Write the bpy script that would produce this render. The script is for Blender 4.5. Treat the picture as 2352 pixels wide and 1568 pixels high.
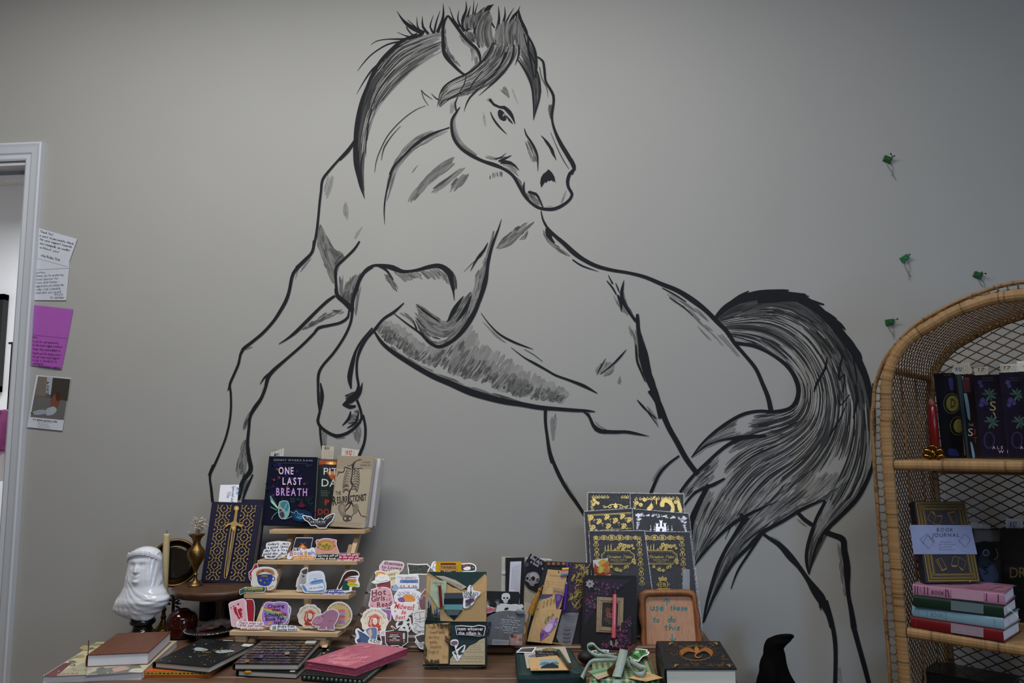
import bpy, math, random
from mathutils import Vector, Matrix
random.seed(7)
for o in list(bpy.data.objects): bpy.data.objects.remove(o)
SC = bpy.context.scene; COL = SC.collection
R = math.radians
# ------------------------------------------------------------------ camera
DW = 2.45                                   # camera to wall
CAMP = Vector((0.0, -DW, 1.31)); FPX = 1741.0
YAW, PITCH, ROLL = 3.6, 7.4, -0.88
ROT = Matrix.Rotation(R(YAW), 3, 'Z') @ Matrix.Rotation(R(90+PITCH), 3, 'X') @ Matrix.Rotation(R(ROLL), 3, 'Z')
cd = bpy.data.cameras.new('camera'); cam = bpy.data.objects.new('camera', cd); COL.objects.link(cam)
cd.sensor_width = 36.0; cd.lens = FPX/2352*36; cd.clip_start = 0.05
cam.matrix_world = Matrix.Translation(CAMP) @ ROT.to_4x4()
SC.camera = cam
# ------------------------------------------------------------------ world, lights, exposure
SC.view_settings.view_transform = 'Standard'; SC.view_settings.look = 'None'
SC.view_settings.exposure = 0.0; SC.view_settings.gamma = 1.0; SC.view_settings.use_curve_mapping = False
wd = bpy.data.worlds.new('world'); SC.world = wd; wd.use_nodes = True
wd.node_tree.nodes['Background'].inputs[0].default_value = (0.75, 0.82, 1.0, 1); wd.node_tree.nodes['Background'].inputs[1].default_value = 0.03
def area(name, loc, target, sx, sy, power, col):
    l = bpy.data.lights.new(name, 'AREA'); l.shape = 'RECTANGLE'; l.size = sx; l.size_y = sy; l.energy = power; l.color = col
    o = bpy.data.objects.new(name, l); COL.objects.link(o); o.location = loc
    o.rotation_euler = (Vector(target)-Vector(loc)).to_track_quat('-Z', 'Y').to_euler()
    return o
area('ceiling_lamp', (-0.75, -1.15, 3.08), (-0.75, -1.0, 0), 2.5, 0.4, 52, (1.0, 0.995, 0.985))
area('shop_lamp', (0.6, -3.2, 3.08), (0.5, -2.8, 0), 2.0, 0.5, 44, (0.95, 0.975, 1.0))
area('shop_window', (2.0, -3.6, 1.2), (1.0, 0, 0.8), 0.9, 1.1, 32, (0.36, 0.6, 1.0))
area('office_lamp', (-2.6, 1.4, 2.9), (-2.6, 1.4, 0), 1.6, 1.0, 72, (0.97, 0.98, 1.0))
# ------------------------------------------------------------------ helpers
def lin(h):
    h = h.lstrip('#'); v = [int(h[i:i+2], 16)/255 for i in (0, 2, 4)]
    return tuple(c/12.92 if c <= 0.04045 else ((c+0.055)/1.055)**2.4 for c in v)
class PL:                                   # a plane in the room; P() meets a sight line with it
    def __init__(s, p, n): s.p = Vector(p); s.n = Vector(n).normalized()
    def P(s, x, y, off=0.0):
        d = ROT @ Vector(((x-1176)/FPX, -(y-784)/FPX, -1.0))
        return CAMP + d*((s.p + s.n*off - CAMP).dot(s.n)/d.dot(s.n))
def HP(z): return PL((0, 0, z), (0, 0, 1))
def lean(px, py, z, tilt, yaw=0.0):
    t, w = R(tilt), R(yaw)
    return PL(HP(z).P(px, py), (math.sin(w)*math.cos(t), -math.cos(w)*math.cos(t), math.sin(t)))
def at(px, py, d):
    return CAMP + (ROT @ Vector(((px-1176)/FPX, -(py-784)/FPX, -1.0)))*d
def upright(px, py, d, tilt=0, yaw=0):
    t, w = R(tilt), R(yaw)
    return PL(at(px, py, d), (math.sin(w)*math.cos(t), -math.cos(w)*math.cos(t), math.sin(t)))
WALL = PL((0, 0, 0), (0, -1, 0))
MATS = {}
def mat(key, col, rough=0.55, metal=0.0, spec=0.4, noise=0.08, scale=40, bump=0.0, trans=0.0, alpha=1.0, coat=0.0, emit=0.0, stretch=None, col2=None, ior=1.45):
    if key in MATS: return MATS[key]
    m = bpy.data.materials.new(key); m.use_nodes = True; N = m.node_tree.nodes; L = m.node_tree.links
    b = N['Principled BSDF']
    c = lin(col) if isinstance(col, str) else col
    tc = N.new('ShaderNodeTexCoord'); mp = N.new('ShaderNodeMapping'); L.new(tc.outputs['Object'], mp.inputs[0])
    if stretch: mp.inputs['Scale'].default_value = stretch
    nz = N.new('ShaderNodeTexNoise'); nz.inputs['Scale'].default_value = scale; nz.inputs['Detail'].default_value = 5; L.new(mp.outputs[0], nz.inputs[0])
    rp = N.new('ShaderNodeValToRGB'); L.new(nz.outputs[0], rp.inputs[0])
    c2 = lin(col2) if col2 else tuple(min(1, x*(1+noise)) for x in c)
    c1 = c if col2 else tuple(x*(1-noise) for x in c)
    rp.color_ramp.elements[0].position = 0.35; rp.color_ramp.elements[1].position = 0.65
    rp.color_ramp.elements[0].color = (*c1, 1); rp.color_ramp.elements[1].color = (*c2, 1)
    L.new(rp.outputs[0], b.inputs['Base Color'])
    b.inputs['Roughness'].default_value = rough; b.inputs['Metallic'].default_value = metal
    b.inputs['Specular IOR Level'].default_value = spec; b.inputs['Transmission Weight'].default_value = trans
    b.inputs['Alpha'].default_value = alpha; b.inputs['Coat Weight'].default_value = coat; b.inputs['IOR'].default_value = ior
    if emit: b.inputs['Emission Color'].default_value = (*c, 1); b.inputs['Emission Strength'].default_value = emit
    if bump:
        bp = N.new('ShaderNodeBump'); bp.inputs['Strength'].default_value = bump; bp.inputs['Distance'].default_value = 0.002
        L.new(nz.outputs[0], bp.inputs['Height']); L.new(bp.outputs[0], b.inputs['Normal'])
    MATS[key] = m; return m
def attrmat(key, rough, metal=0.0, spec=0.35, bump=0.0, coat=0.0, scale=300):
    m = bpy.data.materials.new(key); m.use_nodes = True; N = m.node_tree.nodes; L = m.node_tree.links
    b = N['Principled BSDF']; a = N.new('ShaderNodeAttribute'); a.attribute_name = 'Col'
    nz = N.new('ShaderNodeTexNoise'); nz.inputs['Scale'].default_value = scale
    tc = N.new('ShaderNodeTexCoord'); L.new(tc.outputs['Object'], nz.inputs[0])
    mr = N.new('ShaderNodeMapRange'); mr.inputs[3].default_value = 0.9; mr.inputs[4].default_value = 1.08; L.new(nz.outputs[0], mr.inputs[0])
    mx = N.new('ShaderNodeVectorMath'); mx.operation = 'SCALE'; L.new(a.outputs['Color'], mx.inputs[0]); L.new(mr.outputs[0], mx.inputs['Scale'])
    L.new(mx.outputs[0], b.inputs['Base Color']); b.inputs['Roughness'].default_value = rough; b.inputs['Metallic'].default_value = metal
    b.inputs['Specular IOR Level'].default_value = spec; b.inputs['Coat Weight'].default_value = coat
    if bump:
        bp = N.new('ShaderNodeBump'); bp.inputs['Strength'].default_value = bump; bp.inputs['Distance'].default_value = 0.001
        L.new(nz.outputs[0], bp.inputs['Height']); L.new(bp.outputs[0], b.inputs['Normal'])
    return m
PRINT = attrmat('printed_ink', 0.5); FOIL = attrmat('metal_foil', 0.28, metal=0.9, spec=0.5, bump=0.25); CANE = attrmat('wrapped_cane', 0.55, bump=0.35, scale=500)
PAINT = attrmat('wall_paint_brush', 0.75, spec=0.2); GLOSSP = attrmat('gloss_print', 0.22, spec=0.5, coat=0.4)
def org(o): return Vector(o['_o']) if o is not None else Vector((0, 0, 0))
def meta(o, label=None, cat=None, group=None, kind=None):
    if label: o['label'] = label
    if cat: o['category'] = cat
    if group: o['group'] = group
    if kind: o['kind'] = kind
def thing(name, loc, label, cat, group=None, kind=None):
    o = bpy.data.objects.new(name, None); COL.objects.link(o); o.location = loc; o['_o'] = tuple(loc); o.empty_display_size = 0.02
    meta(o, label, cat, group, kind); return o
def mk(name, V, F, mats, parent=None, label=None, cat=None, group=None, kind=None, smooth=False, cols=None, midx=None):
    V = [Vector(v) for v in V]
    if parent is not None: loc = org(parent)
    else:
        n = len(V); loc = Vector((sum(v.x for v in V)/n, sum(v.y for v in V)/n, min(v.z for v in V)))
    me = bpy.data.meshes.new(name); me.from_pydata([v-loc for v in V], [], F); me.update()
    for m in (mats if isinstance(mats, (list, tuple)) else [mats]): me.materials.append(m)
    if midx: me.polygons.foreach_set('material_index', midx)
    if cols:
        at_ = me.color_attributes.new('Col', 'FLOAT_COLOR', 'CORNER'); buf = []
        for p in me.polygons: buf += [*cols[p.index], 1.0]*p.loop_total
        at_.data.foreach_set('color', buf)
    if smooth: me.polygons.foreach_set('use_smooth', [True]*len(me.polygons))
    me.validate()
    o = bpy.data.objects.new(name, me); COL.objects.link(o); o['_o'] = tuple(loc)
    if parent is not None: o.parent = parent
    else: o.location = loc
    meta(o, label, cat, group, kind); return o
def merge(*parts):
    V, F = [], []
    for v, f in parts:
        k = len(V); V += list(v); F += [tuple(i+k for i in q) for q in f]
    return V, F
def extr(poly, vec):                         # prism: polygon pushed along vec
    n = len(poly); V = [Vector(p) for p in poly] + [Vector(p)+Vector(vec) for p in poly]
    F = [tuple(range(n)), tuple(range(2*n-1, n-1, -1))] + [(i+n, (i+1) % n+n, (i+1) % n, i) for i in range(n)]
    return V, F
def box(c, s, rz=0, bev=0.0):
    x, y, z = s[0]/2, s[1]/2, s[2]/2; c = Vector(c); M = Matrix.Rotation(rz, 3, 'Z')
    if bev <= 0:
        V = [c + M @ Vector((i*x, j*y, k*z)) for k in (-1, 1) for j in (-1, 1) for i in (-1, 1)]
        return V, [(0, 2, 3, 1), (4, 5, 7, 6), (0, 1, 5, 4), (2, 6, 7, 3), (0, 4, 6, 2), (1, 3, 7, 5)]
    b = bev; V = []
    for k, zz in ((-1, z), (-1, z-b), (1, z-b), (1, z)):
        ins = b if zz == z else 0
        for (i, j) in ((-1, -1), (1, -1), (1, 1), (-1, 1)):
            for q in ((0, 1), (1, 0)) if (i*j > 0) else ((1, 0), (0, 1)):
                V.append(c + M @ Vector((i*(x-ins-b*q[0]), j*(y-ins-b*q[1]), k*zz)))
    F = [tuple(range(7, -1, -1)), tuple(range(24, 32))]
    for r in range(3): F += [(r*8+i, r*8+(i+1) % 8, r*8+8+(i+1) % 8, r*8+8+i) for i in range(8)]
    return V, F
def lathe(prof, c, n=32, sx=1, sy=1, wob=None):      # profile of (r, z)
    V, F = [], []; c = Vector(c)
    for k, (r, z) in enumerate(prof):
        for i in range(n):
            a = 2*math.pi*i/n; q = r*(1+(wob(a, k) if wob else 0))
            V.append(c + Vector((q*math.cos(a)*sx, q*math.sin(a)*sy, z)))
    for k in range(len(prof)-1): F += [(k*n+i, k*n+(i+1) % n, (k+1)*n+(i+1) % n, (k+1)*n+i) for i in range(n)]
    F += [tuple(range(n-1, -1, -1)), tuple(range((len(prof)-1)*n, len(prof)*n))]
    return V, F
def turn(vf, c, M):                          # rotate about c
    c = Vector(c); return [c + M @ (v-c) for v in vf[0]], vf[1]
def tube(pts, r, n=8, closed=False, flat=1.0, up=None):
    pts = [Vector(p) for p in pts]; V, F = [], []; m = len(pts); prev = None
    for i, p in enumerate(pts):
        a = pts[i-1] if (i > 0 or closed) else p; b = pts[(i+1) % m] if (i < m-1 or closed) else p
        t = (b-a).normalized()
        if up is not None: u = Vector(up)
        elif prev is not None: u = prev
        else: u = Vector((0, 0, 1)) if abs(t.z) < 0.9 else Vector((1, 0, 0))
        s = t.cross(u).normalized(); u = s.cross(t).normalized(); prev = u
        rr = r[i] if isinstance(r, (list, tuple)) else r
        for k in range(n):
            w = 2*math.pi*k/n; V.append(p + s*(math.cos(w)*rr) + u*(math.sin(w)*rr*flat))
    for i in range(m if closed else m-1):
        j = (i+1) % m; F += [(i*n+k, i*n+(k+1) % n, j*n+(k+1) % n, j*n+k) for k in range(n)]
    if not closed: F += [tuple(range(n-1, -1, -1)), tuple(range((m-1)*n, m*n))]
    return V, F
def sphere(c, r, n=10, sz=1.0, sx=1.0, sy=1.0):
    V, F = [], []; c = Vector(c); h = max(4, n//2+1)
    for k in range(h+1):
        a = math.pi*k/h
        for i in range(n):
            b = 2*math.pi*i/n; V.append(c+Vector((r*sx*math.sin(a)*math.cos(b), r*sy*math.sin(a)*math.sin(b), r*sz*math.cos(a))))
    for k in range(h): F += [(k*n+i, (k+1)*n+i, (k+1)*n+(i+1) % n, k*n+(i+1) % n) for i in range(n)]
    return V, F
def crom(pts, step):                          # Catmull-Rom through tuples of any length
    if len(pts) < 3:
        n = max(1, int(math.dist(pts[0][:2], pts[-1][:2])/step))
        return [tuple(a+(b-a)*k/n for a, b in zip(pts[0], pts[-1])) for k in range(n+1)]
    out = []; P = [pts[0]]+list(pts)+[pts[-1]]
    for i in range(1, len(P)-2):
        n = max(1, int(math.dist(P[i][:2], P[i+1][:2])/step))
        for k in range(n):
            t = k/n; t2, t3 = t*t, t*t*t
            out.append(tuple(0.5*(2*b+(c-a)*t+(2*a-5*b+4*c-d)*t2+(3*b-a-3*c+d)*t3) for a, b, c, d in zip(P[i-1], P[i], P[i+1], P[i+2])))
    out.append(tuple(pts[-1])); return out
def blob(pts, step=6): return crom(list(pts)+[pts[0]], step)[:-1]
# ---- glyphs: the built-in font, cached once
GLY = {}
def load_glyphs():
    jobs = []
    for st, off in (('r', 0.0), ('b', 0.022)):
        for ch in "ABCDEFGHIJKLMNOPQRSTUVWXYZabcdefghijklmnopqrstuvwxyz0123456789.,'!$&/-:":
            cu = bpy.data.curves.new('g', 'FONT'); cu.body = ch; cu.size = 1; cu.resolution_u = 3; cu.offset = off; cu.fill_mode = 'FRONT'
            o = bpy.data.objects.new('g', cu); COL.objects.link(o); jobs.append((st+ch, o, cu))
    dg = bpy.context.evaluated_depsgraph_get(); dg.update()
    for k, o, cu in jobs:
        me = bpy.data.meshes.new_from_object(o.evaluated_get(dg))
        V = [(v.co.x, v.co.y) for v in me.vertices]; F = [tuple(p.vertices) for p in me.polygons]
        x0 = min(v[0] for v in V); x1 = max(v[0] for v in V)
        GLY[k] = ([(v[0]-x0, v[1]) for v in V], F, x1-x0)
        bpy.data.meshes.remove(me); bpy.data.objects.remove(o); bpy.data.curves.remove(cu)
load_glyphs()
HAND = {'a': '.4,.5 .1,.48 0,.25 .12,0 .32,.1 .4,.48 .4,.1 .5,0', 'b': '.05,1 .05,0 .3,0 .42,.25 .25,.48 .05,.35', 'c': '.42,.42 .2,.5 .03,.25 .2,0 .42,.08',
 'd': '.4,.45 .15,.5 0,.22 .15,0 .38,.15 .42,1 .42,0', 'e': '.05,.25 .4,.3 .3,.5 .1,.45 .02,.2 .2,0 .42,.08', 'f': '.42,.9 .25,1 .18,.8 .18,-.1;0,.5 .38,.5',
 'g': '.4,.45 .12,.5 .02,.25 .2,.05 .38,.2 .42,.48 .4,-.3 .1,-.32', 'h': '.05,1 .05,0 .08,.35 .3,.5 .4,.3 .4,0', 'i': '.08,.5 .08,0;.08,.7 .1,.74', 'j': '.2,.5 .2,-.3 0,-.3;.2,.7 .22,.74',
 'k': '.05,1 .05,0;.4,.5 .08,.22 .4,0', 'l': '.08,1 .06,0 .16,0', 'm': '.03,.5 .03,0 .06,.35 .22,.5 .28,.0 .3,.35 .48,.5 .54,0', 'n': '.04,.5 .04,0 .08,.35 .3,.5 .4,.3 .4,0',
 'o': '.22,.5 .02,.28 .18,0 .4,.2 .3,.48 .18,.48', 'p': '.05,.5 .05,-.4 .05,.4 .3,.5 .42,.25 .25,0 .06,.08', 'q': '.4,.45 .12,.5 .02,.22 .2,0 .4,.2 .4,.5 .42,-.4', 'r': '.05,.5 .05,0 .08,.3 .3,.48',
 's': '.38,.46 .15,.5 .08,.36 .34,.18 .28,.02 .02,.04', 't': '.2,.85 .18,.1 .34,0;0,.52 .4,.52', 'u': '.04,.5 .06,.1 .2,0 .38,.15 .4,.5 .4,0', 'v': '.02,.5 .2,0 .4,.5', 'w': '.02,.5 .14,0 .28,.35 .42,0 .55,.5',
 'x': '.02,.5 .4,0;.4,.5 .02,0', 'y': '.03,.5 .2,.05;.42,.5 .12,-.35', 'z': '.03,.5 .38,.5 .03,0 .4,0', 'U': '.03,1 .05,.2 .25,0 .48,.2 .5,1', 'B': '.05,1 .05,0 .4,.08 .42,.4 .08,.52 .38,.65 .35,.95 .05,1',
 'T': '0,1 .6,1;.3,1 .3,0', 'Y': '0,1 .22,.5 .45,1;.22,.5 .22,0', 'R': '.05,0 .05,1 .4,.9 .38,.55 .08,.5 .45,0', 'H': '.03,1 .03,0;.45,1 .45,0;.03,.5 .45,.5', 'D': '.05,1 .05,0 .4,.1 .48,.6 .3,.95 .02,1',
 'S': '.45,.9 .2,1 .05,.8 .4,.35 .3,.02 .02,.1', 'C': '.48,.85 .25,1 .03,.5 .25,0 .48,.12', 'W': '0,1 .15,0 .32,.7 .48,0 .65,1', '1': '.05,.8 .2,1 .2,0', '2': '.05,.8 .25,1 .42,.75 .03,0 .45,0', '0': '.25,1 .05,.7 .08,.2 .25,0 .42,.25 .4,.75 .25,1',
 '5': '.42,1 .1,1 .08,.55 .38,.5 .4,.1 .05,.02', '3': '.05,.9 .35,.95 .35,.6 .12,.52 .4,.4 .35,.05 .03,.05', '4': '.3,0 .32,1 .03,.35 .48,.35', '7': '.03,1 .42,1 .15,0', '$': '.4,.85 .1,.85 .08,.55 .4,.45 .35,.1 .05,.15;.24,1.05 .24,-.05',
 '.': '.05,0 .08,.04', '!': '.08,1 .08,.3;.08,.04 .08,0', "'": '.05,1 .03,.8', '-': '.03,.3 .3,.32', '/': '0,0 .35,1', '&': '.45,0 .1,.7 .25,.95 .3,.7 .05,.2 .2,0 .45,.35', ',': '.08,.05 .02,-.12', '9': '.4,.7 .1,.55 .05,.85 .3,1 .4,.7 .35,0', '6': '.35,1 .05,.4 .2,0 .4,.2 .3,.45 .08,.35', '8': '.25,.5 .05,.75 .25,1 .42,.75 .05,.2 .25,0 .45,.2 .25,.5'}
class Art:                                   # flat print lying on a plane: inks and foils, drawn in picture units of that plane
    def __init__(s, pl, fr=(0, 0, 1), off=0.0006, step=1.2e-5):
        s.pl, s.fr, s.off, s.st = pl, fr, off, step; s.V, s.F, s.C, s.M = [], [], [], []
    def pt(s, x, y): return s.pl.P(s.fr[0]+x*s.fr[2], s.fr[1]+y*s.fr[2], s.off)
    def _add(s, pts2, faces, col, foil=0):
        k = len(s.V); s.V += [s.pt(*p) for p in pts2]; c = lin(col) if isinstance(col, str) else col
        s.F += [tuple(i+k for i in f) for f in faces]; s.C += [c]*len(faces); s.M += [foil]*len(faces); s.off += s.st
    def poly(s, pts, col, foil=0): s._add([p[:2] for p in pts], [tuple(range(len(pts)))], col, foil)
    def blob(s, pts, col, foil=0, step=5): s.poly(blob(pts, step), col, foil)
    def rect(s, x0, y0, x1, y1, col, foil=0): s.poly([(x0, y0), (x1, y0), (x1, y1), (x0, y1)], col, foil)
    def ell(s, cx, cy, rx, ry, col, n=20, rot=0, foil=0):
        c, q = math.cos(R(rot)), math.sin(R(rot))
        s.poly([(cx+rx*math.cos(2*math.pi*i/n)*c-ry*math.sin(2*math.pi*i/n)*q, cy+rx*math.cos(2*math.pi*i/n)*q+ry*math.sin(2*math.pi*i/n)*c) for i in range(n)], col, foil)
    def stroke(s, pts, w, col, step=10, foil=0, taper=0.0, closed=False):
        P = []; last = w
        for p in pts:
            if len(p) > 2: last = p[2]
            P.append((p[0], p[1], float(last)))
        if closed: P.append(P[0])
        Q = crom(P, step) if step else P; n = len(Q); V2 = []
        for i, q in enumerate(Q):
            a, b = Q[max(0, i-1)], Q[min(n-1, i+1)]; dx, dy = b[0]-a[0], b[1]-a[1]; l = math.hypot(dx, dy) or 1
            ww = max(q[2], 0.15)/2
            if taper: t = i/max(1, n-1); ww *= min(1, (t+0.02)/taper, (1-t+0.02)/taper)
            V2 += [(q[0]-dy/l*ww, q[1]+dx/l*ww), (q[0]+dy/l*ww, q[1]-dx/l*ww)]
        s._add(V2, [(2*i, 2*i+1, 2*i+3, 2*i+2) for i in range(n-1)], col, foil)
    def ring(s, cx, cy, rx, ry, w, col, n=24, foil=0):
        s.stroke([(cx+rx*math.cos(2*math.pi*i/n), cy+ry*math.sin(2*math.pi*i/n)) for i in range(n+1)], w, col, step=0, foil=foil)
    def text(s, t, x, y, h, col, w=None, ang=0, al='c', bold=False, shear=0.0, gap=0.09, arc=None, foil=0, sk=0.0):
        X = 0; G = []
        for ch in t:
            if ch == ' ': X += 0.3; continue
            g = GLY.get(('b' if bold else 'r')+ch)
            if not g: continue
            G.append((X, g)); X += g[2]+gap
        X = max(X-gap, 0.1); sy = h/0.7; sx = (w/X) if w else sy
        x0 = {'c': -X*sx/2, 'l': 0, 'r': -X*sx}[al]; ca, sa = math.cos(R(ang)), math.sin(R(ang)); k = 0; V2, F2 = [], []
        for gx, g in G:
            for (vx, vy) in g[0]:
                lx, ly = x0+(gx+vx+vy*shear)*sx, vy*sy
                if arc:                       # arc = radius, text centred above (x,y)=circle centre, + outward up / - reading below
                    r = abs(arc); a = lx/r
                    if arc > 0: V2.append((x+(r+ly)*math.sin(a+R(ang)), y-(r+ly)*math.cos(a+R(ang))))
                    else: V2.append((x+(r-ly)*math.sin(-a+R(ang)), y-(r-ly)*math.cos(-a+R(ang)+0)*1.0) if False else (x+(r-ly)*math.sin(a+R(ang)), y+(r-ly)*math.cos(a+R(ang))))
                else: V2.append((x+lx*ca+ly*sa, y+lx*sa-ly*ca+sk*lx))
            F2 += [tuple(i+k for i in f) for f in g[1]]; k = len(V2)
        if V2: s._add(V2, F2, col, foil)
    def hand(s, t, x, y, h, col, w=None, ang=0, lw=None, al='l', jit=0.03):
        X = 0; G = []
        for ch in t:
            if ch == ' ': X += 0.38; continue
            d = HAND.get(ch) or HAND.get(ch.lower())
            if not d: continue
            st = [[tuple(map(float, q.split(','))) for q in part.split()] for part in d.split(';')]
            mx = max(p[0] for q in st for p in q); G.append((X, st)); X += mx+0.16
        sx = (w/X) if w else h; lw = lw or h*0.09; ca, sa = math.cos(R(ang)), math.sin(R(ang)); x0 = -X*sx/2 if al == 'c' else 0
        for gx, st in G:
            dy = random.uniform(-jit, jit)
            for q in st:
                P = []
                for (a, b) in q:
                    lx, ly = x0+(gx+a+b*0.1+random.uniform(-jit, jit)*0.4)*sx, (b+dy)*h
                    P.append((x+lx*ca+ly*sa, y+lx*sa-ly*ca))
                s.stroke(P, lw, col, step=max(h*0.12, 0.5))
    def words(s, x0, y0, x1, y1, h, col, lw=None):       # one line of print too small to read
        n = max(2, int(abs(math.hypot(x1-x0, y1-y0))/(h*2.4))); t = 0.0
        dx, dy = x1-x0, y1-y0; l = math.hypot(dx, dy); X = 0
        while X < l:
            wl = random.uniform(1.0, 3.2)*h
            if X+wl > l: break
            k = max(2, int(wl/(h*0.35))); P = []
            for i in range(k+1):
                u = X+wl*i/k; v = (random.uniform(0.1, 0.9) if i % 2 else random.uniform(-0.9, -0.1))*h*0.5
                P.append((x0+dx/l*u+dy/l*v, y0+dy/l*u-dx/l*v))
            s.stroke(P, lw or h*0.3, col, step=0); X += wl+h*0.7
    def flower(s, x, y, r, col, cc, n=5, foil=0, rot=0):
        for i in range(n):
            a = 2*math.pi*i/n+rot; s.ell(x+math.cos(a)*r*0.55, y+math.sin(a)*r*0.55, r*0.46, r*0.3, col, 8, math.degrees(a), foil)
        s.ell(x, y, r*0.22, r*0.22, cc, 8, foil=foil)
    def star(s, x, y, r, col, n=5, q=0.42, rot=0, foil=0):
        s.poly([(x+math.sin(math.pi*i/n+rot)*(r if i % 2 == 0 else r*q), y-math.cos(math.pi*i/n+rot)*(r if i % 2 == 0 else r*q)) for i in range(2*n)], col, foil)
    def build(s, name, parent, m=None, **kw):
        if not s.F: return None
        return mk(name, s.V, s.F, [m or PRINT, FOIL], parent, cols=s.C, midx=s.M, **kw)
def S(t): return [tuple(float(v) for v in q.split(',')) for q in t.split()]
def slab(name, pl, pts, th, m, parent=None, fr=(0, 0, 1), off=0.0, **kw):      # solid sheet of thickness th whose face lies on the plane
    W = [pl.P(fr[0]+p[0]*fr[2], fr[1]+p[1]*fr[2], off) for p in pts]
    a = Vector((0, 0, 0))
    for i in range(len(W)): a += (W[i]-W[0]).cross(W[(i+1) % len(W)]-W[0])
    if a.dot(pl.n) < 0: W.reverse()
    V, F = extr(W, -pl.n*th); return mk(name, V, F, m, parent, **kw)
def expand(pts, k):                           # grow/shrink an outline about its centre by k units
    n = len(pts); out = []
    ar = sum(pts[i][0]*pts[(i+1) % n][1]-pts[(i+1) % n][0]*pts[i][1] for i in range(n)); sg = 1 if ar > 0 else -1
    for i in range(n):
        a, b, c = pts[i-1], pts[i], pts[(i+1) % n]; dx, dy = c[0]-a[0], c[1]-a[1]; l = math.hypot(dx, dy) or 1
        out.append((b[0]+sg*dy/l*k, b[1]-sg*dx/l*k))
    return out
def P2(fr, x, y): return fr[0]+x*fr[2], fr[1]+y*fr[2]
# ================================================================== THE ROOM
M_WALL = mat('greige_wall_paint', '#989793', rough=0.62, spec=0.25, noise=0.012, scale=3.0, bump=0.0)
M_WHITE = mat('white_wall_paint', '#dfe1e4', rough=0.7, noise=0.01, scale=3)
M_TRIM = mat('white_trim_paint', '#b9bdc2', rough=0.4, noise=0.02, scale=30, stretch=(1, 1, 0.05))
M_FLOOR = mat('wood_floor', '#6b5442', rough=0.5, noise=0.2, scale=8, stretch=(0.3, 6, 1))
xo = WALL.P(100, 400).x; xi = xo-0.062; zt = WALL.P(80, 331).z     # door casing outer / inner edge, top
dl = xi-0.86; zi = zt-0.062; RX = 2.15; LX = -4.6; BY = -5.2; CZ = 3.15
mk('wall_back', *merge(box(((xi+RX)/2, .06, CZ/2), (RX-xi, .12, CZ)), box(((xi+dl)/2, .06, (zi+CZ)/2), (xi-dl, .12, CZ-zi)), box(((dl+LX)/2, .06, CZ/2), (dl-LX, .12, CZ))), M_WALL, kind='structure')
mk('wall_right', *box((RX+.05, BY/2+.06, CZ/2), (.1, -BY+.12, CZ)), M_WALL, kind='structure')
mk('wall_left', *box((LX-.05, BY/2+.06, CZ/2), (.1, -BY+.12, CZ)), M_WALL, kind='structure')
mk('wall_front', *box(((RX+LX)/2, BY-.05, CZ/2), (RX-LX+.2, .1, CZ)), M_WALL, kind='structure')
mk('floor', *box(((RX+LX)/2, (BY+2.6)/2, -.05), (RX-LX+.2, -BY+2.8, .1)), M_FLOOR, kind='structure')
mk('ceiling', *box(((RX+LX)/2, (BY+2.6)/2, CZ+.05), (RX-LX+.2, -BY+2.8, .1)), mat('ceiling_paint', '#c9c8c4', rough=.8), kind='structure')
mk('wall_office', *box((LX+2, 2.55, CZ/2), (4.4, .1, CZ)), M_WHITE, kind='structure')
mk('wall_office_left', *box((LX-.05, 1.3, CZ/2), (.1, 2.4, CZ)), M_WHITE, kind='structure')
mk('wall_office_right', *box((-.6, 1.33, CZ/2), (.1, 2.4, CZ)), M_WHITE, kind='structure')
# door casing: stepped profile mitred at the head, jamb lining behind
def casing(a, b, out, flip):               # a,b end points along inner edge, out = unit vector away from the opening
    prof = [(0, 0), (0, .010), (.006, .013), (.020, .012), (.026, .016), (.046, .019), (.056, .022), (.062, .020), (.062, 0)]
    V, F = [], []; A, B = Vector(a), Vector(b); o = Vector(out); d = (B-A).normalized(); n = len(prof)
    for base, mit in ((A, 0 if not flip[0] else -1), (B, 0 if not flip[1] else 1)):
        for (u, h) in prof: V.append(base + o*u + d*(u*mit) + Vector((0, -h, 0)))
    F = [tuple(range(n)), tuple(range(2*n-1, n-1, -1))]+[(i, i+n, (i+1) % n+n, (i+1) % n) for i in range(n)]
    return V, F
dr = thing('door_1', (xi, 0, 0), None, None, kind='structure')
mk('casing', *casing((xi, 0, 0), (xi, 0, zi), (1, 0, 0), (0, 1)), M_TRIM, dr)
mk('casing', *casing((dl, 0, 0), (dl, 0, zi), (-1, 0, 0), (0, 1)), M_TRIM, dr)
mk('head_casing', *casing((dl, 0, zi), (xi, 0, zi), (0, 0, 1), (1, 1)), M_TRIM, dr)
mk('jamb', *box((xi-.002, .065, zi/2), (.004, .134, zi)), M_TRIM, dr)
mk('jamb', *merge(box((dl+.007, .065, zi/2), (.014, .134, zi)), box((dl+.02, .075, zi/2), (.012, .035, zi))), M_TRIM, dr)
mk('head_jamb', *merge(box(((xi+dl)/2, .065, zi-.007), (xi-dl, .134, .014)), box(((xi+dl)/2, .075, zi-.02), (xi-dl, .035, .012))), M_TRIM, dr)
mk('baseboard_back', *box(((xo+RX)/2, -.007, .06), (RX-xo, .014, .12)), M_TRIM, kind='structure')
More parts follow.
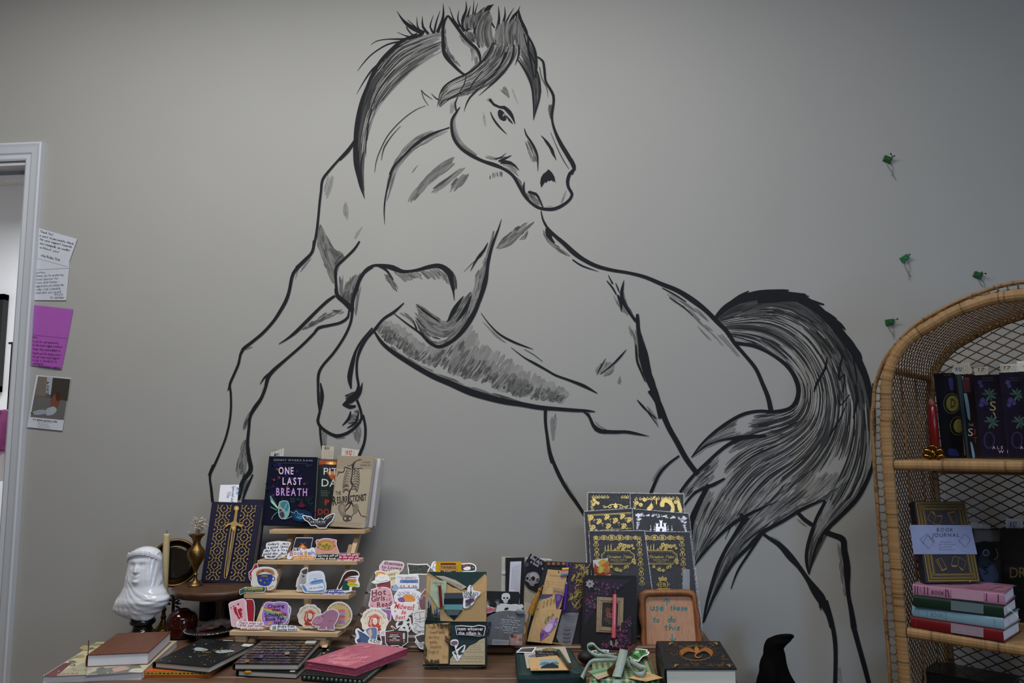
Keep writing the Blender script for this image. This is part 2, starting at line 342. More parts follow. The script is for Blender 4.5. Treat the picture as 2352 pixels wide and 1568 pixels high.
# seen through the doorway
OF = PL((0, 2.46, 0), (0, -1, 0)); K = mat('black_plastic', '#141517', rough=.4)
p0 = OF.P(15, 676); bz = OF.P(3, 900).z
t = thing('wall_screen', (p0.x-.6, 2.46, bz), 'black framed screen on the office wall seen through the doorway', 'screen')
mk('frame', *merge(box((p0.x-.02, 2.46, (p0.z+bz)/2), (.04, .05, p0.z-bz)), box((p0.x-.6, 2.46, p0.z-.02), (1.2, .05, .04)), box((p0.x-.6, 2.46, bz+.02), (1.2, .05, .04)), box((p0.x-1.18, 2.46, (p0.z+bz)/2), (.04, .05, p0.z-bz))), K, t)
mk('screen_glass', *box((p0.x-.6, 2.468, (p0.z+bz)/2), (1.14, .02, p0.z-bz-.05)), mat('pale_screen', '#a9b6c6', rough=.3), t)
o2 = PL((0, 1.2, 0), (0, -1, 0)); q = o2.P(27, 788); q2 = o2.P(22, 1030)
t = thing('hanging_banner', (q.x+.05, 1.2, q2.z), 'narrow black banner with small letters hanging just inside the doorway', 'banner')
mk('cloth', *box((q.x+.05, 1.2, (q.z+q2.z)/2), (.1, .006, q.z-q2.z)), K, t)
mk('rod', *tube([(q.x-.01, 1.195, q.z), (q.x+.11, 1.195, q.z)], .006), K, t); mk('hanger', *tube([(q.x+.05, 1.195, q.z), (q.x+.05, 1.195, CZ)], .002), K, t)
a = Art(PL((0, 1.197, 0), (0, -1, 0)), off=0.0005)
for k in range(5): a.text('READS'[k], 33, 812+k*15, 9, '#c8c8c8')
a.build('lettering', t)
o3 = PL((0, .55, 0), (0, -1, 0))
c = o3.P(6, 988); V, F = [], []
for j in range(17):
    for i in range(25):
        u, v = i/24, j/16; w = .045+.10*v**.7-.06*max(0, v-.8)
        V.append(c+Vector(((u-.5)*2*w-.03*v, .02*math.sin(u*19+v*3)*(.3+v), .085-.17*v)))
F = [(j*25+i, j*25+i+1, j*25+26+i, j*25+25+i) for j in range(16) for i in range(24)]
o = mk('pink_garment', V, F, mat('pink_cloth', '#b0609a', rough=.8), None, 'pink cloth garment hanging beyond the doorway above white papers', 'cloth', smooth=True)
so = o.modifiers.new('s', 'SOLIDIFY'); so.thickness = .004
c = o3.P(2, 1060); mk('hanging_paper', *box((c.x-.02, .58, c.z), (.07, .003, .16)), M_WHITE, None, 'white sheets of paper hanging below the pink cloth beyond the doorway', 'paper')
# ================================================================== THE MURAL (flat black paint on the wall)
WL = lin('#989793'); BK = lin('#17191d')
def tone(g): return tuple(b+(w-b)*g for w, b in zip(WL, (BK if g < .1 else (BK[0]*1.2, BK[1]*1.12, BK[2]*.95))))
H1 = (780, 0, .25510); H2 = (680, 250, .29762); H3 = (440, 540, .40816); H4 = (820, 600, .31463); H5 = (1200, 460, .31884); H6 = (1540, 640, .25505); H7 = (1540, 1000, .28054); HG = (1240, 900, .42598); H0 = (0, 0, 1)
LN = Art(WALL, off=.0022, step=1.0e-6); SH = Art(WALL, off=.0004, step=2.5e-7); MN = Art(WALL, off=.0006, step=1.0e-6); TL = Art(WALL, off=.0006, step=5e-7)
def fp(fr, pts): return [(fr[0]+p[0]*fr[2], fr[1]+p[1]*fr[2]) + ((p[2]*fr[2],) if len(p) > 2 else ()) for p in pts]
def L(fr, s, w=14, a=None, g=0.0): (a or LN).stroke(fp(fr, S(s)), w*fr[2], tone(g), step=7)
def res(P, t):                               # point at fraction t of a polyline
    ls = [0]
    for i in range(1, len(P)): ls.append(ls[-1]+math.dist(P[i-1][:2], P[i][:2]))
    d = t*ls[-1]
    for i in range(1, len(P)):
        if d <= ls[i] or i == len(P)-1:
            u = (d-ls[i-1])/max(1e-6, ls[i]-ls[i-1]); return (P[i-1][0]+(P[i][0]-P[i-1][0])*u, P[i-1][1]+(P[i][1]-P[i-1][1])*u)
def hatch(fr, guides, n, w=(1, 2.5), ln=(.2, .5), tn=(0, .5), a=None, t0=0.0, t1=1.0, bias=1.0, wob=.012):
    """brush marks that follow the guide lines; u runs across the guides, t along them"""
    G = [crom(fp(fr, S(g)), 12) for g in guides]; a = a or SH
    for _ in range(n):
        u = random.random()**bias*(len(G)-1); k = min(int(u), len(G)-2); u -= k
        l = random.uniform(*ln)*(t1-t0); b = t0+random.random()*max(0, (t1-t0-l)); W = random.uniform(*w); m = 6; pts = []; du = random.uniform(-wob, wob)*3
        for j in range(m+1):
            t = b+l*j/m; p, q = res(G[k], t), res(G[k+1], t); uu = max(0, min(1, u+du*(j/m-.5)))
            pts.append((p[0]+(q[0]-p[0])*uu, p[1]+(q[1]-p[1])*uu, W*math.sin(math.pi*(.06+.88*j/m))**.7))
        a.stroke(pts, W, tone(random.uniform(*tn)), step=0)
def H(fr, guides, n, w, ln, tn, a=None, **k):
    q = fr[2]; hatch(fr, guides.split('|'), n, (w[0]*q, w[1]*q), ln, tn, a, **k)
# ---- mane
mg = ["1018,70 960,86 912,104 880,135 852,178 834,225 823,275 817,320 816,360 819,395 826,425 837,455", "1018,85 970,105 925,130 890,165 862,205 845,250 834,290 828,330 826,365 828,400 832,430 837,455",
      "1018,118 985,135 940,168 905,200 880,230 862,258 850,290 842,320 838,345 835,380 835,410 838,455"]
hatch(H0, mg, 230, (3, 7), (.15, .4), (.3, .6), MN, t0=0, t1=.9); hatch(H0, mg, 220, (1.2, 3.5), (.12, .4), (0, .25), MN); hatch(H0, mg, 60, (1, 2), (.1, .25), (.75, .95), MN, t1=.8)
hatch(H0, mg[:2], 150, (2, 4), (.2, .4), (0, .15), MN, t0=.35)
L(H1, "700,300,10 560,370,30 470,450,40 380,540,34 300,660,28 250,780,30 205,900,36 170,1050,44 150,1200,44 146,1350,40 152,1470,38 165,1568,32", a=MN)
L(H2, "462,180,26 455,300,30 460,420,30 480,520,24 505,620,12 532,695,2", a=MN); L(H2, "520,330,8 500,440,12 510,560,10 524,640,2", a=MN); L(H2, "585,0,12 560,90,10 550,240,3", a=MN); L(H2, "560,100,8 540,250,10 538,370,2", a=MN)
for q in ("760,300,40 640,240,38 570,180,20 515,98,2", "740,310,26 660,330,16 590,320,8 518,288,2", "700,330,16 600,350,18 430,352,8 330,370,6 280,405,2", "560,370,14 430,400,12 300,480,10 220,560,8 160,640,2",
          "400,540,14 300,620,16 220,730,10 152,848,2", "380,590,8 280,720,8 215,860,2", "730,290,14 700,230,12 695,150,2", "800,305,24 750,240,20 745,145,2", "850,300,20 815,240,14 845,135,2", "850,300,18 870,200,14 905,95,2",
          "880,290,30 925,180,24 935,110,16 932,30,2", "1080,240,12 1030,180,12 985,55,2", "1110,270,16 1065,180,14 1075,90,2", "1130,280,44 1110,180,32 1140,90,18 1138,5,2", "1160,270,30 1155,150,20 1180,50,2",
          "1180,260,22 1200,130,14 1210,0,2", "1190,220,16 1220,110,10 1245,25,2", "1260,430,10 1215,320,20 1230,220,20 1290,120,22 1340,60,24 1390,38,2", "1140,290,10 1180,220,16 1250,120,16 1310,60,2",
          "1395,250,12 1350,170,20 1335,100,24 1380,45,4", "1420,410,8 1330,330,10 1280,230,12 1290,140,8", "1410,280,20 1435,180,22 1430,50,2", "1460,350,34 1470,230,28 1490,130,14 1485,55,2", "1500,310,16 1500,200,16 1570,68,2",
          "1540,320,16 1530,220,24 1570,140,24 1605,100,12 1625,55,2", "1610,90,14 1630,180,30 1680,290,30 1690,400,20 1700,480,10", "1600,100,8 1590,200,16 1620,320,16 1680,440,8", "600,240,10 640,300,12 720,330,3", "610,175,3 680,240,12 740,300,18"):
    L(H1, q, a=MN)
for q, n in (("1110,280 1120,330 1180,390|1160,278 1190,320 1230,380|1215,290 1225,330 1235,390", 40), ("1250,420 1230,300 1270,160 1350,80|1330,440 1300,300 1330,200 1360,120|1400,420 1370,320 1360,230 1380,160", 130),
             ("1130,280 1120,200 1140,120|1200,270 1200,180 1240,110|1230,240 1270,160 1310,90", 60), ("1400,420 1400,330 1430,200|1480,420 1470,300 1490,180|1540,420 1520,300 1570,170|1600,440 1610,300 1605,130", 130),
             ("1600,440 1600,300 1615,150|1680,520 1660,380 1640,230|1720,560 1700,440 1690,330", 90)):
    H(H1, q, n, (6, 22), (.3, .8), (.05, .6), MN)
H(H1, "1270,570 1300,480 1380,400|1330,560 1370,470 1400,400", 30, (8, 20), (.4, .9), (.1, .6), MN)
fg = "1380,380 1330,480 1260,570 1150,660 1040,710 960,760 910,830 885,930|1490,390 1440,520 1350,620 1230,720 1110,770 1010,810 940,860 895,950|1600,400 1590,480 1530,590 1440,690 1320,770 1200,820 1100,850 980,890 905,965"
H(H1, fg, 170, (12, 34), (.15, .4), (.25, .6), MN); H(H1, fg, 230, (4, 14), (.15, .5), (0, .25), MN); H(H1, fg, 70, (3, 7), (.1, .3), (.75, .95), MN)
for q in ("1570,400,10 1560,500,22 1500,620,18 1410,720,16 1320,800,8 1255,858,3", "1320,740,6 1240,810,12 1170,880,14 1135,950,8 1120,1004,2", "1390,380,12 1330,490,16 1250,590,18 1140,665,16 1030,715,12 950,770,14 905,840,10 880,960,3",
          "1290,640,8 1200,750,12 1150,860,2", "1180,790,8 1080,840,14 970,895,10 935,905,3", "1500,470,20 1440,600,18 1350,700,12 1230,790,8", "1610,400,12 1615,480,18 1580,585,3", "1140,680,8 1120,760,10 1060,860,6"):
    L(H1, q, a=MN)
rg = "1600,530 1680,640 1720,750 1740,880 1745,1075|1640,420 1720,560 1755,700 1775,840 1745,1075|1690,310 1760,460 1775,620 1805,760 1795,900 1745,1075"
H(H1, rg, 120, (10, 26), (.15, .4), (.2, .6), MN, t1=.85); H(H1, rg, 120, (4, 12), (.15, .45), (0, .25), MN)
for q in ("1600,530,8 1680,650,22 1730,780,18 1745,920,14 1745,1080,2", "1690,310,14 1750,430,22 1770,550,26 1765,700,16", "1790,690,10 1805,800,18 1795,900,14 1770,990,10 1745,1080,2", "1800,600,6 1820,700,6 1865,790,5 1875,872,2",
          "1700,330,18 1700,450,20 1730,590,20 1750,720,6", "1660,300,10 1690,420,12 1740,520,14 1765,600,8", "1780,640,10 1800,720,14 1815,830,2"):
    L(H1, q, a=MN)
# ---- head
for q in ("975,138,12 945,185,24 930,260,26 930,350,26 935,450,32 960,510,36 1010,570,28 1060,620,24 1110,662,18 1145,674,8", "975,138,12 1020,190,28 1070,260,28 1120,330,28 1180,390,26 1235,440,26 1262,500,24 1265,560,14 1240,600,8",
          "1780,510,10 1830,550,20 1845,640,22 1855,730,20 1890,790,22 1925,860,24 1925,940,22 1912,1020,24 1915,1090,20 1940,1180,24 1990,1290,34 2050,1390,38 2095,1470,34 2110,1520,24 2092,1568,18",
          "1065,870,6 1040,930,14 1052,1000,14", "1350,890,22 1390,940,20 1440,962,18 1480,965,28 1530,1010,36 1560,1060,22 1580,1115,3", "1500,1040,8 1530,1080,18 1560,1112,4", "1358,1005,6 1380,1060,14 1430,1130,16 1505,1207,3",
          "1665,1155,6 1680,1210,14 1740,1300,18 1780,1400,18 1785,1540,3", "1815,1220,4 1870,1280,20 1910,1350,22 1950,1440,4", "1900,1190,3 1960,1330,5 2020,1450,6 2067,1520,3", "1430,1450,14 1500,1420,14 1550,1395,2", "1400,1430,8 1460,1410,8 1500,1375,2",
          "1450,1450,34 1540,1465,26 1580,1490,16 1615,1530,4", "735,808,5 760,840,7 835,893,3", "735,808,4 755,880,6 800,950,3", "825,840,3 870,885,9 915,905,3", "775,950,3 680,990,5 560,1080,6 440,1210,7 370,1340,7 330,1450,6 315,1550,3",
          "550,1133,3 470,1220,6 400,1330,9 375,1440,3", "990,1145,8 870,1190,9 760,1250,12 640,1340,12 560,1420,12 490,1490,14 450,1568,14", "0,1440,18 80,1360,20 120,1300,16 138,1262,10"):
    L(H1, q)
LN.blob(fp(H1, S("1425,1000 1440,985 1470,1000 1495,1040 1500,1075 1475,1085 1440,1065 1425,1030")), tone(0), step=3); LN.ell(*fp(H1, [(1478, 1035)])[0], 2.6, 4, tone(.5), 8, 30)
for q in ("2090,345,26 2135,415,28 2148,462,24 2112,500,26 2095,560,26 2105,610,22 2130,655,22 2110,700,20 2060,740,22 2000,768,24 1940,773,22 1870,760,20 1810,720,20 1760,660,26 1720,590,24 1670,510,22 1600,460,20 1530,430,28 1440,400,22 1350,355,26 1270,300,22 1220,230,24 1200,150,20 1203,80,18 1240,20,14 1265,-15,6",
          "455,235,14 410,300,16 330,390,16 260,470,18 205,545,20 192,640,18 182,720,18 172,830,18 160,940,20 145,1020,20 122,1105,20 80,1150,20 0,1225,20", "1180,145,6 1040,190,8 930,260,12 850,340,14 760,440,13 720,540,11 690,680,11 680,780,9 683,890,2",
          "1762,560,4 1756,600,16 1765,650,12 1800,700,8", "1790,640,16 1850,655,20 1880,700,14 1908,765,8", "1585,850,3 1560,930,12 1530,1010,18 1500,1100,22 1480,1200,24 1465,1330,26 1430,1440,28 1400,1512,30",
          "490,1020,12 450,1080,18 380,1150,18 310,1220,20 305,1280,20 310,1370,22 322,1440,28 380,1490,32 430,1535,32", "1480,1030,4 1450,1090,18 1400,1150,16 1345,1250,3", "1475,1050,4 1430,1130,5 1360,1190,4 1295,1255,2",
          "1890,785,5 1900,840,10 1930,900,16", "1960,945,40 1960,990,30 1970,1020,8"):
    L(H2, q)
LN.poly(fp(H2, S("1948,465 1975,490 1995,525 2002,572 1990,550 1982,560 1972,545 1955,555 1945,548 1930,570 1922,560 1905,585 1892,605 1884,570 1890,530 1908,500 1930,485")), tone(0))
for q, n, w, ln, tn in (("1080,990 1040,1080 1060,1200 1120,1300 1250,1400|1035,1030 1010,1100 1030,1230 1100,1320 1230,1400", 60, (8, 20), (.2, .5), (.3, .65)), ("960,230 955,330 990,460 1060,560 1105,610|945,240 940,350 965,480 1040,590 1090,640", 50, (5, 12), (.08, .2), (.05, .4)),
                        ("1060,300 1110,380 1180,430 1190,560|1120,340 1180,400 1240,460 1240,600", 60, (6, 16), (.1, .3), (.3, .75)), ("1160,640 1210,600 1250,560|1180,660 1240,610 1265,540", 30, (6, 14), (.3, .7), (.1, .5)),
                        ("1440,810 1490,850 1530,885|1490,760 1510,800 1530,870", 18, (4, 12), (.4, .9), (.15, .5)), ("1540,760 1560,820|1580,880 1620,970", 6, (8, 16), (.5, .9), (.7, .85)), ("1280,1010 1310,1140|1300,1010 1320,1140", 6, (8, 14), (.5, .9), (.7, .85)),
                        ("1310,895 1370,920|1340,880 1380,910", 10, (10, 20), (.5, .9), (.45, .7)), ("1660,1250 1690,1350 1745,1500|1710,1260 1760,1340 1785,1460", 34, (4, 10), (.2, .5), (.1, .6)), ("1830,1230 1900,1360 1945,1430|1870,1270 1920,1340 1950,1420", 16, (6, 14), (.3, .6), (.1, .5)),
                        ("1885,930 1880,990 1900,1070|1915,940 1910,1000 1912,1080", 24, (6, 16), (.3, .7), (.05, .5)), ("1300,1420 1400,1440 1500,1440|1320,1400 1420,1420 1540,1400", 24, (5, 12), (.1, .3), (.2, .6)), ("1440,1470 1540,1480 1600,1530|1470,1500 1560,1540 1620,1600", 20, (8, 22), (.3, .6), (.4, .75)),
                        ("1000,910 990,1080|1035,900 1030,1000", 14, (5, 12), (.3, .6), (.4, .8))):
    H(H1, q, n, w, ln, tn)
for q, n, w, ln, tn in (("1075,155 900,230 800,350 740,440 700,560|1180,165 1000,270 900,320 790,450 740,600 695,740", 70, (5, 16), (.12, .3), (.2, .65)), ("1220,368 1100,440 960,570 850,725|1258,395 1120,500 1000,600 905,725", 55, (8, 26), (.15, .4), (.15, .6)),
                        ("1290,445 1180,530 1030,630|1310,450 1200,540 1060,665", 34, (8, 26), (.3, .6), (.1, .6)), ("1265,500 1200,580 1160,655|1345,485 1290,570 1215,655", 34, (6, 20), (.3, .7), (.15, .65)), ("1500,500 1495,550|1550,475 1550,530|1590,480 1605,525", 14, (4, 10), (.5, .9), (.15, .5)),
                        ("940,430 890,495|945,435 895,500", 4, (5, 9), (.7, 1), (.45, .7)), ("250,500 215,640|300,510 235,710", 16, (10, 22), (.4, .8), (.55, .8)), ("375,715 365,800 385,860|385,715 400,800 395,860", 8, (8, 18), (.5, .9), (.55, .75)),
                        ("515,900 470,950 445,1000|510,930 480,970 455,1010", 8, (8, 14), (.5, .9), (.6, .8)), ("185,890 170,1050 205,1150 240,1250 290,1360|185,890 220,1020 270,1130 310,1200 300,1330|190,890 270,1050 370,1130 330,1190 305,1300", 170, (8, 22), (.1, .3), (.15, .6)),
                        ("290,1210 320,1140 360,1120|310,1230 350,1180 380,1140", 34, (8, 20), (.4, .8), (.05, .4)), ("1770,640 1800,690 1880,755|1800,620 1850,680 1900,750", 22, (5, 14), (.2, .5), (.1, .6)), ("2095,610 2070,680 2050,730|2070,640 2060,690 2040,730", 8, (8, 14), (.5, .9), (.5, .75)),
                        ("1660,500 1720,570 1760,640|1680,510 1740,560 1760,600", 14, (5, 12), (.3, .6), (.1, .5)), ("1515,910 1500,1020 1470,1120 1400,1270|1540,960 1510,1060 1470,1200 1400,1400|1560,900 1520,1050 1480,1250 1400,1480", 90, (4, 14), (.12, .35), (.1, .65)),
                        ("1745,880 1660,950 1600,1000 1535,1080|1850,865 1750,950 1660,1040 1560,1085", 60, (7, 22), (.15, .4), (.08, .6)), ("1790,930 1760,980 1720,1010|1795,940 1770,1000 1740,1010", 10, (7, 14), (.4, .8), (.15, .6)),
                        ("115,1150 60,1210 10,1275|120,1150 70,1220 20,1275", 8, (5, 10), (.3, .7), (.3, .6)), ("1985,750 1925,752|1985,755 1930,757", 3, (5, 8), (.6, .9), (.6, .8))):
    H(H2, q, n, w, ln, tn)
# ---- legs and belly
for q in ("690,30,16 680,90,16 640,140,16 585,195,18 565,235,18 550,310,18 530,370,20 490,440,18 455,490,16 400,550,16 340,600,16 290,640,18 275,670,14 265,720,14 240,780,14 215,840,14 220,880,12 222,960,12 215,1040,12 195,1130,12 165,1210,12 130,1290,14 108,1335,14 103,1370,12 110,1420,14 118,1500,16",
          "222,815,8 212,850,10 202,876,2", "120,1290,8 105,1330,12 93,1352,3", "807,340,12 770,365,16 720,410,16 650,480,18 590,540,18 540,580,10 490,612,3", "885,420,8 880,460,14 840,490,14 780,505,14 715,520,16 690,550,14 620,620,14 540,690,14 460,760,20 430,800,22 415,860,16 390,920,18 355,970,22 330,1020,16 322,1090,16 315,1180,18 325,1260,22 332,1320,26 290,1380,22 270,1440,26 262,1485,20",
          "440,775,10 410,800,10 385,838,3", "345,1345,8 320,1400,14 300,1450,14 290,1490,6", "812,300,16 820,340,22 860,375,24 905,425,22", "905,420,20 905,380,18 920,320,20 945,250,20 975,205,18 1020,175,14", "905,420,16 895,490,14 860,570,14 800,660,14 740,730,14 715,780,16 712,850,14 715,940,14 722,990,14 710,1040,16 725,1075,16 770,1110,16 820,1128,18 880,1110,16 930,1070,16 956,1030,14 950,980,14 930,925,14",
          "722,1080,12 728,1150,12 737,1210,8", "965,1010,12 978,1080,14 975,1150,14 960,1200,16 942,1240,16", "1195,380,5 1140,430,14 1080,470,14 1030,530,16 990,575,14 955,630,18 932,700,14 930,780,14 940,850,16 928,895,34 890,930,34 850,955,8", "962,828,3 948,880,20 925,915,24",
          "1018,520,8 960,590,12 925,650,14 905,720,24 890,800,28 898,862,8", "725,830,6 735,900,20 728,980,8", "895,990,6 885,1030,16 848,1070,4", "940,990,5 925,1050,14 875,1085,4", "850,950,8 890,965,22 925,960,10"):
    L(H3, q)
for q, n, w, ln, tn in (("790,415 700,470 610,540|860,430 740,480 640,530|860,400 800,420 700,500", 40, (3, 9), (.1, .3), (.05, .5)), ("790,420 840,425|780,440 850,425", 8, (4, 8), (.5, .9), (.1, .4)), ("425,800 405,850 385,910|435,800 415,860 395,900", 14, (5, 10), (.3, .6), (.4, .7)),
                        ("360,965 315,1010 285,1100|370,975 330,1020 300,1100", 26, (4, 9), (.2, .5), (.05, .5)), ("300,1130 265,1240 245,1350|325,1150 290,1260 260,1370|330,1200 310,1290 290,1370", 60, (5, 14), (.15, .4), (.15, .65)), ("300,1380 270,1430 245,1500|330,1370 300,1430 290,1490", 20, (5, 12), (.3, .6), (.1, .5)),
                        ("655,125 610,170 585,230|650,140 600,190 575,290", 10, (4, 8), (.3, .6), (.3, .7)), ("875,405 840,340 830,210|890,405 870,330 880,240|905,400 915,290 965,200", 110, (6, 16), (.2, .5), (.2, .6)), ("840,360 860,300|900,400 915,320", 40, (6, 12), (.3, .7), (.05, .35)),
                        ("945,270 925,370 918,450|955,280 935,380 922,470", 18, (4, 9), (.2, .5), (.2, .6)), ("715,860 722,950|735,870 730,960", 12, (4, 8), (.3, .6), (.05, .4)), ("735,1090 745,1190|765,1105 755,1190", 20, (5, 11), (.3, .6), (.35, .65)), ("905,1100 925,1160|960,1060 950,1190", 30, (5, 11), (.2, .6), (.25, .6)),
                        ("800,1135 860,1135|810,1145 870,1140", 8, (4, 7), (.5, .9), (.2, .5)), ("720,30 730,110 760,180 800,270|760,20 780,100 800,150 810,240", 50, (5, 12), (.15, .4), (.2, .6)), ("265,690 245,780|270,680 250,760", 5, (4, 6), (.5, .9), (.55, .8)), ("300,640 345,625|300,650 340,632", 5, (3, 6), (.6, .9), (.3, .6)),
                        ("860,900 930,880|870,950 930,920", 30, (5, 14), (.3, .7), (0, .3)), ("870,1010 940,970|880,1070 950,1040", 22, (4, 10), (.2, .5), (.1, .6))):
    H(H3, q, n, w, ln, tn)
for q in ("120,500,12 180,590,24 260,660,28 350,720,30 450,780,34 560,840,36 680,890,40 820,950,46 950,990,44 1080,1022,40 1200,1042,34 1330,1065,32 1450,1075,26 1580,1085,24 1680,1090,18 1740,1096,4", "905,375,3 960,450,7 1040,530,12 1150,590,14 1285,640,3",
          "1125,628,3 1220,700,8 1300,745,16 1380,790,14 1450,830,14 1560,870,16 1660,910,22 1755,962,4", "1220,640,3 1290,680,4 1355,730,3", "0,215,14 25,120,18 60,65,18 110,32,16 180,28,20 260,45,36 320,70,28 370,72,18 440,62,20 520,40,26 590,30,30 640,50,38 682,95,44 692,160,28 705,230,12 710,285,3",
          "150,30,10 210,60,16 265,130,4", "960,-20,18 945,80,20 915,200,22 880,320,28 830,420,34 760,520,30 680,590,24 600,622,24 530,592,20 470,530,16 430,500,12 360,450,10 262,373,4", "660,440,6 705,360,32 750,290,18 778,252,3", "725,440,6 790,350,28 840,235,3", "600,440,8 500,370,14 430,310,3",
          "480,530,8 510,580,14 545,600,18", "410,430,6 430,480,12 440,510,10", "1380,1078,18 1375,1160,20 1388,1280,20 1405,1400,22 1425,1470,22", "1655,1103,4 1690,1115,16 1710,1170,18 1745,1225,26 1800,1245,22 1880,1242,20 1960,1245,18 2040,1258,14 2130,1275,3"):
    L(H4, q)
bg = "140,500 165,470 205,440|200,590 235,510 275,420|300,640 340,570 400,520|380,700 430,640 470,590|490,750 540,690 580,620|640,800 740,640 885,440|760,860 850,740 900,600|860,870 930,760 1000,620|1000,930 1090,830 1180,740|1120,980 1200,880 1240,780|1270,1010 1320,920 1340,830|1380,1020 1430,950 1470,880|1470,1030 1520,990 1550,960"
H(H4, bg, 330, (26, 50), (.3, .6), (.55, .8)); H(H4, bg, 260, (16, 34), (.25, .5), (.35, .6), t1=.7); H(H4, bg, 230, (12, 26), (.2, .4), (.16, .4), t1=.6); H(H4, bg, 60, (8, 18), (.2, .4), (.12, .25), t1=.42); H(H4, bg, 40, (4, 9), (.3, .6), (.75, .9))
H(H4, "180,600 400,760 650,880 900,960 1100,1010 1280,1050|230,600 450,750 700,850 900,930 1050,980 1250,1040", 60, (6, 18), (.05, .15), (.1, .6))
for q, n, w, ln, tn in (("910,430 1000,520 1105,610|900,420 1010,540 1100,600", 10, (8, 14), (.3, .6), (.5, .75)), ("260,70 320,110 350,150|340,80 380,110 420,130|460,70 500,90 540,130|560,50 600,80 640,140|640,60 670,120 680,190", 80, (6, 16), (.3, .8), (.25, .7)),
                        ("180,90 230,150 275,215|215,80 270,140 320,245", 26, (4, 10), (.2, .5), (.1, .5)), ("430,310 540,380 650,440 720,330 830,210|420,370 520,470 640,510 760,420 870,230|420,430 500,560 600,600 720,540 900,280", 190, (6, 20), (.06, .2), (.1, .65)),
                        ("440,310 540,380 630,440|420,350 520,440 620,480", 40, (10, 24), (.2, .5), (.25, .6)), ("310,375 380,420 430,470|340,370 410,420 450,480", 18, (4, 10), (.3, .6), (.2, .6)), ("690,60 720,110 730,200|680,90 700,150 705,240", 24, (5, 12), (.3, .6), (.05, .5)),
                        ("1410,1100 1415,1200 1430,1330|1450,1100 1440,1200 1432,1320", 18, (5, 14), (.2, .5), (.25, .7)), ("1720,1160 1760,1200 1820,1225|1735,1160 1780,1205 1830,1230", 10, (4, 8), (.4, .8), (.3, .7)), ("880,60 850,110|940,20 900,120", 16, (4, 10), (.4, .9), (.2, .6)),
                        ("870,80 840,260 800,400|935,60 890,260 830,400", 60, (4, 12), (.15, .4), (.15, .7))):
    H(H4, q, n, w, ln, tn)
# ---- back, rump, flank
for q in ("135,75,5 145,130,12 175,190,16 230,250,24 300,310,30 370,375,34 440,425,28 530,470,26 640,500,22 760,520,20 880,550,24 1000,600,28 1120,650,32 1230,720,38 1320,790,32 1400,870,32 1470,940,30 1530,1030,26 1600,1110,24 1680,1210,26 1730,1320,28 1770,1420,32 1790,1512,36",
          "170,200,8 185,250,30 230,305,10", "360,425,8 430,470,10 550,512,2", "828,818,20 830,860,28 835,930,28 850,1010,38 870,1100,64 890,1200,64 915,1290,54 950,1370,46 975,1450,44 1000,1568,40", "820,870,24 780,820,18 740,760,22 715,690,26 720,630,20 732,575,3",
          "650,600,12 618,538,4", "608,578,6 650,630,12 677,678,8", "685,680,12 710,740,22 712,800,3", "672,595,5 690,640,10 700,665,3", "600,1138,3 570,1190,9 535,1255,3", "560,1250,4 640,1190,10 700,1130,14 750,1072,3", "825,1435,3 870,1490,9 960,1568,9", "1005,628,5 1100,680,10 1180,730,5", "1060,700,5 1150,760,8 1230,830,4",
          "840,960,14 860,1040,20 900,1150,14 905,1200,3", "815,1040,10 825,1150,16 850,1220,14 885,1305,6", "920,1230,6 945,1310,20 965,1400,12"):
    L(H5, q)
for q, n, w, ln, tn in (("135,200 180,290 290,385|165,220 240,320 360,410", 44, (6, 18), (.15, .4), (.2, .7)), ("1005,628 1150,700 1280,800 1380,890|1050,690 1180,790 1300,900 1380,960|1060,700 1200,800 1350,940 1450,1050", 50, (6, 16), (.1, .3), (.35, .75)), ("1255,895 1310,960 1360,1010|1265,910 1320,970 1370,1015", 10, (6, 14), (.4, .8), (.5, .75)),
                        ("1400,960 1480,1040 1560,1135|1430,960 1500,1040 1570,1130", 14, (6, 12), (.3, .6), (.5, .8)), ("770,890 800,980 825,1100 880,1290|830,900 850,1050 860,1180 900,1280", 34, (5, 14), (.1, .3), (.1, .6)), ("850,930 885,1050 905,1200 960,1370|835,950 860,1050 880,1180 940,1350", 30, (6, 16), (.1, .3), (.05, .5)),
                        ("650,665 680,740 715,800|700,700 740,780 790,850", 26, (4, 10), (.2, .5), (.2, .65)), ("700,640 740,740 800,840|720,640 760,760 815,850", 26, (6, 14), (.2, .5), (.05, .5)), ("560,1160 540,1200 518,1245|640,1160 600,1230 560,1260|690,1190 640,1240 600,1270", 26, (6, 16), (.4, .9), (.35, .75)),
                        ("705,1260 685,1310|715,1290 692,1335", 5, (6, 10), (.6, .9), (.45, .7)), ("880,1460 920,1520 960,1580|900,1480 950,1540 980,1580", 12, (4, 8), (.3, .7), (.3, .6)), ("760,890 780,980|775,900 795,990", 5, (6, 9), (.5, .9), (.4, .7))):
    H(H5, q, n, w, ln, tn)
for q in ("596,-12,36 640,60,32 690,180,28 740,270,28 790,360,28 852,444,26", "30,95,18 30,160,16 40,240,15 60,340,16 100,440,20 150,530,18 200,600,18 245,668,16", "235,105,4 265,130,14 290,180,16 330,208,20 400,215,18 480,215,14 588,238,2", "752,343,10 690,390,14 640,450,16 598,545,18",
          "525,42,3 570,90,7 640,188,2", "1530,1130,50 1570,1230,26 1590,1330,24 1595,1430,22 1592,1575,22", "1690,1260,28 1720,1370,26 1745,1460,26 1775,1575,24"):
    L(HG, q)
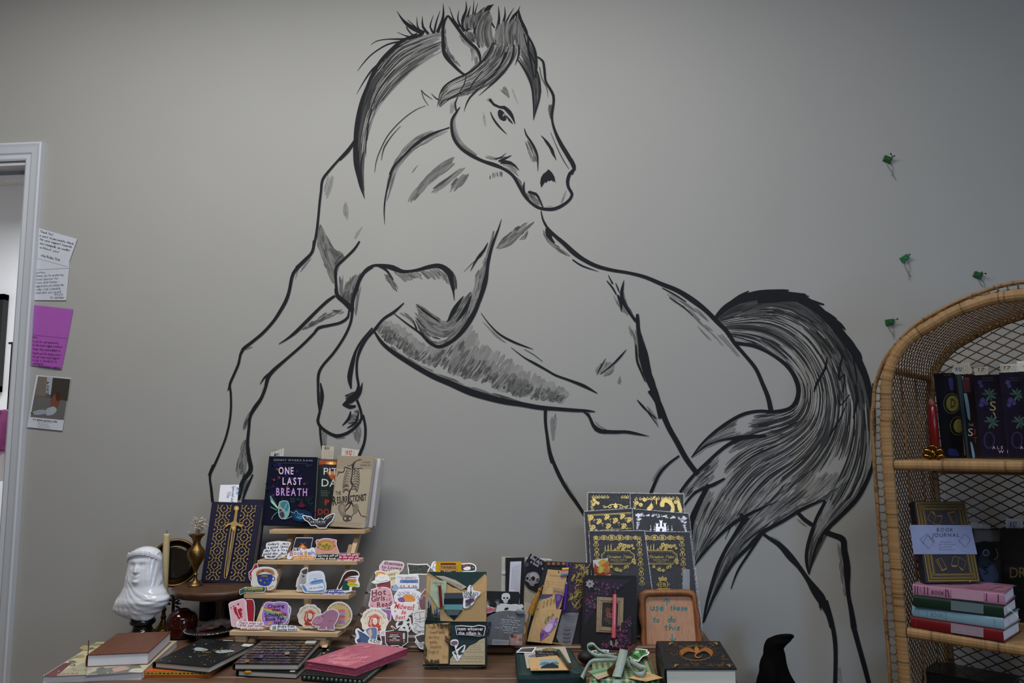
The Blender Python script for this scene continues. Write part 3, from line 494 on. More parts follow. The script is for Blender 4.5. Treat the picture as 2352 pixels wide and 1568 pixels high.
for q in ("740,790,24 810,840,26 900,900,42 980,990,54 1050,1070,38 1120,1170,38 1180,1260,66 1230,1330,76 1260,1390,54 1290,1460,38 1325,1568,44", "1040,625,28 1090,680,32 1160,730,32", "1250,785,42 1340,815,42 1412,850,50 1422,930,50 1440,1030,54 1447,1120,54 1450,1230,38 1460,1330,34 1480,1430,40 1502,1575,50",
          "1440,1030,30 1465,1080,20 1472,1118,3", "1215,1340,10 1225,1400,16 1235,1430,3", "570,640,24 618,684,24"):
    L(H7, q)
for q, n, w, ln, tn in (("1370,880 1380,1000 1395,1150 1425,1330|1400,900 1430,1100 1440,1300", 50, (6, 18), (.1, .25), (.25, .7)), ("800,815 870,860 940,915|840,820 890,860 945,910", 8, (10, 18), (.4, .7), (.5, .7)), ("1030,670 1070,710 1110,740|1035,680 1080,720 1120,745", 6, (10, 16), (.4, .8), (.5, .7)),
                        ("1255,1350 1290,1400 1290,1440|1270,1350 1295,1390 1300,1430", 8, (6, 12), (.4, .8), (.4, .7))):
    H(H7, q, n, w, ln, tn)
H(HG, "60,110 62,170 70,270|90,110 85,180 75,270", 16, (4, 8), (.2, .5), (.4, .75)); H(HG, "680,370 640,420 610,470|670,390 630,440 605,480", 14, (5, 9), (.3, .6), (.45, .75)); H(HG, "560,80 600,130 635,180|590,90 620,140 640,180", 12, (3, 6), (.3, .6), (.3, .7)); H(HG, "130,470 160,530 210,610|145,480 180,550 215,600", 10, (4, 8), (.3, .6), (.5, .8)); H(HG, "1605,1470 1610,1568|1625,1480 1630,1568", 8, (8, 14), (.4, .8), (.6, .8))
# ---- tail
TG = ["1668,772 1735,797 1785,822 1818,852 1835,890 1832,920 1812,938 1770,948 1720,955 1665,985 1620,1020 1588,1050",
      "1664,765 1740,780 1800,820 1838,865 1850,905 1835,950 1790,975 1730,990 1690,1005 1640,1040 1590,1095 1562,1140",
      "1660,755 1750,765 1815,800 1860,860 1872,915 1855,970 1800,1010 1730,1040 1680,1080 1630,1150 1602,1230 1593,1298",
      "1655,748 1760,745 1835,785 1880,850 1895,920 1880,990 1830,1050 1760,1100 1710,1160 1670,1230 1640,1320 1617,1425",
      "1652,740 1770,725 1855,765 1905,840 1925,920 1915,1000 1880,1060 1830,1110 1780,1150 1720,1210 1670,1290 1620,1425",
      "1648,735 1780,705 1880,750 1935,830 1960,920 1960,1000 1940,1070 1910,1130 1885,1180 1866,1230 1858,1280 1857,1316",
      "1645,728 1690,700 1770,680 1870,712 1940,790 1985,870 1998,960 2000,1030 1993,1090 1965,1150 1920,1195 1885,1255 1858,1316"]
for i, tm in enumerate((.68, .74, .8, .78, .66, 1.0)):
    hatch(H0, TG[i:i+2], 70, (6, 13), (.06, .2), (.45, .8), TL, t1=tm); hatch(H0, TG[i:i+2], 75, (3, 8), (.05, .16), (.25, .55), TL, t1=tm); hatch(H0, TG[i:i+2], 62, (2, 5), (.05, .16), (.12, .35), TL, t1=tm); hatch(H0, TG[i:i+2], 90, (1.5, 3.6), (.08, .24), (0, .12), TL, t1=tm); hatch(H0, TG[i:i+2], 34, (1.5, 3), (.06, .2), (.85, 1), TL, t1=tm)
hatch(H0, TG[5:7], 330, (3, 7), (.06, .14), (0, .25), TL, t1=.55); hatch(H0, ["1650,733 1700,705 1760,695 1830,700 1880,735", "1645,728 1680,700 1720,680 1790,669 1860,685"], 120, (3, 8), (.2, .5), (0, .2), TL)
hatch(H0, TG[4:6], 70, (2, 5), (.05, .14), (0, .3), TL, t0=.05, t1=.45)
LK = [("1700,957 1655,985 1615,1020 1588,1050|1712,1003 1665,1010 1625,1025 1588,1050", 60), ("1660,1030 1600,1085 1562,1135|1640,1095 1605,1125 1570,1158", 70), ("1625,1112 1600,1160 1588,1210 1592,1298|1710,1175 1665,1220 1625,1262 1593,1300|1665,1110 1630,1180 1610,1240 1593,1298", 170),
      ("1715,1190 1670,1255 1640,1330 1617,1425|1830,1170 1720,1240 1680,1300 1617,1425|1770,1175 1690,1250 1655,1320 1617,1425", 170), ("1895,1150 1868,1215 1853,1270 1857,1316|1965,1140 1905,1205 1875,1260 1857,1316", 80), ("1850,1140 1800,1180 1750,1220|1895,1150 1830,1172 1760,1222", 50), ("1800,1080 1740,1140 1690,1190|1860,1080 1800,1145 1735,1200|1925,1080 1870,1140 1800,1180|1955,1090 1905,1142 1860,1160", 130)]
for q, n in LK: hatch(H0, q.split('|'), n*2//3, (3, 8), (.15, .4), (.4, .9), TL); hatch(H0, q.split('|'), n//3, (1.5, 3.4), (.15, .45), (0, .3), TL)
for q in ("1780,674,12 1850,690,18 1905,735,18 1950,790,18 1982,850,16 2000,905,12", "1685,787,8 1735,795,7 1780,818,7 1815,848,9 1833,885,11 1831,915,10 1815,937,9 1780,945,8 1740,944,7 1700,954,8 1650,985,7 1613,1018,5 1588,1050,2", "1588,1050,2 1620,1025,4 1660,1010,4 1705,1004,10 1760,1000,5", "1706,1004,10 1665,1026,8 1620,1066,8 1585,1100,7 1562,1130,6",
          "1570,1162,4 1598,1130,6 1640,1112,8 1665,1098,4", "1628,1112,10 1603,1160,12 1588,1200,14 1585,1250,10", "1593,1300,3 1636,1247,6 1680,1205,8 1722,1180,8 1760,1162,3 1790,1150,1", "1716,1186,14 1686,1230,8 1665,1265,8 1645,1310,8 1625,1380,7 1615,1430,3", "1617,1428,3 1640,1370,6 1680,1298,8 1720,1255,9 1752,1222,9 1800,1195,8 1840,1170,8 1880,1152,5 1895,1148,2",
          "1750,1226,6 1722,1268,6 1695,1310,5 1679,1352,2", "1896,1150,6 1878,1185,8 1864,1222,8 1854,1260,8 1853,1290,8 1858,1318,3", "1858,1318,3 1874,1260,6 1893,1222,8 1925,1190,9 1968,1145,10 1995,1095,9 2006,1055,7 2006,1000,5", "2005,880,4 2007,940,8 2007,1000,8 2006,1060,6",
          "1640,733,6 1665,708,14 1700,688,16 1740,674,14 1790,669,10 1812,666,2", "1700,690,12 1770,676,16 1850,678,8 1852,677,2", "1740,690,14 1830,686,12 1893,699,3", "1720,668,2 1700,680,8 1680,695,10", "1755,685,10 1820,678,10 1858,680,2", "1870,708,12 1900,720,8 1922,732,2", "1900,725,12 1930,745,8 1942,757,2",
          "1930,760,12 1955,785,8 1965,795,2", "1955,790,12 1975,815,8 1980,824,2", "1975,830,12 1990,860,8 2000,884,2", "1940,775,10 1962,800,10 1975,840,8", "1985,860,10 1995,890,14 2002,930,12 2004,980,8"):
    L(H0, q, a=TL)
for q in ("1935,815,3 1928,850,6 1927,873,4 1940,858,3 1936,900,3", "1955,800,4 1965,850,4 1968,880,2", "1963,885,4 1968,920,6 1960,960,3", "1923,905,2 1930,930,3 1952,905,2", "1945,925,2 1930,960,3 1905,1000,3", "1870,900,3 1876,880,6 1900,840,3", "1900,820,3 1895,845,5 1880,870,2"): L(H0, q, a=TL)
hm = thing('horse_mural', WALL.P(1250, 1300), 'large black line painting of a rearing horse brushed directly on the greige wall', 'mural')
LN.build('outline', hm, PAINT); SH.build('brush_shading', hm, PAINT); MN.build('mane', hm, PAINT); TL.build('tail', hm, PAINT)
# ================================================================== TABLE
M_WOOD = mat('walnut_table', '#5f4737', rough=.38, noise=.22, scale=9, stretch=(1, 14, 14), bump=.15, spec=.4)
M_WOOD2 = mat('dark_wood', '#4a3224', rough=.45, noise=.2, scale=10, stretch=(1, 10, 10), bump=.2)
M_PINE = mat('light_pine', '#bfa17c', rough=.5, noise=.09, scale=14, stretch=(.6, 9, 9), bump=.1)
M_PAPER = mat('sticker_paper', '#e6e7ec', rough=.45, noise=.01)
M_PAGES = mat('page_edges', '#cfc8b8', rough=.8, noise=.1, scale=60, stretch=(.2, .2, 30), bump=.2)
M_WPAGES = mat('white_page_edges', '#cfcfd6', rough=.8, noise=.05, scale=60, stretch=(.2, .2, 30), bump=.2)
M_CLEAR = mat('clear_acrylic', '#ffffff', rough=.03, trans=1.0, spec=.5, noise=0, ior=1.2)
M_BRASS = mat('aged_brass', '#6f5630', rough=.36, metal=.95, noise=.25, scale=25)
M_BLACK = mat('black_card', '#131316', rough=.6, noise=.1)
M_KRAFT = mat('kraft_paper', '#b89768', rough=.8, noise=.06, scale=90)
ZT, ZL = .76, .772
XL, XR = HP(ZT).P(289, 1475).x, HP(ZT).P(1648, 1500).x
YL = HP(ZT).P(1160, 1495).y; XLL = HP(ZL).P(456, 1475).x; YG = HP(ZT).P(1100, 1557).y; YF = YG-.22
tb = thing('display_table', ((XL+XR)/2, YF/2, 0), 'long brown wooden display table with a raised back ledge standing against the mural wall', 'table')
for y0, y1 in ((YL-.002, YG+.0012), (YG-.0012, YF)): mk('plank', *box(((XL+XR)/2, (y0+y1)/2, ZT-.012), (XR-XL, abs(y0-y1), .024), bev=.002), M_WOOD, tb)
mk('back_ledge', *box(((XLL+XR)/2, (YL-.015)/2, (ZL+ZT)/2), (XR-XLL-.004, -YL-.015, ZL-ZT), bev=.003), M_WOOD, tb)
mk('ledge_moulding', *box(((XLL+XR)/2, YL-.004, ZT+.002), (XR-XLL-.02, .008, .004), bev=.001), M_WOOD2, tb)
mk('plank', *box(((XL+XR)/2, (YL-.004)/2-.004, ZT-.012), (XR-XL, -YL-.002, .024), bev=.002), M_WOOD, tb)
mk('apron', *box(((XL+XR)/2, YF+.03, ZT-.08), (XR-XL-.06, .02, .11), bev=.003), M_WOOD2, tb)
for sx in (XL+.05, XR-.05):
    mk('side_apron', *box((sx, YF/2, ZT-.08), (.02, -YF-.08, .11), bev=.003), M_WOOD2, tb)
    for sy in (YF+.05, -.05): mk('leg', *lathe([(.018, 0), (.022, .03), (.02, .3), (.028, .5), (.022, .55), (.03, .6), (.03, ZT-.025)], (sx, sy, 0), 16), M_WOOD2, tb)
# ================================================================== book builders
def flatbook(name, px, zt, th, cov, pages, label, spine=3, cat='book', group=None, ct=.0022, over=.003, sub=None, artfr=None):
    pl = HP(zt); W = [p if isinstance(p, Vector) else pl.P(*p) for p in px]; c = sum(W, Vector())/4
    if (W[1]-W[0]).cross(W[2]-W[0]).z < 0: W.reverse()
    r = thing(name, (c.x, c.y, zt-th), label, cat, group)
    D = Vector((0, 0, -1))
    mk('front_cover', *extr(W, D*ct), cov, r)
    mk('back_cover', *extr([w+D*(th-ct) for w in W], D*ct), cov, r)
    Q = [w+(c-w).normalized()*over*1.4+D*ct for w in W]
    P_ = []
    n = 4
    mk('page_block', *extr(Q, D*(th-2*ct)), pages, r)
    a, b = W[spine], W[(spine+1) % 4]; o = (b-a).cross(Vector((0, 0, 1))).normalized()
    if o.dot(c-a) > 0: o = -o
    arc = []
    for k in range(9):
        t = math.pi*k/8; arc.append((math.sin(t)*ct*1.6, -th/2+math.cos(t)*th/2))
    V = [a+o*u+D*(-v) for u, v in arc]+[b+o*u+D*(-v) for u, v in arc]
    mk('spine', V, [tuple(range(8, -1, -1)), tuple(range(9, 18))]+[(i, i+1, i+10, i+9) for i in range(8)], cov, r)
    return r
def upbook(name, pl, px, th, cov, pages, label, cat='book', group=None, ct=.0022, over=.004, fr=(0, 0, 1), off=0.0, spine='L', parent_thing=None):
    W = [pl.P(fr[0]+p[0]*fr[2], fr[1]+p[1]*fr[2], off) for p in px]; c = sum(W, Vector())/4; N = pl.n
    base = (W[2]+W[3])/2; r = thing(name, (base.x, base.y, min(w.z for w in W)), label, cat, group)
    def pr(poly, v):
        if (poly[1]-poly[0]).cross(poly[2]-poly[0]).dot(N) > 0: poly = poly[::-1]
        V, F = extr(poly, v); return V, [f[::-1] for f in F]
    mk('front_cover', *pr(W, -N*ct), cov, r); mk('back_cover', *pr([w-N*(th-ct) for w in W], -N*ct), cov, r)
    Q = [w+(c-w).normalized()*over*1.4-N*ct for w in W]; mk('page_block', *pr(Q, -N*(th-2*ct)), pages, r)
    i, j = (0, 3) if spine == 'L' else (1, 2)
    o = (W[0]-W[1]).normalized()*(1 if spine == 'L' else -1)*ct*.8
    V, F = extr([W[i], W[j], W[j]-N*th, W[i]-N*th], o); mk('spine', V, F if spine == 'L' else [f[::-1] for f in F], cov, r)
    return r
# ================================================================== RATTAN CABINET in the corner
CU = Vector((math.cos(R(-41.4)), math.sin(R(-41.4)), 0)); CW = Vector((math.cos(R(48.6)), math.sin(R(48.6)), 0)); CP0 = at(2045, 1100, 2.0); CP0.z = 0; CD = .366
FP = PL(CP0, -CW)
def cabpl(d): return PL(CP0+CW*d, -CW)
def loc2(p, d=0): q = p-CP0; return (q.dot(CU), q.z)
def cw(s, z, d=0.0): return CP0+CU*s+CW*d+Vector((0, 0, z))
fpx = S("2043,1100 2037,950 2038,870 2056,818 2091,776 2139,745 2187,718 2235,699 2283,685 2353,676")
rpx = S("2011,1100 2007,919 2017,865 2034,823 2066,782 2107,743 2155,715 2206,689 2251,672 2299,656 2353,647")
def sym(px):
    L_ = [loc2(FP.P(*p)) for p in px]; s0 = loc2(FP.P(2353, 676))[0]
    L_ = [(L_[0][0], .02)]+L_; L_[-1] = (s0, L_[-1][1]); return L_+[(2*s0-a, b) for a, b in reversed(L_[:-1])], s0
fl, S0 = sym(fpx); rl, _ = sym(rpx)
def resample(P, step):
    Q = crom(P, .01); out = [Q[0]]; acc = 0
    for i in range(1, len(Q)):
        acc += math.dist(Q[i-1], Q[i])
        if acc >= step: out.append(Q[i]); acc = 0
    return out
fl2 = resample(fl, .0001); 
def even(P, step):
    ls = [0]
    for i in range(1, len(P)): ls.append(ls[-1]+math.dist(P[i-1], P[i]))
    n = int(ls[-1]/step); return [res(P, k/n) for k in range(n+1)]
ET = thing('rattan_etagere', cw(S0, 0, CD/2), 'tall honey-coloured wicker étagère with an arched top and woven lattice sides in the corner', 'shelf unit')
def cane(name, pts, r, parent, base='#84653f', n=10, flat=1.0, up=None, var=.16, slit=.06, smooth=False, **kw):
    V, F = tube(pts, r, n, flat=flat, up=up); m = len(pts)-1; rc = []
    b = lin(base); d = 0
    for i in range(m):
        d = .75*d+random.uniform(-var, var)*.5; k = 1+d+random.uniform(-var, var)*.5
        if random.random() < slit: k *= .5
        rc.append(tuple(max(0.0, x*k*(1+random.uniform(-.03, .03))) for x in b))
    cols = [rc[min(i//n, m-1)] for i in range(m*n)]+[b, b]
    return mk(name, V, F, CANE, parent, cols=cols, smooth=smooth, **kw)
ev = even(fl2, .0042)
def bumpy(pts, r): return [r*(1+random.uniform(-.03, .03)) for _ in pts]
P_ = [cw(a, b) for a, b in ev]; cane('front_frame', P_, bumpy(P_, .0155), ET, up=CW, flat=.75, n=12)
P_ = [cw(a, b, CD) for a, b in even(fl2, .008)]; cane('back_frame', P_, .013, ET, up=CW, flat=.8, base='#6c5130')
rr = even(resample(rl, .0001), .005); P_ = [cw(a, b) for a, b in rr]; cane('rim', P_, bumpy(P_, .0055), ET, up=CW, n=8, base='#785a35')
# looped lacing between rim and frame
V, F = [], []; fe = even(fl2, .004); re_ = even(resample(rl, .0001), .021)
for k, (a, b) in enumerate(re_):
    if b < .3: continue
    q = min(fe, key=lambda p: (p[0]-a)**2+(p[1]-b)**2); dx, dz = q[0]-a, q[1]-b; l = math.hypot(dx, dz) or 1
    g = max(0, l-.0155-.004); mx, mz = a+dx/l*(.005+g/2), b+dz/l*(.005+g/2); tx, tz = -dz/l, dx/l; pts = []
    for j in range(12):
        w = 2*math.pi*j/12; pts.append(cw(mx+tx*math.cos(w)*.0115+dx/l*math.sin(w)*(g/2+.002), mz+tz*math.cos(w)*.0115+dz/l*math.sin(w)*(g/2+.002), -.004+.003*math.sin(w+k)))
    v, f = tube(pts, .0012, 5, closed=True); F += [tuple(i+len(V) for i in q_) for q_ in f]; V += v
mk('lacing', V, F, mat('dark_cane', '#5b3d22', rough=.6, noise=.2), ET, kind='stuff', smooth=True)
# lattice on sides and arch
V, F = [], []; SP = .0205; PT = even(fl2, .0025); NL = len(PT); nn = int(CD/.0025)
def strip(pts, wd, th, nrm):
    global V, F
    for p, q in zip(pts[:-1], pts[1:]):
        t = (q[0]-p[0]); 
        if t.length < 1e-6: continue
        t.normalize(); s = t.cross(p[1]).normalized()*wd; h = p[1]*th; k = len(V)
        V += [p[0]-s-h, p[0]+s-h, p[0]+s+h, p[0]-s+h, q[0]-s-h, q[0]+s-h, q[0]+s+h, q[0]-s+h]
        F += [(k, k+1, k+5, k+4), (k+1, k+2, k+6, k+5), (k+2, k+3, k+7, k+6), (k+3, k, k+4, k+7)]
nst = int((NL*.0025+CD)/SP)
for fam in (1, -1):
    for k in range(-int(CD/SP), nst):
        pts = []
        for j in range(0, nn, 12):
            i = int((k*SP+(j*.0025)*(fam) + (CD if fam < 0 else 0))/.0025)
            if 0 <= i < NL-1:
                a, b = PT[i], PT[i+1]; l = math.dist(a, b) or 1; n_ = CU*(-(b[1]-a[1])/l)+Vector((0, 0, (b[0]-a[0])/l))
                pts.append((cw(a[0], a[1], j*.0025)+n_*(.0008*fam), n_))
        if len(pts) > 1 and pts[0][0].z > .3: strip(pts, .0014, .0007, None)
mk('side_lattice', V, F, mat('lattice_cane', '#55391f', rough=.6, noise=.25, scale=80), ET, kind='stuff')
V, F = [], []; zmax = max(b for a, b in fl2); tops = {}
for a, b in fl2: tops[int(a/.01)] = max(tops.get(int(a/.01), 0), b)
for fam in (1, -1):
    z0 = -.2
    while z0 < zmax+.5:
        pts = []
        for i in range(int(2*S0/.015)+1):
            s_ = i*.015; z = z0+fam*.56*(s_ if fam > 0 else s_)
            if .32 < z < tops.get(int(s_/.01), 0): pts.append((cw(s_, z, CD-.003*fam), CW))
            else:
                if len(pts) > 1: strip(pts, .0016, .0007, None)
                pts = []
        if len(pts) > 1: strip(pts, .0016, .0007, None)
        z0 += .026
mk('back_lattice', V, F, MATS['lattice_cane'], ET, kind='stuff')
SZ1, SZ2 = FP.P(2064, 1056).z, FP.P(2087, 1440).z; SZ3 = SZ2-(SZ1-SZ2); cz = FP.P(2070, 842).z
M_SHELF = mat('woven_shelf', '#8c6f48', rough=.6, noise=.18, scale=60, stretch=(1, 8, 1), bump=.3)
for z in (SZ1, SZ2, SZ3, SZ3-.3):
    sh = mk('shelf', *box(tuple(cw(S0, z-.009, CD/2+.004)), (2*S0-.03, CD-.01, .016), rz=R(-41.4)), M_SHELF, ET)
    n = int((2*S0-.03)/.0045); P_ = [cw(.015+(2*S0-.03)*i/n, z-.0135, 0) for i in range(n+1)]; cane('shelf_edge', P_, bumpy(P_, .0135), sh, up=CW, flat=.8, n=12)
    mk('under_rail', *box(tuple(cw(S0, z-.035, CD-.02)), (2*S0-.03, .012, .03), rz=R(-41.4)), mat('brown_rail', '#6e5233', rough=.6), sh)
for s_ in (.004, 2*S0-.004):
    P_ = [cw(s_, cz-.012*(i/40), CD*i/40) for i in range(41)]; cane('crossbar', P_, .0095, ET, base='#a27d4c')
    for d in (.13, .25): P_ = [cw(s_, .3+(cz-.32)*i/60, d) for i in range(61)]; cane('rib', P_, .003, ET, base='#7d5a34', n=6)
P_ = [cw(S0, .3+(zmax-.32)*i/60, CD) for i in range(61)]; cane('centre_post', P_, .010, ET, base='#6d4e2c', n=8)
# ================================================================== LEFT END OF THE TABLE
FB = (240, 1200, .17857)                                            # frame of drawing units for this corner
# ---- veiled bust
def bust():
    bp = HP(ZT).P(325, 1462); d = (bp-CAMP).dot(ROT @ Vector((0, 0, -1))); k = d/FPX
    zb = bp.z+.052; V, F = [], []; n = 96
    rows = S("1215,400,560 1195,235,640 1150,175,715 1100,138,765 1050,140,815 1000,155,846 960,178,842 920,205,815 880,228,795 840,245,768 800,262,748 760,270,740 700,280,733 640,288,728 580,296,722 520,302,718 470,304,716 430,315,706 400,325,694 370,346,674 345,378,640 328,415,602 317,452,566 312,485,530")
    rows = [(r[0], r[1], r[2]) for r in crom(rows, 11)]; ytop, ybot = 312, 1215; sc = FB[2]*k; zz = lambda y: zb+(ybot-y)*sc
    cx0 = bp.x; m = len(rows)
    for y, a, b in rows:
        xc = ((a+b)/2-500)*sc; rx = (b-a)/2*sc; t = max(0, min(1, (y-700)/350)); ry = rx*(.92*(1-t)+.56*t); cy = -.004*t
        for i in range(n):
            w = 2*math.pi*i/n; ux, uy = math.cos(w), math.sin(w); X = xc+rx*ux; px = 500+X/sc; f = max(0, -uy)
            dd = 0.0
            if uy < .2:
                g = lambda x0, y0, sx, sy: math.exp(-((px-x0)/sx)**2-((y-y0)/sy)**2)
                dd += .009*g(497, 570, 22, 45)+.005*g(495, 605, 30, 16)-.0038*g(435, 530, 40, 26)-.0038*g(565, 526, 40, 26)+.0012*g(500, 480, 80, 22)+.0022*g(435, 532, 20, 10)+.0022*g(568, 528, 20, 10)
                dd += .004*g(500, 655, 34, 10)+.0035*g(500, 678, 30, 9)+.006*g(500, 725, 36, 22)-.003*g(500, 632, 30, 12)
            fold = 0.0
            side = min(1, abs(px-505)/190)
            rdg = lambda v, p=1.6: (abs(math.cos(v))**p)
            if y < 800: fold += .0011*math.sin(px*.17+y*.012)*side**1.5+.0005*math.sin(px*.36)*(.3+.7*side)
            if px > 330 and y > 520:      # swags falling from the left temple to the right shoulder
                hx = 330*(1-math.exp(-(px-330)/150))*1.25; q = y-hx; tt = max(0, min(1, (q-500)/60))*max(0, min(1, (1010-q)/160))*max(0, min(1, (px-330)/60))
                if 440 < px < 600 and y < 720: tt *= .25
                fold += tt*(.0026*rdg(q*.034)+.0009*rdg(q*.085+1))-tt*.0015
            if px > 420 and y > 900:      # rings of cloth under the right shoulder
                q = math.hypot((px-640)*.62, y-820); fold += .0016*rdg(q*.05+.4)*min(1, (y-900)/80)*min(1, (px-420)/90)
            if px < 400 and y > 560: fold += .0016*rdg((px+(y-700)*.30)*.055)*min(1, (y-560)/150)
            if px <= 520 and y > 930: fold += .0014*rdg((px-(y-900)*.15)*.045)*min(1, (y-930)/80)
            rad = 1; V.append(Vector((cx0+X+ux*fold, bp.y+cy+(ry+dd)*uy+fold*uy, zz(y)+(.008*math.sin(w*2) if y > 1150 else 0))))
    for r in range(m-1): F += [(r*n+i, r*n+(i+1) % n, (r+1)*n+(i+1) % n, (r+1)*n+i) for i in range(n)]
    F += [tuple(range(n-1, -1, -1)), tuple(range((m-1)*n, m*n))]
    t = thing('veiled_bust', (bp.x, bp.y, bp.z), 'glossy white veiled bust with flower wreath on a black pedestal', 'statue')
    W = mat('glazed_white', '#d4d6dc', rough=.18, spec=.5, noise=.01, coat=.5)
    mk('bust', V, F, W, t, smooth=True)
    wv = []
    for j in range(23):
        u = j/22*2-1; px = 508+u*205; py = 385+u*u*95-18*u; Xc = (px-500)*sc; ang = u*1.45; rx = 208*sc
        wv.append(Vector((cx0+math.sin(ang)*rx+.001, bp.y-math.cos(ang)*rx*.93, zz(372+abs(u)**2*125-10*u))))
    parts = []
    for c in wv:
        nrm = Vector((c.x-cx0, c.y-bp.y, 0)).normalized(); tx = Vector((-nrm.y, nrm.x, 0)); r0 = random.uniform(0, 2)
        for q in range(5):
            a = r0+q*1.2566; parts.append(sphere(c+tx*math.cos(a)*.0032+Vector((0, 0, math.sin(a)*.0036)), .003, 7, sz=.9))
        parts.append(sphere(c+nrm*.002, .0017, 6))
        parts.append(sphere(c+Vector((random.uniform(-.003, .003), 0, .006)), .0022, 6)); parts.append(sphere(c+Vector((random.uniform(-.003, .003), 0, -.005)), .0022, 6))
    mk('flower_wreath', *merge(*parts), W, t, smooth=True)
    mk('pedestal', *lathe([(.043, 0), (.045, .006), (.04, .012), (.031, .018), (.026, .027), (.027, .033), (.034, .038), (.036, .044), (.034, .05), (.029, .055), (.028, .062), (.012, .066)], (bp.x+.001, bp.y, bp.z), 40), mat('glossy_black', '#0c0c0f', rough=.12, coat=.6), t, smooth=True)
bust()
# ---- cream taper candle in a brass stick
bp = HP(ZT).P(374, 1447); k = (bp-CAMP).dot(ROT @ Vector((0, 0, -1)))/FPX
t = thing('candlestick', bp, 'brass candlestick with a flared foot beside the white bust', 'candlestick')
mk('foot', *lathe([(.026, 0), (.027, .003), (.022, .008), (.014, .016), (.009, .026), (.006, .034)], bp, 28), M_BRASS, t, smooth=True)
mk('stem', *lathe([(.006, .033), (.009, .038), (.006, .043), (.005, .055), (.009, .06), (.005, .066), (.006, .074), (.0115, .078), (.0125, .09), (.0105, .09)], bp, 24), M_BRASS, t, smooth=True)
ct = PL((0, bp.y, 0), (0, -1, 0)).P(383, 1225); h = ct.z-(bp.z+.085)
t = thing('taper_candle', bp+Vector((0, 0, .085)), 'tall cream taper candle behind the white bust', 'candle')
dx = ct.x-bp.x
v, f = lathe([(.0098, 0), (.0102, .02), (.0095, h*.3), (.0097, h*.6), (.0095, h*.97), (.0085, h*.995), (.004, h)], (0, 0, 0), 18); mk('wax', [bp+Vector((p.x+dx*p.z/h, p.y, p.z+.085)) for p in v], f, mat('cream_wax', '#b3a478', rough=.45, noise=.04), t, smooth=True)
mk('wick', *tube([ct, ct+Vector((.001, 0, .006)), ct+Vector((-.0005, 0, .010))], .0008, 5), M_BLACK, t)
# ---- round brass mirror behind the candle
c = at(402, 1292, 2.33); k = 2.33/FPX
def disc(prof, c, nrm, n=48):
    V, F = lathe(prof, (0, 0, 0), n); q = Vector((0, 0, 1)).rotation_difference(Vector(nrm).normalized()); return [c+q @ v for v in V], F
nr = Vector((.34, -1, .12)); rr_ = 53*k
t = thing('round_mirror', (c.x, c.y, ZT), 'round brass-rimmed dark mirror standing behind the candle', 'mirror')
mk('rim', *disc([(rr_, -.006), (rr_+.001, .004), (rr_-.002, .008), (rr_-.006, .008), (rr_-.008, .002), (rr_-.008, -.004)], c, nr), M_BRASS, t, smooth=True)
mk('glass', *disc([(rr_-.007, 0), (rr_-.03, .0005), (.001, .001)], c, nr), mat('dark_mirror', '#3a332b', rough=.12, metal=.75, noise=.15, scale=6), t, smooth=True)
mk('stem', *tube([(c.x, c.y, ZT+.01), (c.x, c.y, c.z-rr_)], .005), M_BRASS, t); mk('foot', *lathe([(.04, 0), (.041, .004), (.02, .009), (.006, .014)], (c.x, c.y, ZT), 28), M_BRASS, t, smooth=True)
# ---- wooden cake stand
zc = ZL+.128; cp = HP(zc).P(508, 1342); cb = Vector((cp.x, cp.y, ZL)); k = (cp-CAMP).dot(ROT @ Vector((0, 0, -1)))/FPX; rc = 104*k
t = thing('cake_stand', cb, 'dark walnut pedestal cake stand holding the brass vase and sword book', 'cake stand')
M_CS = mat('stand_wood', '#4a3325', rough=.4, noise=.25, scale=12, stretch=(1, 8, 1), bump=.2)
mk('plate', *lathe([(.02, .098), (rc*.75, .1), (rc*.93, .106), (rc, .118), (rc+.001, .126), (rc-.006, .1285), (rc-.012, .128), (.002, .128)], cb, 64), M_CS, t, smooth=True)
mk('stem', *lathe([(.02, .012), (.014, .025), (.0115, .05), (.0125, .075), (.02, .092), (.026, .1)], cb, 28), M_CS, t, smooth=True)
mk('foot', *lathe([(.048, 0), (.049, .006), (.04, .011), (.02, .016)], cb, 40), M_CS, t, smooth=True)
# ---- brass bud vase with dried flowers
vp = HP(zc+.0005).P(448, 1344); t = thing('brass_vase', vp, 'slender brass bud vase of dried white flowers on the cake stand', 'vase')
k = (vp-CAMP).dot(ROT @ Vector((0, 0, -1)))/FPX*.17857
pr = [(95, 0), (90, 12), (60, 30), (32, 60), (22, 95), (18, 128), (34, 134), (34, 142), (18, 148), (24, 190), (52, 250), (92, 320), (110, 370), (112, 410), (92, 455), (58, 495), (46, 530), (48, 565), (68, 605), (106, 640), (108, 643), (100, 642), (40, 600), (30, 560)]
mk('body', *lathe([(r*k, z*k) for r, z in pr], vp, 36, wob=lambda a, kk: (.07*math.cos(a*6) if kk in (19, 20, 21) else 0)), M_BRASS, t, smooth=True)
stm, fl_ = [], []
zt_ = vp.z+640*k
for i in range(26):
    a = random.uniform(0, 6.28); r = random.uniform(.002, .022); hgt = random.uniform(.012, .044)*(1 if i else 1)
    top = Vector((vp.x+math.cos(a)*r*.9+.006, vp.y+math.sin(a)*r, zt_+hgt)); stm.append(tube([(vp.x, vp.y, zt_-.02), ((vp.x+top.x)/2, (vp.y+top.y)/2, zt_+hgt*.5), top], .0005, 4))
    for q in range(4):
        c = top+Vector([random.uniform(-.006, .006) for _ in range(3)]); fl_.append(sphere(c, random.uniform(.0017, .0028), 6)); stm.append(tube([top, c], .0004, 3))
c = at(433, 1222, 2.12); fl_.append(sphere(c, .0025, 6)); stm.append(tube([(vp.x, vp.y, zt_), c], .0004, 4))
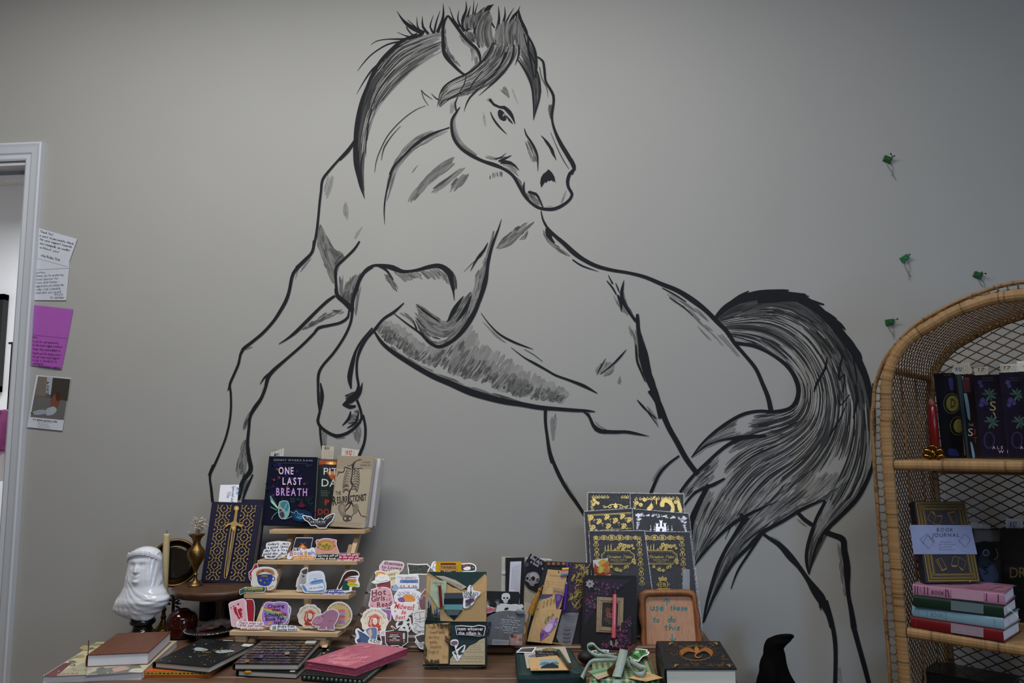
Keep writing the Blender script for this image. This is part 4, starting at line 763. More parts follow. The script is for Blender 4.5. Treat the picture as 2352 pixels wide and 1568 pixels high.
mk('stems', *merge(*stm), mat('dry_stem', '#8a7c62', rough=.8), t, kind='stuff'); mk('blossoms', *merge(*fl_), mat('dried_blossom', '#b9aea2', rough=.9, noise=.15, scale=300), t, kind='stuff', smooth=True)
# ---- sword book on the cake stand
FS = (460, 1100, .15936)
pl = lean(536, 1339, zc, 16, -4)
M_NAVY = mat('navy_cloth', '#15132e', rough=.6, noise=.15, scale=200)
M_NPG = mat('dark_page_edge', '#6a655e', rough=.7, noise=.15, stretch=(.3, .3, 20))
t = upbook('sword_book', pl, [(180, 325), (890, 345), (705, 1510), (20, 1480)], .032, M_NAVY, M_NPG, 'navy special edition book with a gold sword on its cover on the cake stand', fr=FS, ct=.003, off=.001)
a = Art(pl, FS, off=.002)
G1, G2 = '#c9a75c', '#e0c070'
def quad(u, v, q): (x0, y0), (x1, y1), (x2, y2), (x3, y3) = q; return (x0*(1-u)*(1-v)+x1*u*(1-v)+x2*u*v+x3*(1-u)*v, y0*(1-u)*(1-v)+y1*u*(1-v)+y2*u*v+y3*(1-u)*v)
def lattice(q, nx, ny):                       # quatrefoil lattice in gold
    for j in range(-1, int(ny)+2):
        for i in range(-1, int(nx)+2):
            for (du, dv) in ((0, 0), (.5, .5)):
                cu, cv = (i+.12+du)/nx, (j+.25+dv)/ny
                for s_ in range(4):
                    w = math.pi/2*s_
                    for sg in (1, -1):
                        pts = []
                        for r, dt in ((0, 0), (.17, 0), (.25, .18), (.34, .5), (.44, .62), (.53, .55)):
                            th_ = w+sg*dt; uu, vv = cu+math.cos(th_)*r/nx, cv+math.sin(th_)*r*.95/ny
                            if 0 <= uu <= 1 and 0 <= vv <= 1: pts.append(quad(uu, vv, q))
                        if len(pts) > 2: a.stroke(pts, 4.6, G1, step=12)
                    tip = (cu+math.cos(w)*.5/nx, cv+math.sin(w)*.47/ny)
                    if 0 <= tip[0] <= 1 and 0 <= tip[1] <= 1:
                        p = quad(*tip, q); a.stroke([(p[0]-9, p[1]), (p[0]+9, p[1])], 5, G1, step=0)
lattice([(240, 365), (475, 370), (290, 1460), (60, 1450)], 1.28, 5.3); lattice([(585, 370), (830, 375), (660, 1475), (410, 1455)], 1.28, 5.3)
a.poly([(475, 640), (530, 640), (525, 700), (420, 1330), (370, 1425), (350, 1330), (440, 690)], '#2a2233'); a.stroke(S("470,690 440,690 350,1330 368,1425 400,1330 425,1180 510,700 500,690"), 7, G1); a.stroke(S("470,740 420,1080 375,1390"), 9, G1); a.stroke(S("450,760 440,900 395,1100 380,1300"), 5, '#9a7f48'); a.stroke(S("490,760 460,900 420,1100 385,1300"), 5, '#9a7f48')
a.poly(S("505,450 540,452 522,610 478,605"), '#a08450'); a.blob(S("355,665 400,640 455,620 480,600 520,605 545,635 615,660 600,695 550,675 520,665 505,745 470,745 450,705 440,655 400,670 370,695"), '#a98b52', step=20); a.star(478, 700, 26, G2, 4, .4); a.ring(520, 420, 34, 34, 6, G1); a.ell(522, 420, 25, 27, '#d8bb6a')
a.build('gold_stamping', t)
t2 = slab('price_slip', lean(536, 1339, zc, 14, -4), S("290,82 560,80 525,400 255,400"), .0004, M_PAPER, None, FS, off=-.012, label='white price slip with blue handwriting tucked in the navy sword book', cat='paper slip')
a = Art(lean(536, 1339, zc, 14, -4), FS, off=-.011)
a.hand('$250', 530, 110, 50, '#2f62a8', ang=97, w=110); a.hand('Special ed', 470, 90, 42, '#2f62a8', ang=97, w=235); a.hand('TDA', 395, 170, 42, '#2f62a8', ang=97, w=105); a.words(478, 120, 455, 320, 8, '#6b6b70', 1.5)
a.build('handwriting', t2)
mk('back_board', *extr([pl.P(*P2(FS, *p), -.036) for p in ((600, 290), (940, 295), (800, 1480), (450, 1480))], -pl.n*.008), M_NAVY, None, label='dark navy book standing behind the sword book', cat='book')
# ---- amber glass jar, black rose pick, black box, scalloped plate
jp = HP(ZT).P(417, 1463); t = thing('amber_jar', jp, 'round amber glass candle jar with glittery red shoulder between candlestick and plate', 'jar')
k = (jp-CAMP).dot(ROT @ Vector((0, 0, -1)))/FPX; rj = 33*k; hj = rj*1.9
mk('glass', *lathe([(rj*.8, 0), (rj*.95, .006), (rj, .02), (rj, hj*.55), (rj*.98, hj*.7), (rj*.85, hj*.84), (rj*.5, hj*.95), (rj*.42, hj), (rj*.36, hj), (rj*.45, hj*.93), (rj*.8, hj*.8), (rj*.93, hj*.65), (rj*.93, .02), (rj*.6, .008)], jp, 40), mat('amber_glass', '#4a0e06', rough=.08, trans=.55, noise=.15, scale=20, coat=.3), t, smooth=True)
mk('wax_fill', *lathe([(rj*.88, .009), (rj*.91, .02), (rj*.91, hj*.52), (.001, hj*.53)], jp, 32), mat('orange_wax', '#c23c0a', rough=.4), t, smooth=True)
random.seed(11)
mk('glitter', *merge(*[sphere(jp+Vector((math.cos(w)*rj*(1.0-.1*u), math.sin(w)*rj*(1.0-.1*u), hj*(.6+.22*u))), .0007, 5) for w, u in [(random.uniform(-3.0, -.2), random.random()) for _ in range(46)]]), mat('silver_glitter', '#ffffff', rough=.1, metal=.9), t, kind='stuff')
rp = jp+Vector((-.004, .06, 0)); top = at(398, 1372, (rp-CAMP).dot(ROT @ Vector((0, 0, -1)))); rs = []
for q in range(34):
    w, u = q*2.4, q/34; rs.append(sphere(top+Vector((math.cos(w)*.017*u**.5, math.sin(w)*.012, .012-.03*u+random.uniform(-.004, .004))), .0048, 6, sz=.5))
t = thing('black_rose', (top.x, top.y, ZT), 'dried black rose on a dark stem standing between the candle and amber jar', 'flower')
mk('petals', *merge(*rs), mat('black_petal', '#1b1615', rough=.7, noise=.3), t); mk('stem', *tube([(top.x, top.y, ZT), top], .0022), M_BLACK, t)
mk('petals_low', *merge(*[sphere(top+Vector((.012+random.uniform(-.008, .008), random.uniform(-.006, .006), -.02+random.uniform(-.01, .008))), .004, 6, sz=.6) for _ in range(14)]), MATS['black_petal'], t)
bx = HP(ZL).P(487, 1432); mk('black_box', *box((bx.x, bx.y+.06, ZL+.03), (.115, .06, .06), bev=.003), mat('black_box_card', '#0f0f10', rough=.7), None, label='plain black box under the cake stand', cat='box')
pp = HP(ZL+.012).P(484, 1448); k = (pp-CAMP).dot(ROT @ Vector((0, 0, -1)))/FPX; rp_ = 56*k
M_SIL = mat('silver_plate', '#8f8f92', rough=.15, metal=.9, noise=.1, scale=30)
t = thing('scalloped_plate', (pp.x, pp.y, ZL), 'silver scalloped plate holding a plastic bag in front of the cake stand', 'plate')
mk('dish', *lathe([(.02, .0), (.026, .004), (.018, .008), (rp_*.7, .010), (rp_*.9, .012), (rp_, .016), (rp_+.001, .018), (rp_*.9, .0145), (rp_*.7, .0125), (.002, .012)], (pp.x, pp.y, ZL), 96, wob=lambda a, kk: (.03*abs(math.cos(a*12)) if kk in (5, 6) else 0)), M_SIL, t, smooth=True)
mk('rim_beads', *merge(*[sphere((pp.x+math.cos(a)*rp_*1.015, pp.y+math.sin(a)*rp_*1.015, ZL+.0175), .0022, 6) for a in [math.pi*2*i/60 for i in range(60)]]), M_SIL, t, kind='stuff', smooth=True)
b = HP(ZL+.016).P(507, 1436); V, F = [], []
for j in range(9):
    for i in range(13): V.append(b+Vector(((i-6)*.0085+.002*math.sin(j*2.1), (j-4)*.009, .004+.005*math.sin(i*1.7+j)*math.cos(j*1.3)+.012*math.exp(-((i-6)/3.5)**2-((j-4)/3)**2)+.004*(j/8))))
F = [(j*13+i, j*13+i+1, j*13+i+14, j*13+i+13) for j in range(8) for i in range(12)]
o = mk('plastic_bag', V, F, mat('bag_film', '#d8c8d0', rough=.12, trans=.75, spec=.6, ior=1.1), None, label='clear plastic bag with pink items lying on the silver scalloped plate', cat='bag', smooth=True)
mk('pink_token', *merge(*[sphere(b+Vector((x, y, .006)), .011, 12, sz=.3, sx=1.2) for x, y in ((-.018, .004), (.016, .01), (.0, -.012))]), mat('pink_plastic', '#a8727c', rough=.35), o, smooth=True)
r_ = HP(ZL+.0145).P(464, 1447); mk('red_charm', *merge(box((r_.x, r_.y, r_.z+.002), (.016, .008, .003), rz=.5), box((r_.x+.01, r_.y+.008, r_.z+.0025), (.008, .012, .003), rz=.2)), mat('red_plastic', '#93202a', rough=.4), None, label='small red charm on the left of the silver plate', cat='charm')
r_ = HP(ZL+.0145).P(483, 1444); mk('brown_stone', *sphere((r_.x, r_.y, r_.z+.004), .014, 14, sz=.32, sx=1.1), mat('brown_wax', '#8a6248', rough=.5), None, label='flat tan stone on the silver plate in front of the bag', cat='stone', smooth=True)
# ================================================================== BOOKS LYING AT THE FRONT LEFT
M_LEA = mat('brown_leather', '#5c341d', rough=.5, noise=.16, scale=60, bump=.25)
zm, zb_ = ZT+.0165, ZT+.0165+.029
t = flatbook('magazine_book', [(98, 1552), (325, 1544), (407, 1471), (222, 1474)], zm, .0165, mat('cream_cover', '#b8ad8f', rough=.4, noise=.05), M_WPAGES, 'large softcover journal book with maroon spine band and flower art under the leather notebook', ct=.0012, over=.001)
a = Art(HP(zm), (80, 1420, .20408), off=.0005)
a.poly(S("95,648 330,500 415,497 245,645"), '#5c1f28'); a.blob(S("110,645 240,560 300,570 250,640"), '#6b2731')
a.poly(S("245,645 330,580 700,440 1230,560 1200,608"), '#a9a486'); a.poly(S("560,640 760,560 1180,520 1215,565 1200,608"), '#4f5334')
for q, c in (("1050,600 1100,565 1210,560 1205,606", '#c2bda6'), ("700,560 760,545 800,570 700,600", '#39402c'), ("870,560 1010,540 1060,565 900,600", '#b28a72'), ("620,300 690,275 760,275 700,310", '#a8a05a'), ("600,330 660,320 640,345", '#4d5b2e'), ("450,420 540,400 560,430 470,440", '#a89c52'), ("500,330 560,300 620,320 560,350", '#ae9f55'), ("380,480 430,470 470,490 400,500", '#6d6a48')): a.blob(S(q), c)
for q in ("640,300,8 700,290 760,290", "560,360,6 620,350 680,330", "380,470,5 440,440 520,420"): a.stroke(S(q), 6, '#5f6b35')
a.ell(425, 520, 34, 13, '#5d6068'); a.ell(420, 521, 20, 7, '#b8b39c'); a.text('the', 435, 572, 15, '#4c4a4e', ang=-2, gap=.3); a.text('Junque', 600, 565, 15, '#4c4a4e', gap=.3, ang=-2); a.text('Journals', 530, 586, 15, '#4c4a4e', w=200, gap=.3, ang=-2)
a.text('notes', 370, 628, 22, '#b06a52', w=240, bold=True, ang=-2); a.text('guide', 640, 632, 14, '#d8d2bc', w=120, ang=-2); a.text('& co', 860, 615, 20, '#c7a87e', w=110, ang=-2); a.ell(268, 594, 7, 5, '#c9b9b0')
a.build('cover_print', t, GLOSSP)
t = flatbook('leather_notebook', [(200, 1503.5), (341, 1497.5), (393, 1449.5), (270, 1453.5)], zb_, .029, M_LEA, M_WPAGES, 'thick brown leather notebook with white pages at the top of the left stack', ct=.0018, over=.002)
s_ = HP(zb_-.02).P(203, 1508); e_ = at(203.5, 1470, (s_-CAMP).dot(ROT @ Vector((0, 0, -1)))); mk('ribbon_marker', *tube([s_+Vector((-.002, 0, 0)), (s_+e_)/2, e_], .0011, 5), MATS['brown_leather'], t)
M_ORG = mat('orange_cover', '#b8541c', rough=.4, noise=.05)
zo = ZT+.013; t = flatbook('orange_planner', [(331, 1541), (483, 1543), (545, 1489), (425, 1487)], zo, .013, M_ORG, M_ORG, 'orange book with a patterned yellow edge beneath the black floral notebook', ct=.001, over=-.0002)
W0, W1 = HP(zo).P(331, 1541), HP(zo).P(483, 1543); fd = (W1-W0).normalized(); fn = Vector((fd.y, -fd.x, 0)); ps = PL(W0, fn if fn.y < 0 else -fn)
a = Art(ps, (80, 1420, .20408), off=.0011); a.poly(S("1245,597 1965,606 1965,640 1250,634"), '#b78f3c')
for i, x in enumerate(range(1275, 1950, 45)):
    c = ['#1f3320', '#7c2418', '#a4481c', '#1f3320', '#27361f'][i % 5]; a.ell(x, 616+(i % 3)*2, 14, 9, c, 7); a.stroke([(x-18, 622), (x+4, 612), (x+18, 626)], 5, c)
a.build('edge_print', t)
zk = zo+.016; M_BLKF = mat('black_floral_cover', '#16191a', rough=.35, noise=.2, scale=100)
t = flatbook('floral_notebook', [(353, 1519), (481, 1530.5), (588, 1476), (463, 1466)], zk, .016, M_BLKF, M_PAGES, 'black hardcover notebook with tiny flowers and pale moth on the orange book', over=.004)
a = Art(HP(zk), (80, 1420, .20408), off=.0005); random.seed(5)
for q, c in (("1785,345 1820,325 1890,330 1950,352 1880,365 1810,362", '#a9b3b4'), ("2025,368 2100,352 2240,362 2150,385 2060,388", '#a9b3b4'), ("1880,380 1920,370 1990,378 1940,388", '#6a5d38'), ("1830,400 1870,412 1960,405 1900,420 1840,412", '#5f5638'), ("2320,300 2360,296 2400,305 2350,315", '#a9b3b4'), ("1990,352 2030,345 2050,355 2000,360", '#4d5a34')): a.blob(S(q), c)
for _ in range(70):
    u, v = random.random(), random.random(); q = quad(u, v, [(1390, 478), (1940, 528), (2440, 285), (1900, 245)]); c = random.choice(['#6b3a2a', '#8a4a35', '#7d7a55', '#b5b5a8', '#704a3a', '#8f8560'])
    a.ell(q[0], q[1], random.uniform(3, 12), random.uniform(2, 5), c, 6)
a.rect(2120, 243, 2235, 251, '#b8b8b4'); a.build('cover_print', t, GLOSSP)
a = Art(HP(zk), (500, 1420, .20408), off=.0009); a.poly(S("300,283 410,290 350,318 258,308"), '#c9cac6'); 
for y in (292, 300, 308): a.words(300, y, 380, y+3, 4, '#5a5a5a', 1)
a.build('price_label', t)
# checkered notebook on a white-labelled book
z1_, z2_ = ZT+.015, ZT+.031
t = flatbook('black_paperback', [(545, 1538), (682, 1546), (692, 1541), (752, 1486)][:1]+[(681, 1544.5), (742, 1490), (606, 1488)], z1_, .015, M_BLKF, M_PAGES, 'black book with a yellow page marker beneath the checkered notebook', over=.003)
a = Art(HP(z1_), (500, 1420, .20408), off=.0004); a.poly(S("830,575 880,580 865,600 808,598"), '#b9babb'); a.build('price_label', t)
W0 = HP(z1_).P(545, 1538); W1 = HP(z1_).P(681, 1544.5); fd = (W1-W0).normalized(); fn = Vector((fd.y, -fd.x, 0)); ps = PL(W0, fn if fn.y < 0 else -fn); c = ps.P(570, 1543)
mk('page_marker', *sphere(c+Vector((0, -.001, 0)), .010, 12, sz=.35, sy=.15), mat('yellow_marker', '#c98a1c', rough=.4), t, smooth=True)
t = flatbook('checkered_notebook', [(537, 1523), (685, 1524), (736, 1469.5), (602, 1469)], z2_, .0155, M_BLKF, M_PAGES, 'dark notebook with a bookshelf pattern cover and white corner label', over=.003)
a = Art(HP(z2_), (500, 1420, .20408), off=.0005); random.seed(9)
for r in range(9):
    v0, v1 = r/9+.012, (r+1)/9-.02; u = .01
    while u < .97:
        w_ = random.uniform(.012, .05); hh = random.uniform(0, .03); c = random.choice(['#2a1a17', '#1f1b24', '#35201a', '#17212a', '#3d2a1a', '#201616', '#2b2b20', '#42301a', '#181e2c', '#4e381c', '#2a1414'])
        qd = [(190, 503), (905, 505), (1155, 247), (500, 245)]; a.poly([quad(u, v0, qd), quad(min(.98, u+w_), v0, qd), quad(min(.98, u+w_), v1-hh, qd), quad(u, v1-hh, qd)], c); u += w_+random.choice([.002, .002, .012])
for q, c in (("380,440 430,412 520,412 500,445", '#1c2a52'), ("745,405 770,372 815,372 800,405", '#8a6a24'), ("300,490 320,462 360,462 350,490", '#5f6a3a')): a.poly(S(q), c)
a.poly(S("1000,250 1112,250 1095,280 978,280"), '#c3c6cc')
for y in (257, 265, 273): a.words(1005, y, 1095, y, 4, '#5a5a62', 1)
a.build('cover_print', t, GLOSSP); 
# starry book and studded notebook beneath the pink one
zs = ZT+.014
t = flatbook('studded_notebook', [(695, 1549), (832, 1560), (862, 1531), (742, 1496)][:2]+[(890, 1512), (760, 1486)], zs, .013, mat('dark_green_leather', '#10201b', rough=.35, noise=.2), M_BLKF, 'dark green notebook with a studded edge beneath the pink notebook', over=-.0002)
W = [HP(zs).P(*p) for p in ((695, 1549), (832, 1560), (890, 1512))]; st = []
for p, q, n in ((W[0], W[1], 13), (W[1], W[2], 16)):
    o = (q-p).cross(Vector((0, 0, 1))).normalized(); o = o if o.y < 0 or o.x > 0 else -o
    for i in range(n): st.append(sphere(p+(q-p)*(i+.5)/n+o*.001-Vector((0, 0, .006)), .0042, 8, sz=1.1))
mk('studs', *merge(*st), mat('pearl_green', '#4e5a50', rough=.2, metal=.4), t, smooth=True)
a = Art(HP(zs), (500, 1420, .20408), off=.0005); random.seed(3)
for x, y in ((1240, 352), (1195, 388), (1130, 372), (1078, 418), (1070, 400), (1190, 430)): a.ell(x, y, 14, 6, '#9fa3a6', 8)
a.build('white_spots', t)
zp = zs+.0185; M_PINK = mat('pink_leatherette', '#a8586a', rough=.45, noise=.06, scale=80, bump=.15)
t = flatbook('pink_notebook', [(702, 1517.5), (817, 1534.5), (937, 1488), (830, 1474.5)], zp, .0175, M_PINK, mat('rose_foil_edges', '#93425a', rough=.5, noise=.35, scale=160, stretch=(1, 1, 4)), 'pink notebook embossed with fern leaves lying on the studded notebook', ct=.0014, over=.001)
a = Art(HP(zp), (500, 1420, .20408), off=.0002, step=4e-6); random.seed(21); LP = '#c87a88'
def pq(u, v): return quad(u, v, [(1010, 478), (1560, 555), (2120, 335), (1625, 280)])
for s_ in range(15):
    u, v, th_ = random.random(), random.random(), random.uniform(0, 6.28); pts = []
    for j in range(9): u2, v2 = u+math.cos(th_)*.045*j, v+math.sin(th_)*.045*j; th_ += .10; pts.append((u2, v2))
    pts = [p for p in pts if 0.03 < p[0] < .97 and .03 < p[1] < .97]
    if len(pts) > 2: a.stroke([pq(*p) for p in pts], 5, LP, step=8, taper=.3)
    for j in range(1, len(pts)-1):
        dx, dy = pts[j+1][0]-pts[j][0], pts[j+1][1]-pts[j][1]
        for sg in (1, -1):
            e = (pts[j][0]+dx*1.2-sg*dy*2.4, pts[j][1]+dy*1.2+sg*dx*2.4); m_ = ((pts[j][0]+e[0])/2+dx*.5, (pts[j][1]+e[1])/2+dy*.5)
            if .02 < e[0] < .98 and .02 < e[1] < .98: a.stroke([pq(*pts[j])+(6,), pq(*m_)+(8,), pq(*e)+(1,)], 6, LP, step=8)
a.build('embossing', t)
W0 = HP(zp).P(702, 1517.5); W1 = HP(zp).P(817, 1534.5); fd = (W1-W0).normalized(); fn = Vector((fd.y, -fd.x, 0)); ps = PL(W0, fn if fn.y < 0 else -fn); a = Art(ps, (500, 1420, .20408), off=.0012); a.text('paper', 1048, 522, 10, '#e0b8c0', w=46, ang=8); a.build('small_label', t)
# ================================================================== WOODEN TIERED STAND
def sticker(pl, pts, fr, label, off=0.0, border=9, fill=None, smooth=True, step=8, th=.0006, group=None, paper=None, cat='sticker'):
    P = blob(pts, step) if smooth else pts
    o = slab('sticker', pl, P, th, paper or M_PAPER, None, fr, off=off+th, label=label, cat=cat, group=group)
    a = Art(pl, fr, off=off+th+.0003)
    if fill: a.poly(expand(P, -border), fill)
    return o, a
FA = (510, 1210, .17216)
st_y = -3.5; dst = [2.30, 2.215, 2.13, 2.045]
tiers = [((630, 24), (1905, 52), (2, 20), 'top'), ((468, 432), (1800, 462), (0, 0), ''), ((290, 880), (1690, 918), (0, 0), ''), ((98, 1378), (1545, 1420), (0, 0), '')]
SN = Vector((math.cos(R(st_y)), math.sin(R(st_y)), 0)); SB = Vector((-math.sin(R(st_y)), math.cos(R(st_y)), 0))
base = at(*P2(FA, 820, 1500), dst[3]+.08)
stand = thing('tiered_stand', (base.x, base.y, ZL), 'light pine four-tier display stand of stickers with three books on its top shelf', 'display stand')
TP = []
for (A, B, _, _), d in zip(tiers, dst):
    p = at(*P2(FA, *A), d); pl = PL(p, -SB); q = pl.P(*P2(FA, *B)); w = (q-p).dot(SN); zt_ = (p.z+q.z)/2; c = p+SN*(w/2)+SB*.032; c.z = zt_-.006
    mk('shelf', *box(tuple(c), (w, .064, .0115), rz=R(st_y), bev=.0008), M_PINE, stand); TP.append((p, w, zt_))
pT, wT, zT = TP[0]; pB, wB, zB = TP[3]
for sx, dxx in ((.055, 0), (wT-.035, 0), (wT*.33, .02)):
    a0 = pT+SN*sx+SB*.055; a0.z = zT-.012; a1 = pB+SN*(sx+(wB-wT)*.5)+SB*.012; a1.z = ZL+.001
    if dxx: a1 = a0+SB*.015; a1.z = ZL+.001
    d_ = (a1-a0); V, F = [], []
    for e in (a0, a1): V += [e-SN*.007-SB*.012, e+SN*.007-SB*.012, e+SN*.007+SB*.012, e-SN*.007+SB*.012]
    F = [(0, 3, 2, 1), (4, 5, 6, 7), (0, 1, 5, 4), (1, 2, 6, 5), (2, 3, 7, 6), (3, 0, 4, 7)]; mk('rail', V, F, M_PINE, stand)
for sx in (.03, wB-.05):
    c = pB+SN*sx+SB*.03; mk('foot', *box((c.x, c.y, (ZL+zB)/2-.004), (.03, .05, zB-ZL-.012), rz=R(st_y)), M_PINE, stand)
def tierpl(i, back, tilt=10):
    p, w, z = TP[i]; o = p+SB*back; o.z = z; t = R(tilt); n = -SB*math.cos(t)+Vector((0, 0, math.sin(t))); return PL(o, n)
# ---- books on the top shelf
FT = (600, 1020, .13393)
M_DK = mat('dark_jacket', '#141a24', rough=.25, coat=.4, noise=.2, scale=60)
p1 = tierpl(0, .03, 9)
t = upbook('thriller_book', p1, [(145, 205), (968, 222), (905, 1405), (15, 1388)], .028, M_DK, M_PAGES, 'dark glossy hardcover One Last Breath with pink lettering at the left of the top shelf', fr=FT, off=.0)
a = Art(p1, FT, off=.0006); random.seed(13)
Qb = [(160, 215), (940, 230), (875, 1390), (35, 1370)]
a.poly(Qb, '#15182b')
for _ in range(60):
    q = quad(random.random(), random.random(), Qb); a.blob([(q[0]+random.uniform(-60, 60), q[1]+random.uniform(-60, 60)) for _ in range(5)], random.choice(['#1a1630', '#12242a', '#1c1236', '#102a22', '#151530', '#0f1a2a']), step=20)
for _ in range(34):
    q = quad(random.uniform(.04, .96), random.uniform(.1, .62), Qb); a.flower(q[0], q[1], random.uniform(14, 34), random.choice(['#3b2370', '#2f1f66', '#3c2258', '#1f3f2a', '#46306e']), '#27184a', rot=random.random())
for x, y in ((275, 430), (305, 570), (735, 680), (445, 735), (215, 610)): a.poly([(x-30, y-20), (x, y-5), (x+10, y-30), (x+25, y+5), (x, y+22)], '#8a4a24')
for (x, y, l, an) in ((800, 1000, 150, -50), (800, 1000, 140, -75), (800, 1000, 120, -110), (800, 1000, 110, 10), (800, 1000, 120, 40), (210, 900, 90, 60), (200, 950, 120, 40)):
    a.stroke([(x, y, 4), (x+math.cos(R(an))*l*.6, y+math.sin(R(an))*l*.6, 14), (x+math.cos(R(an))*l, y+math.sin(R(an))*l, 2)], 10, '#1f3f2c')
a.blob(S("520,1150 620,1110 760,1130 860,1190 850,1290 700,1330 560,1300 510,1220"), '#152f4c'); a.blob(S("560,1200 640,1170 740,1210 830,1260 700,1290 590,1270"), '#1d4a70'); a.blob(S("590,1240 680,1230 760,1260 660,1285"), '#3f7ca0')
a.poly(S("150,885 165,880 290,1085 275,1110 160,990"), '#6f9a86'); a.poly(S("170,950 285,1075 280,1095 180,1000"), '#c2dcd2'); a.poly(S("155,1060 270,1120 265,1140 160,1085"), '#4f8a72'); a.stroke(S("175,1290 210,1220 280,1160"), 7, '#7fae9e')
a.blob(S("315,985 380,965 450,975 475,1020 488,1110 470,1210 420,1270 350,1278 310,1240 292,1150 295,1050"), '#7aaeb0'); a.blob(S("335,1000 400,980 455,1000 470,1080 440,1150 380,1110 330,1060"), '#3f8088'); a.blob(S("310,1100 360,1130 390,1180 400,1240 350,1260 315,1200"), '#4a3a50'); a.poly(S("300,1020 385,1130 300,1100"), '#b6a088'); a.stroke(S("300,1170 380,1130 440,1010"), 5, '#d8f0ee'); a.stroke(S("315,985,3 380,965,4 450,975,4 475,1020,3 488,1110,4 470,1210,3 420,1270,4 350,1278,3 310,1240,3 292,1150,4 295,1050,3 315,985,3"), 4, '#d2eeee')
a.blob(S("620,1060 670,1000 690,940 710,1010 760,1050 700,1085"), '#5c1a3a'); a.stroke(S("500,1150 560,1180 600,1140 650,1200 720,1190"), 8, '#9fb4c4'); a.stroke(S("400,1285 470,1260 530,1230"), 7, '#b8c4a0')
a.text('GINNY MYERS SAIN', 545, 290, 32, '#9ea1ae', w=660, ang=1, gap=.22); a.stroke([(245, 318), (790, 332)], 3, '#5f6270', step=0)
a.text('ONE', 425, 512, 120, '#dcbfe0', w=255, bold=True, ang=1, gap=.2); a.text('LAST', 530, 692, 122, '#dcbfe0', w=330, bold=True, ang=1, gap=.2); a.text('BREATH', 520, 880, 128, '#c79ad2', w=530, bold=True, ang=1, gap=.2)
for y in (925, 955, 985): a.words(500, y, 590, y, 14, '#75808a', 3)
a.build('cover_print', t, GLOSSP)
p2_ = tierpl(0, .045, 9)
t = upbook('mystery_book', p2_, [(990, 248), (1560, 268), (1500, 1425), (920, 1415)], .022, M_DK, M_PAGES, 'dark paperback with a sunset photo between the two front books on the top shelf', fr=FT)
a = Art(p2_, FT, off=.0006); a.poly(S("995,250 1555,270 1545,1420 925,1410"), '#14201f'); a.poly(S("995,250 1555,270 1550,360 990,350"), '#a04a22'); a.poly(S("995,250 1555,268 1555,300 994,285"), '#6b4638'); a.ell(1195, 325, 90, 34, '#d88a3c'); a.ell(1195, 330, 40, 26, '#ffd99a'); a.poly(S("990,350 1100,340 1250,352 1550,345 1550,420 985,420"), '#2a2630')
a.poly(S("1110,470 1330,440 1330,620 1200,600 1160,540"), '#a4552f'); a.poly(S("1130,480 1300,455 1310,520 1180,530"), '#c77a44')
a.text('PIT', 1070, 520, 118, '#d4d6d2', w=240, al='l', ang=1); a.text('DA', 1035, 720, 130, '#d4d6d2', w=260, al='l', ang=2)
for i, y in enumerate((797, 825, 852, 880)): a.words(1025, y, 1180, y+3, 15, '#9a9c98', 3)
a.text('P', 1090, 1040, 90, '#b0302c', w=75, al='l', bold=True); a.text('DO', 970, 1205, 98, '#9c2a28', w=195, al='l', ang=1, bold=True); a.build('cover_print', t)
p3 = tierpl(0, .014, 9)
M_TAN = mat('tan_jacket', '#9a8c76', rough=.5, noise=.06, scale=20)
t = upbook('anatomy_book', p3, [(1325, 195), (1942, 205), (1780, 1445), (1172, 1405)], .026, M_TAN, M_WPAGES, 'tan book The Resurrectionist with a rib cage and branches drawing on the top shelf', fr=FT)
a = Art(p3, FT, off=.0006); a.poly(S("1335,205 1930,213 1770,1430 1185,1395"), '#a79a84'); a.poly(S("1335,205 1930,213 1900,430 1310,420"), '#978a76')
K = '#2a2220'
for s_ in (-1, 1):
    cx = 1575
    for j in range(9):
        y = 440+j*42; rw = 95+30*math.sin(j/8*2.6); x0 = cx-8-j*5; a.stroke([(x0+s_*14, y-8, 4), (x0+s_*rw*.7, y-28+6*j*.3, 9), (x0+s_*(rw+18), y+18, 8), (x0+s_*rw*.8, y+50, 4)], 8, K)
        a.stroke([(x0+s_*24, y+6, 3), (x0+s_*rw*.6, y-4, 5), (x0+s_*(rw+5), y+32, 3)], 4, '#5a4d45')
for q in ("1590,300,10 1570,400,16 1555,540,14 1540,640,18 1560,720,12 1520,800,16 1500,900,20 1500,990,16", "1600,320,14 1580,380,10 1610,440,8 1580,520,6", "1600,310,12 1640,280,8 1700,262,10 1725,268,3", "1560,330,12 1560,400,6 1600,440,6", "1420,400,8 1460,395,10 1540,430,8", "1430,400,8 1410,470,12 1330,490,10 1300,550,4", "1330,490,6 1310,470,4 1355,460,6",
          "1650,420,10 1720,410,6 1745,425,3", "1510,810,12 1450,780,10 1400,830,8", "1540,640,12 1600,720,8 1640,800,6", "1500,720,10 1440,700,8 1400,740,4", "1450,1060,10 1480,1020,14 1540,1000,20 1570,1040,14 1590,1100,12 1650,1105,12 1690,1180,10 1720,1225,8 1790,1240,6 1800,1270,3", "1540,1010,14 1500,1080,14 1440,1150,12 1450,1220,8", "1580,1110,8 1600,1170,10 1640,1130,8", "1760,1225,4 1750,1270,3", "1600,1170,6 1560,1220,8 1530,1260,6",
          "1480,360,3 1500,370,5 1560,350,6"): a.stroke([(p[0], p[1], (p[2] if len(p) > 2 else 8)*1.35) for p in S(q)], 8, K)
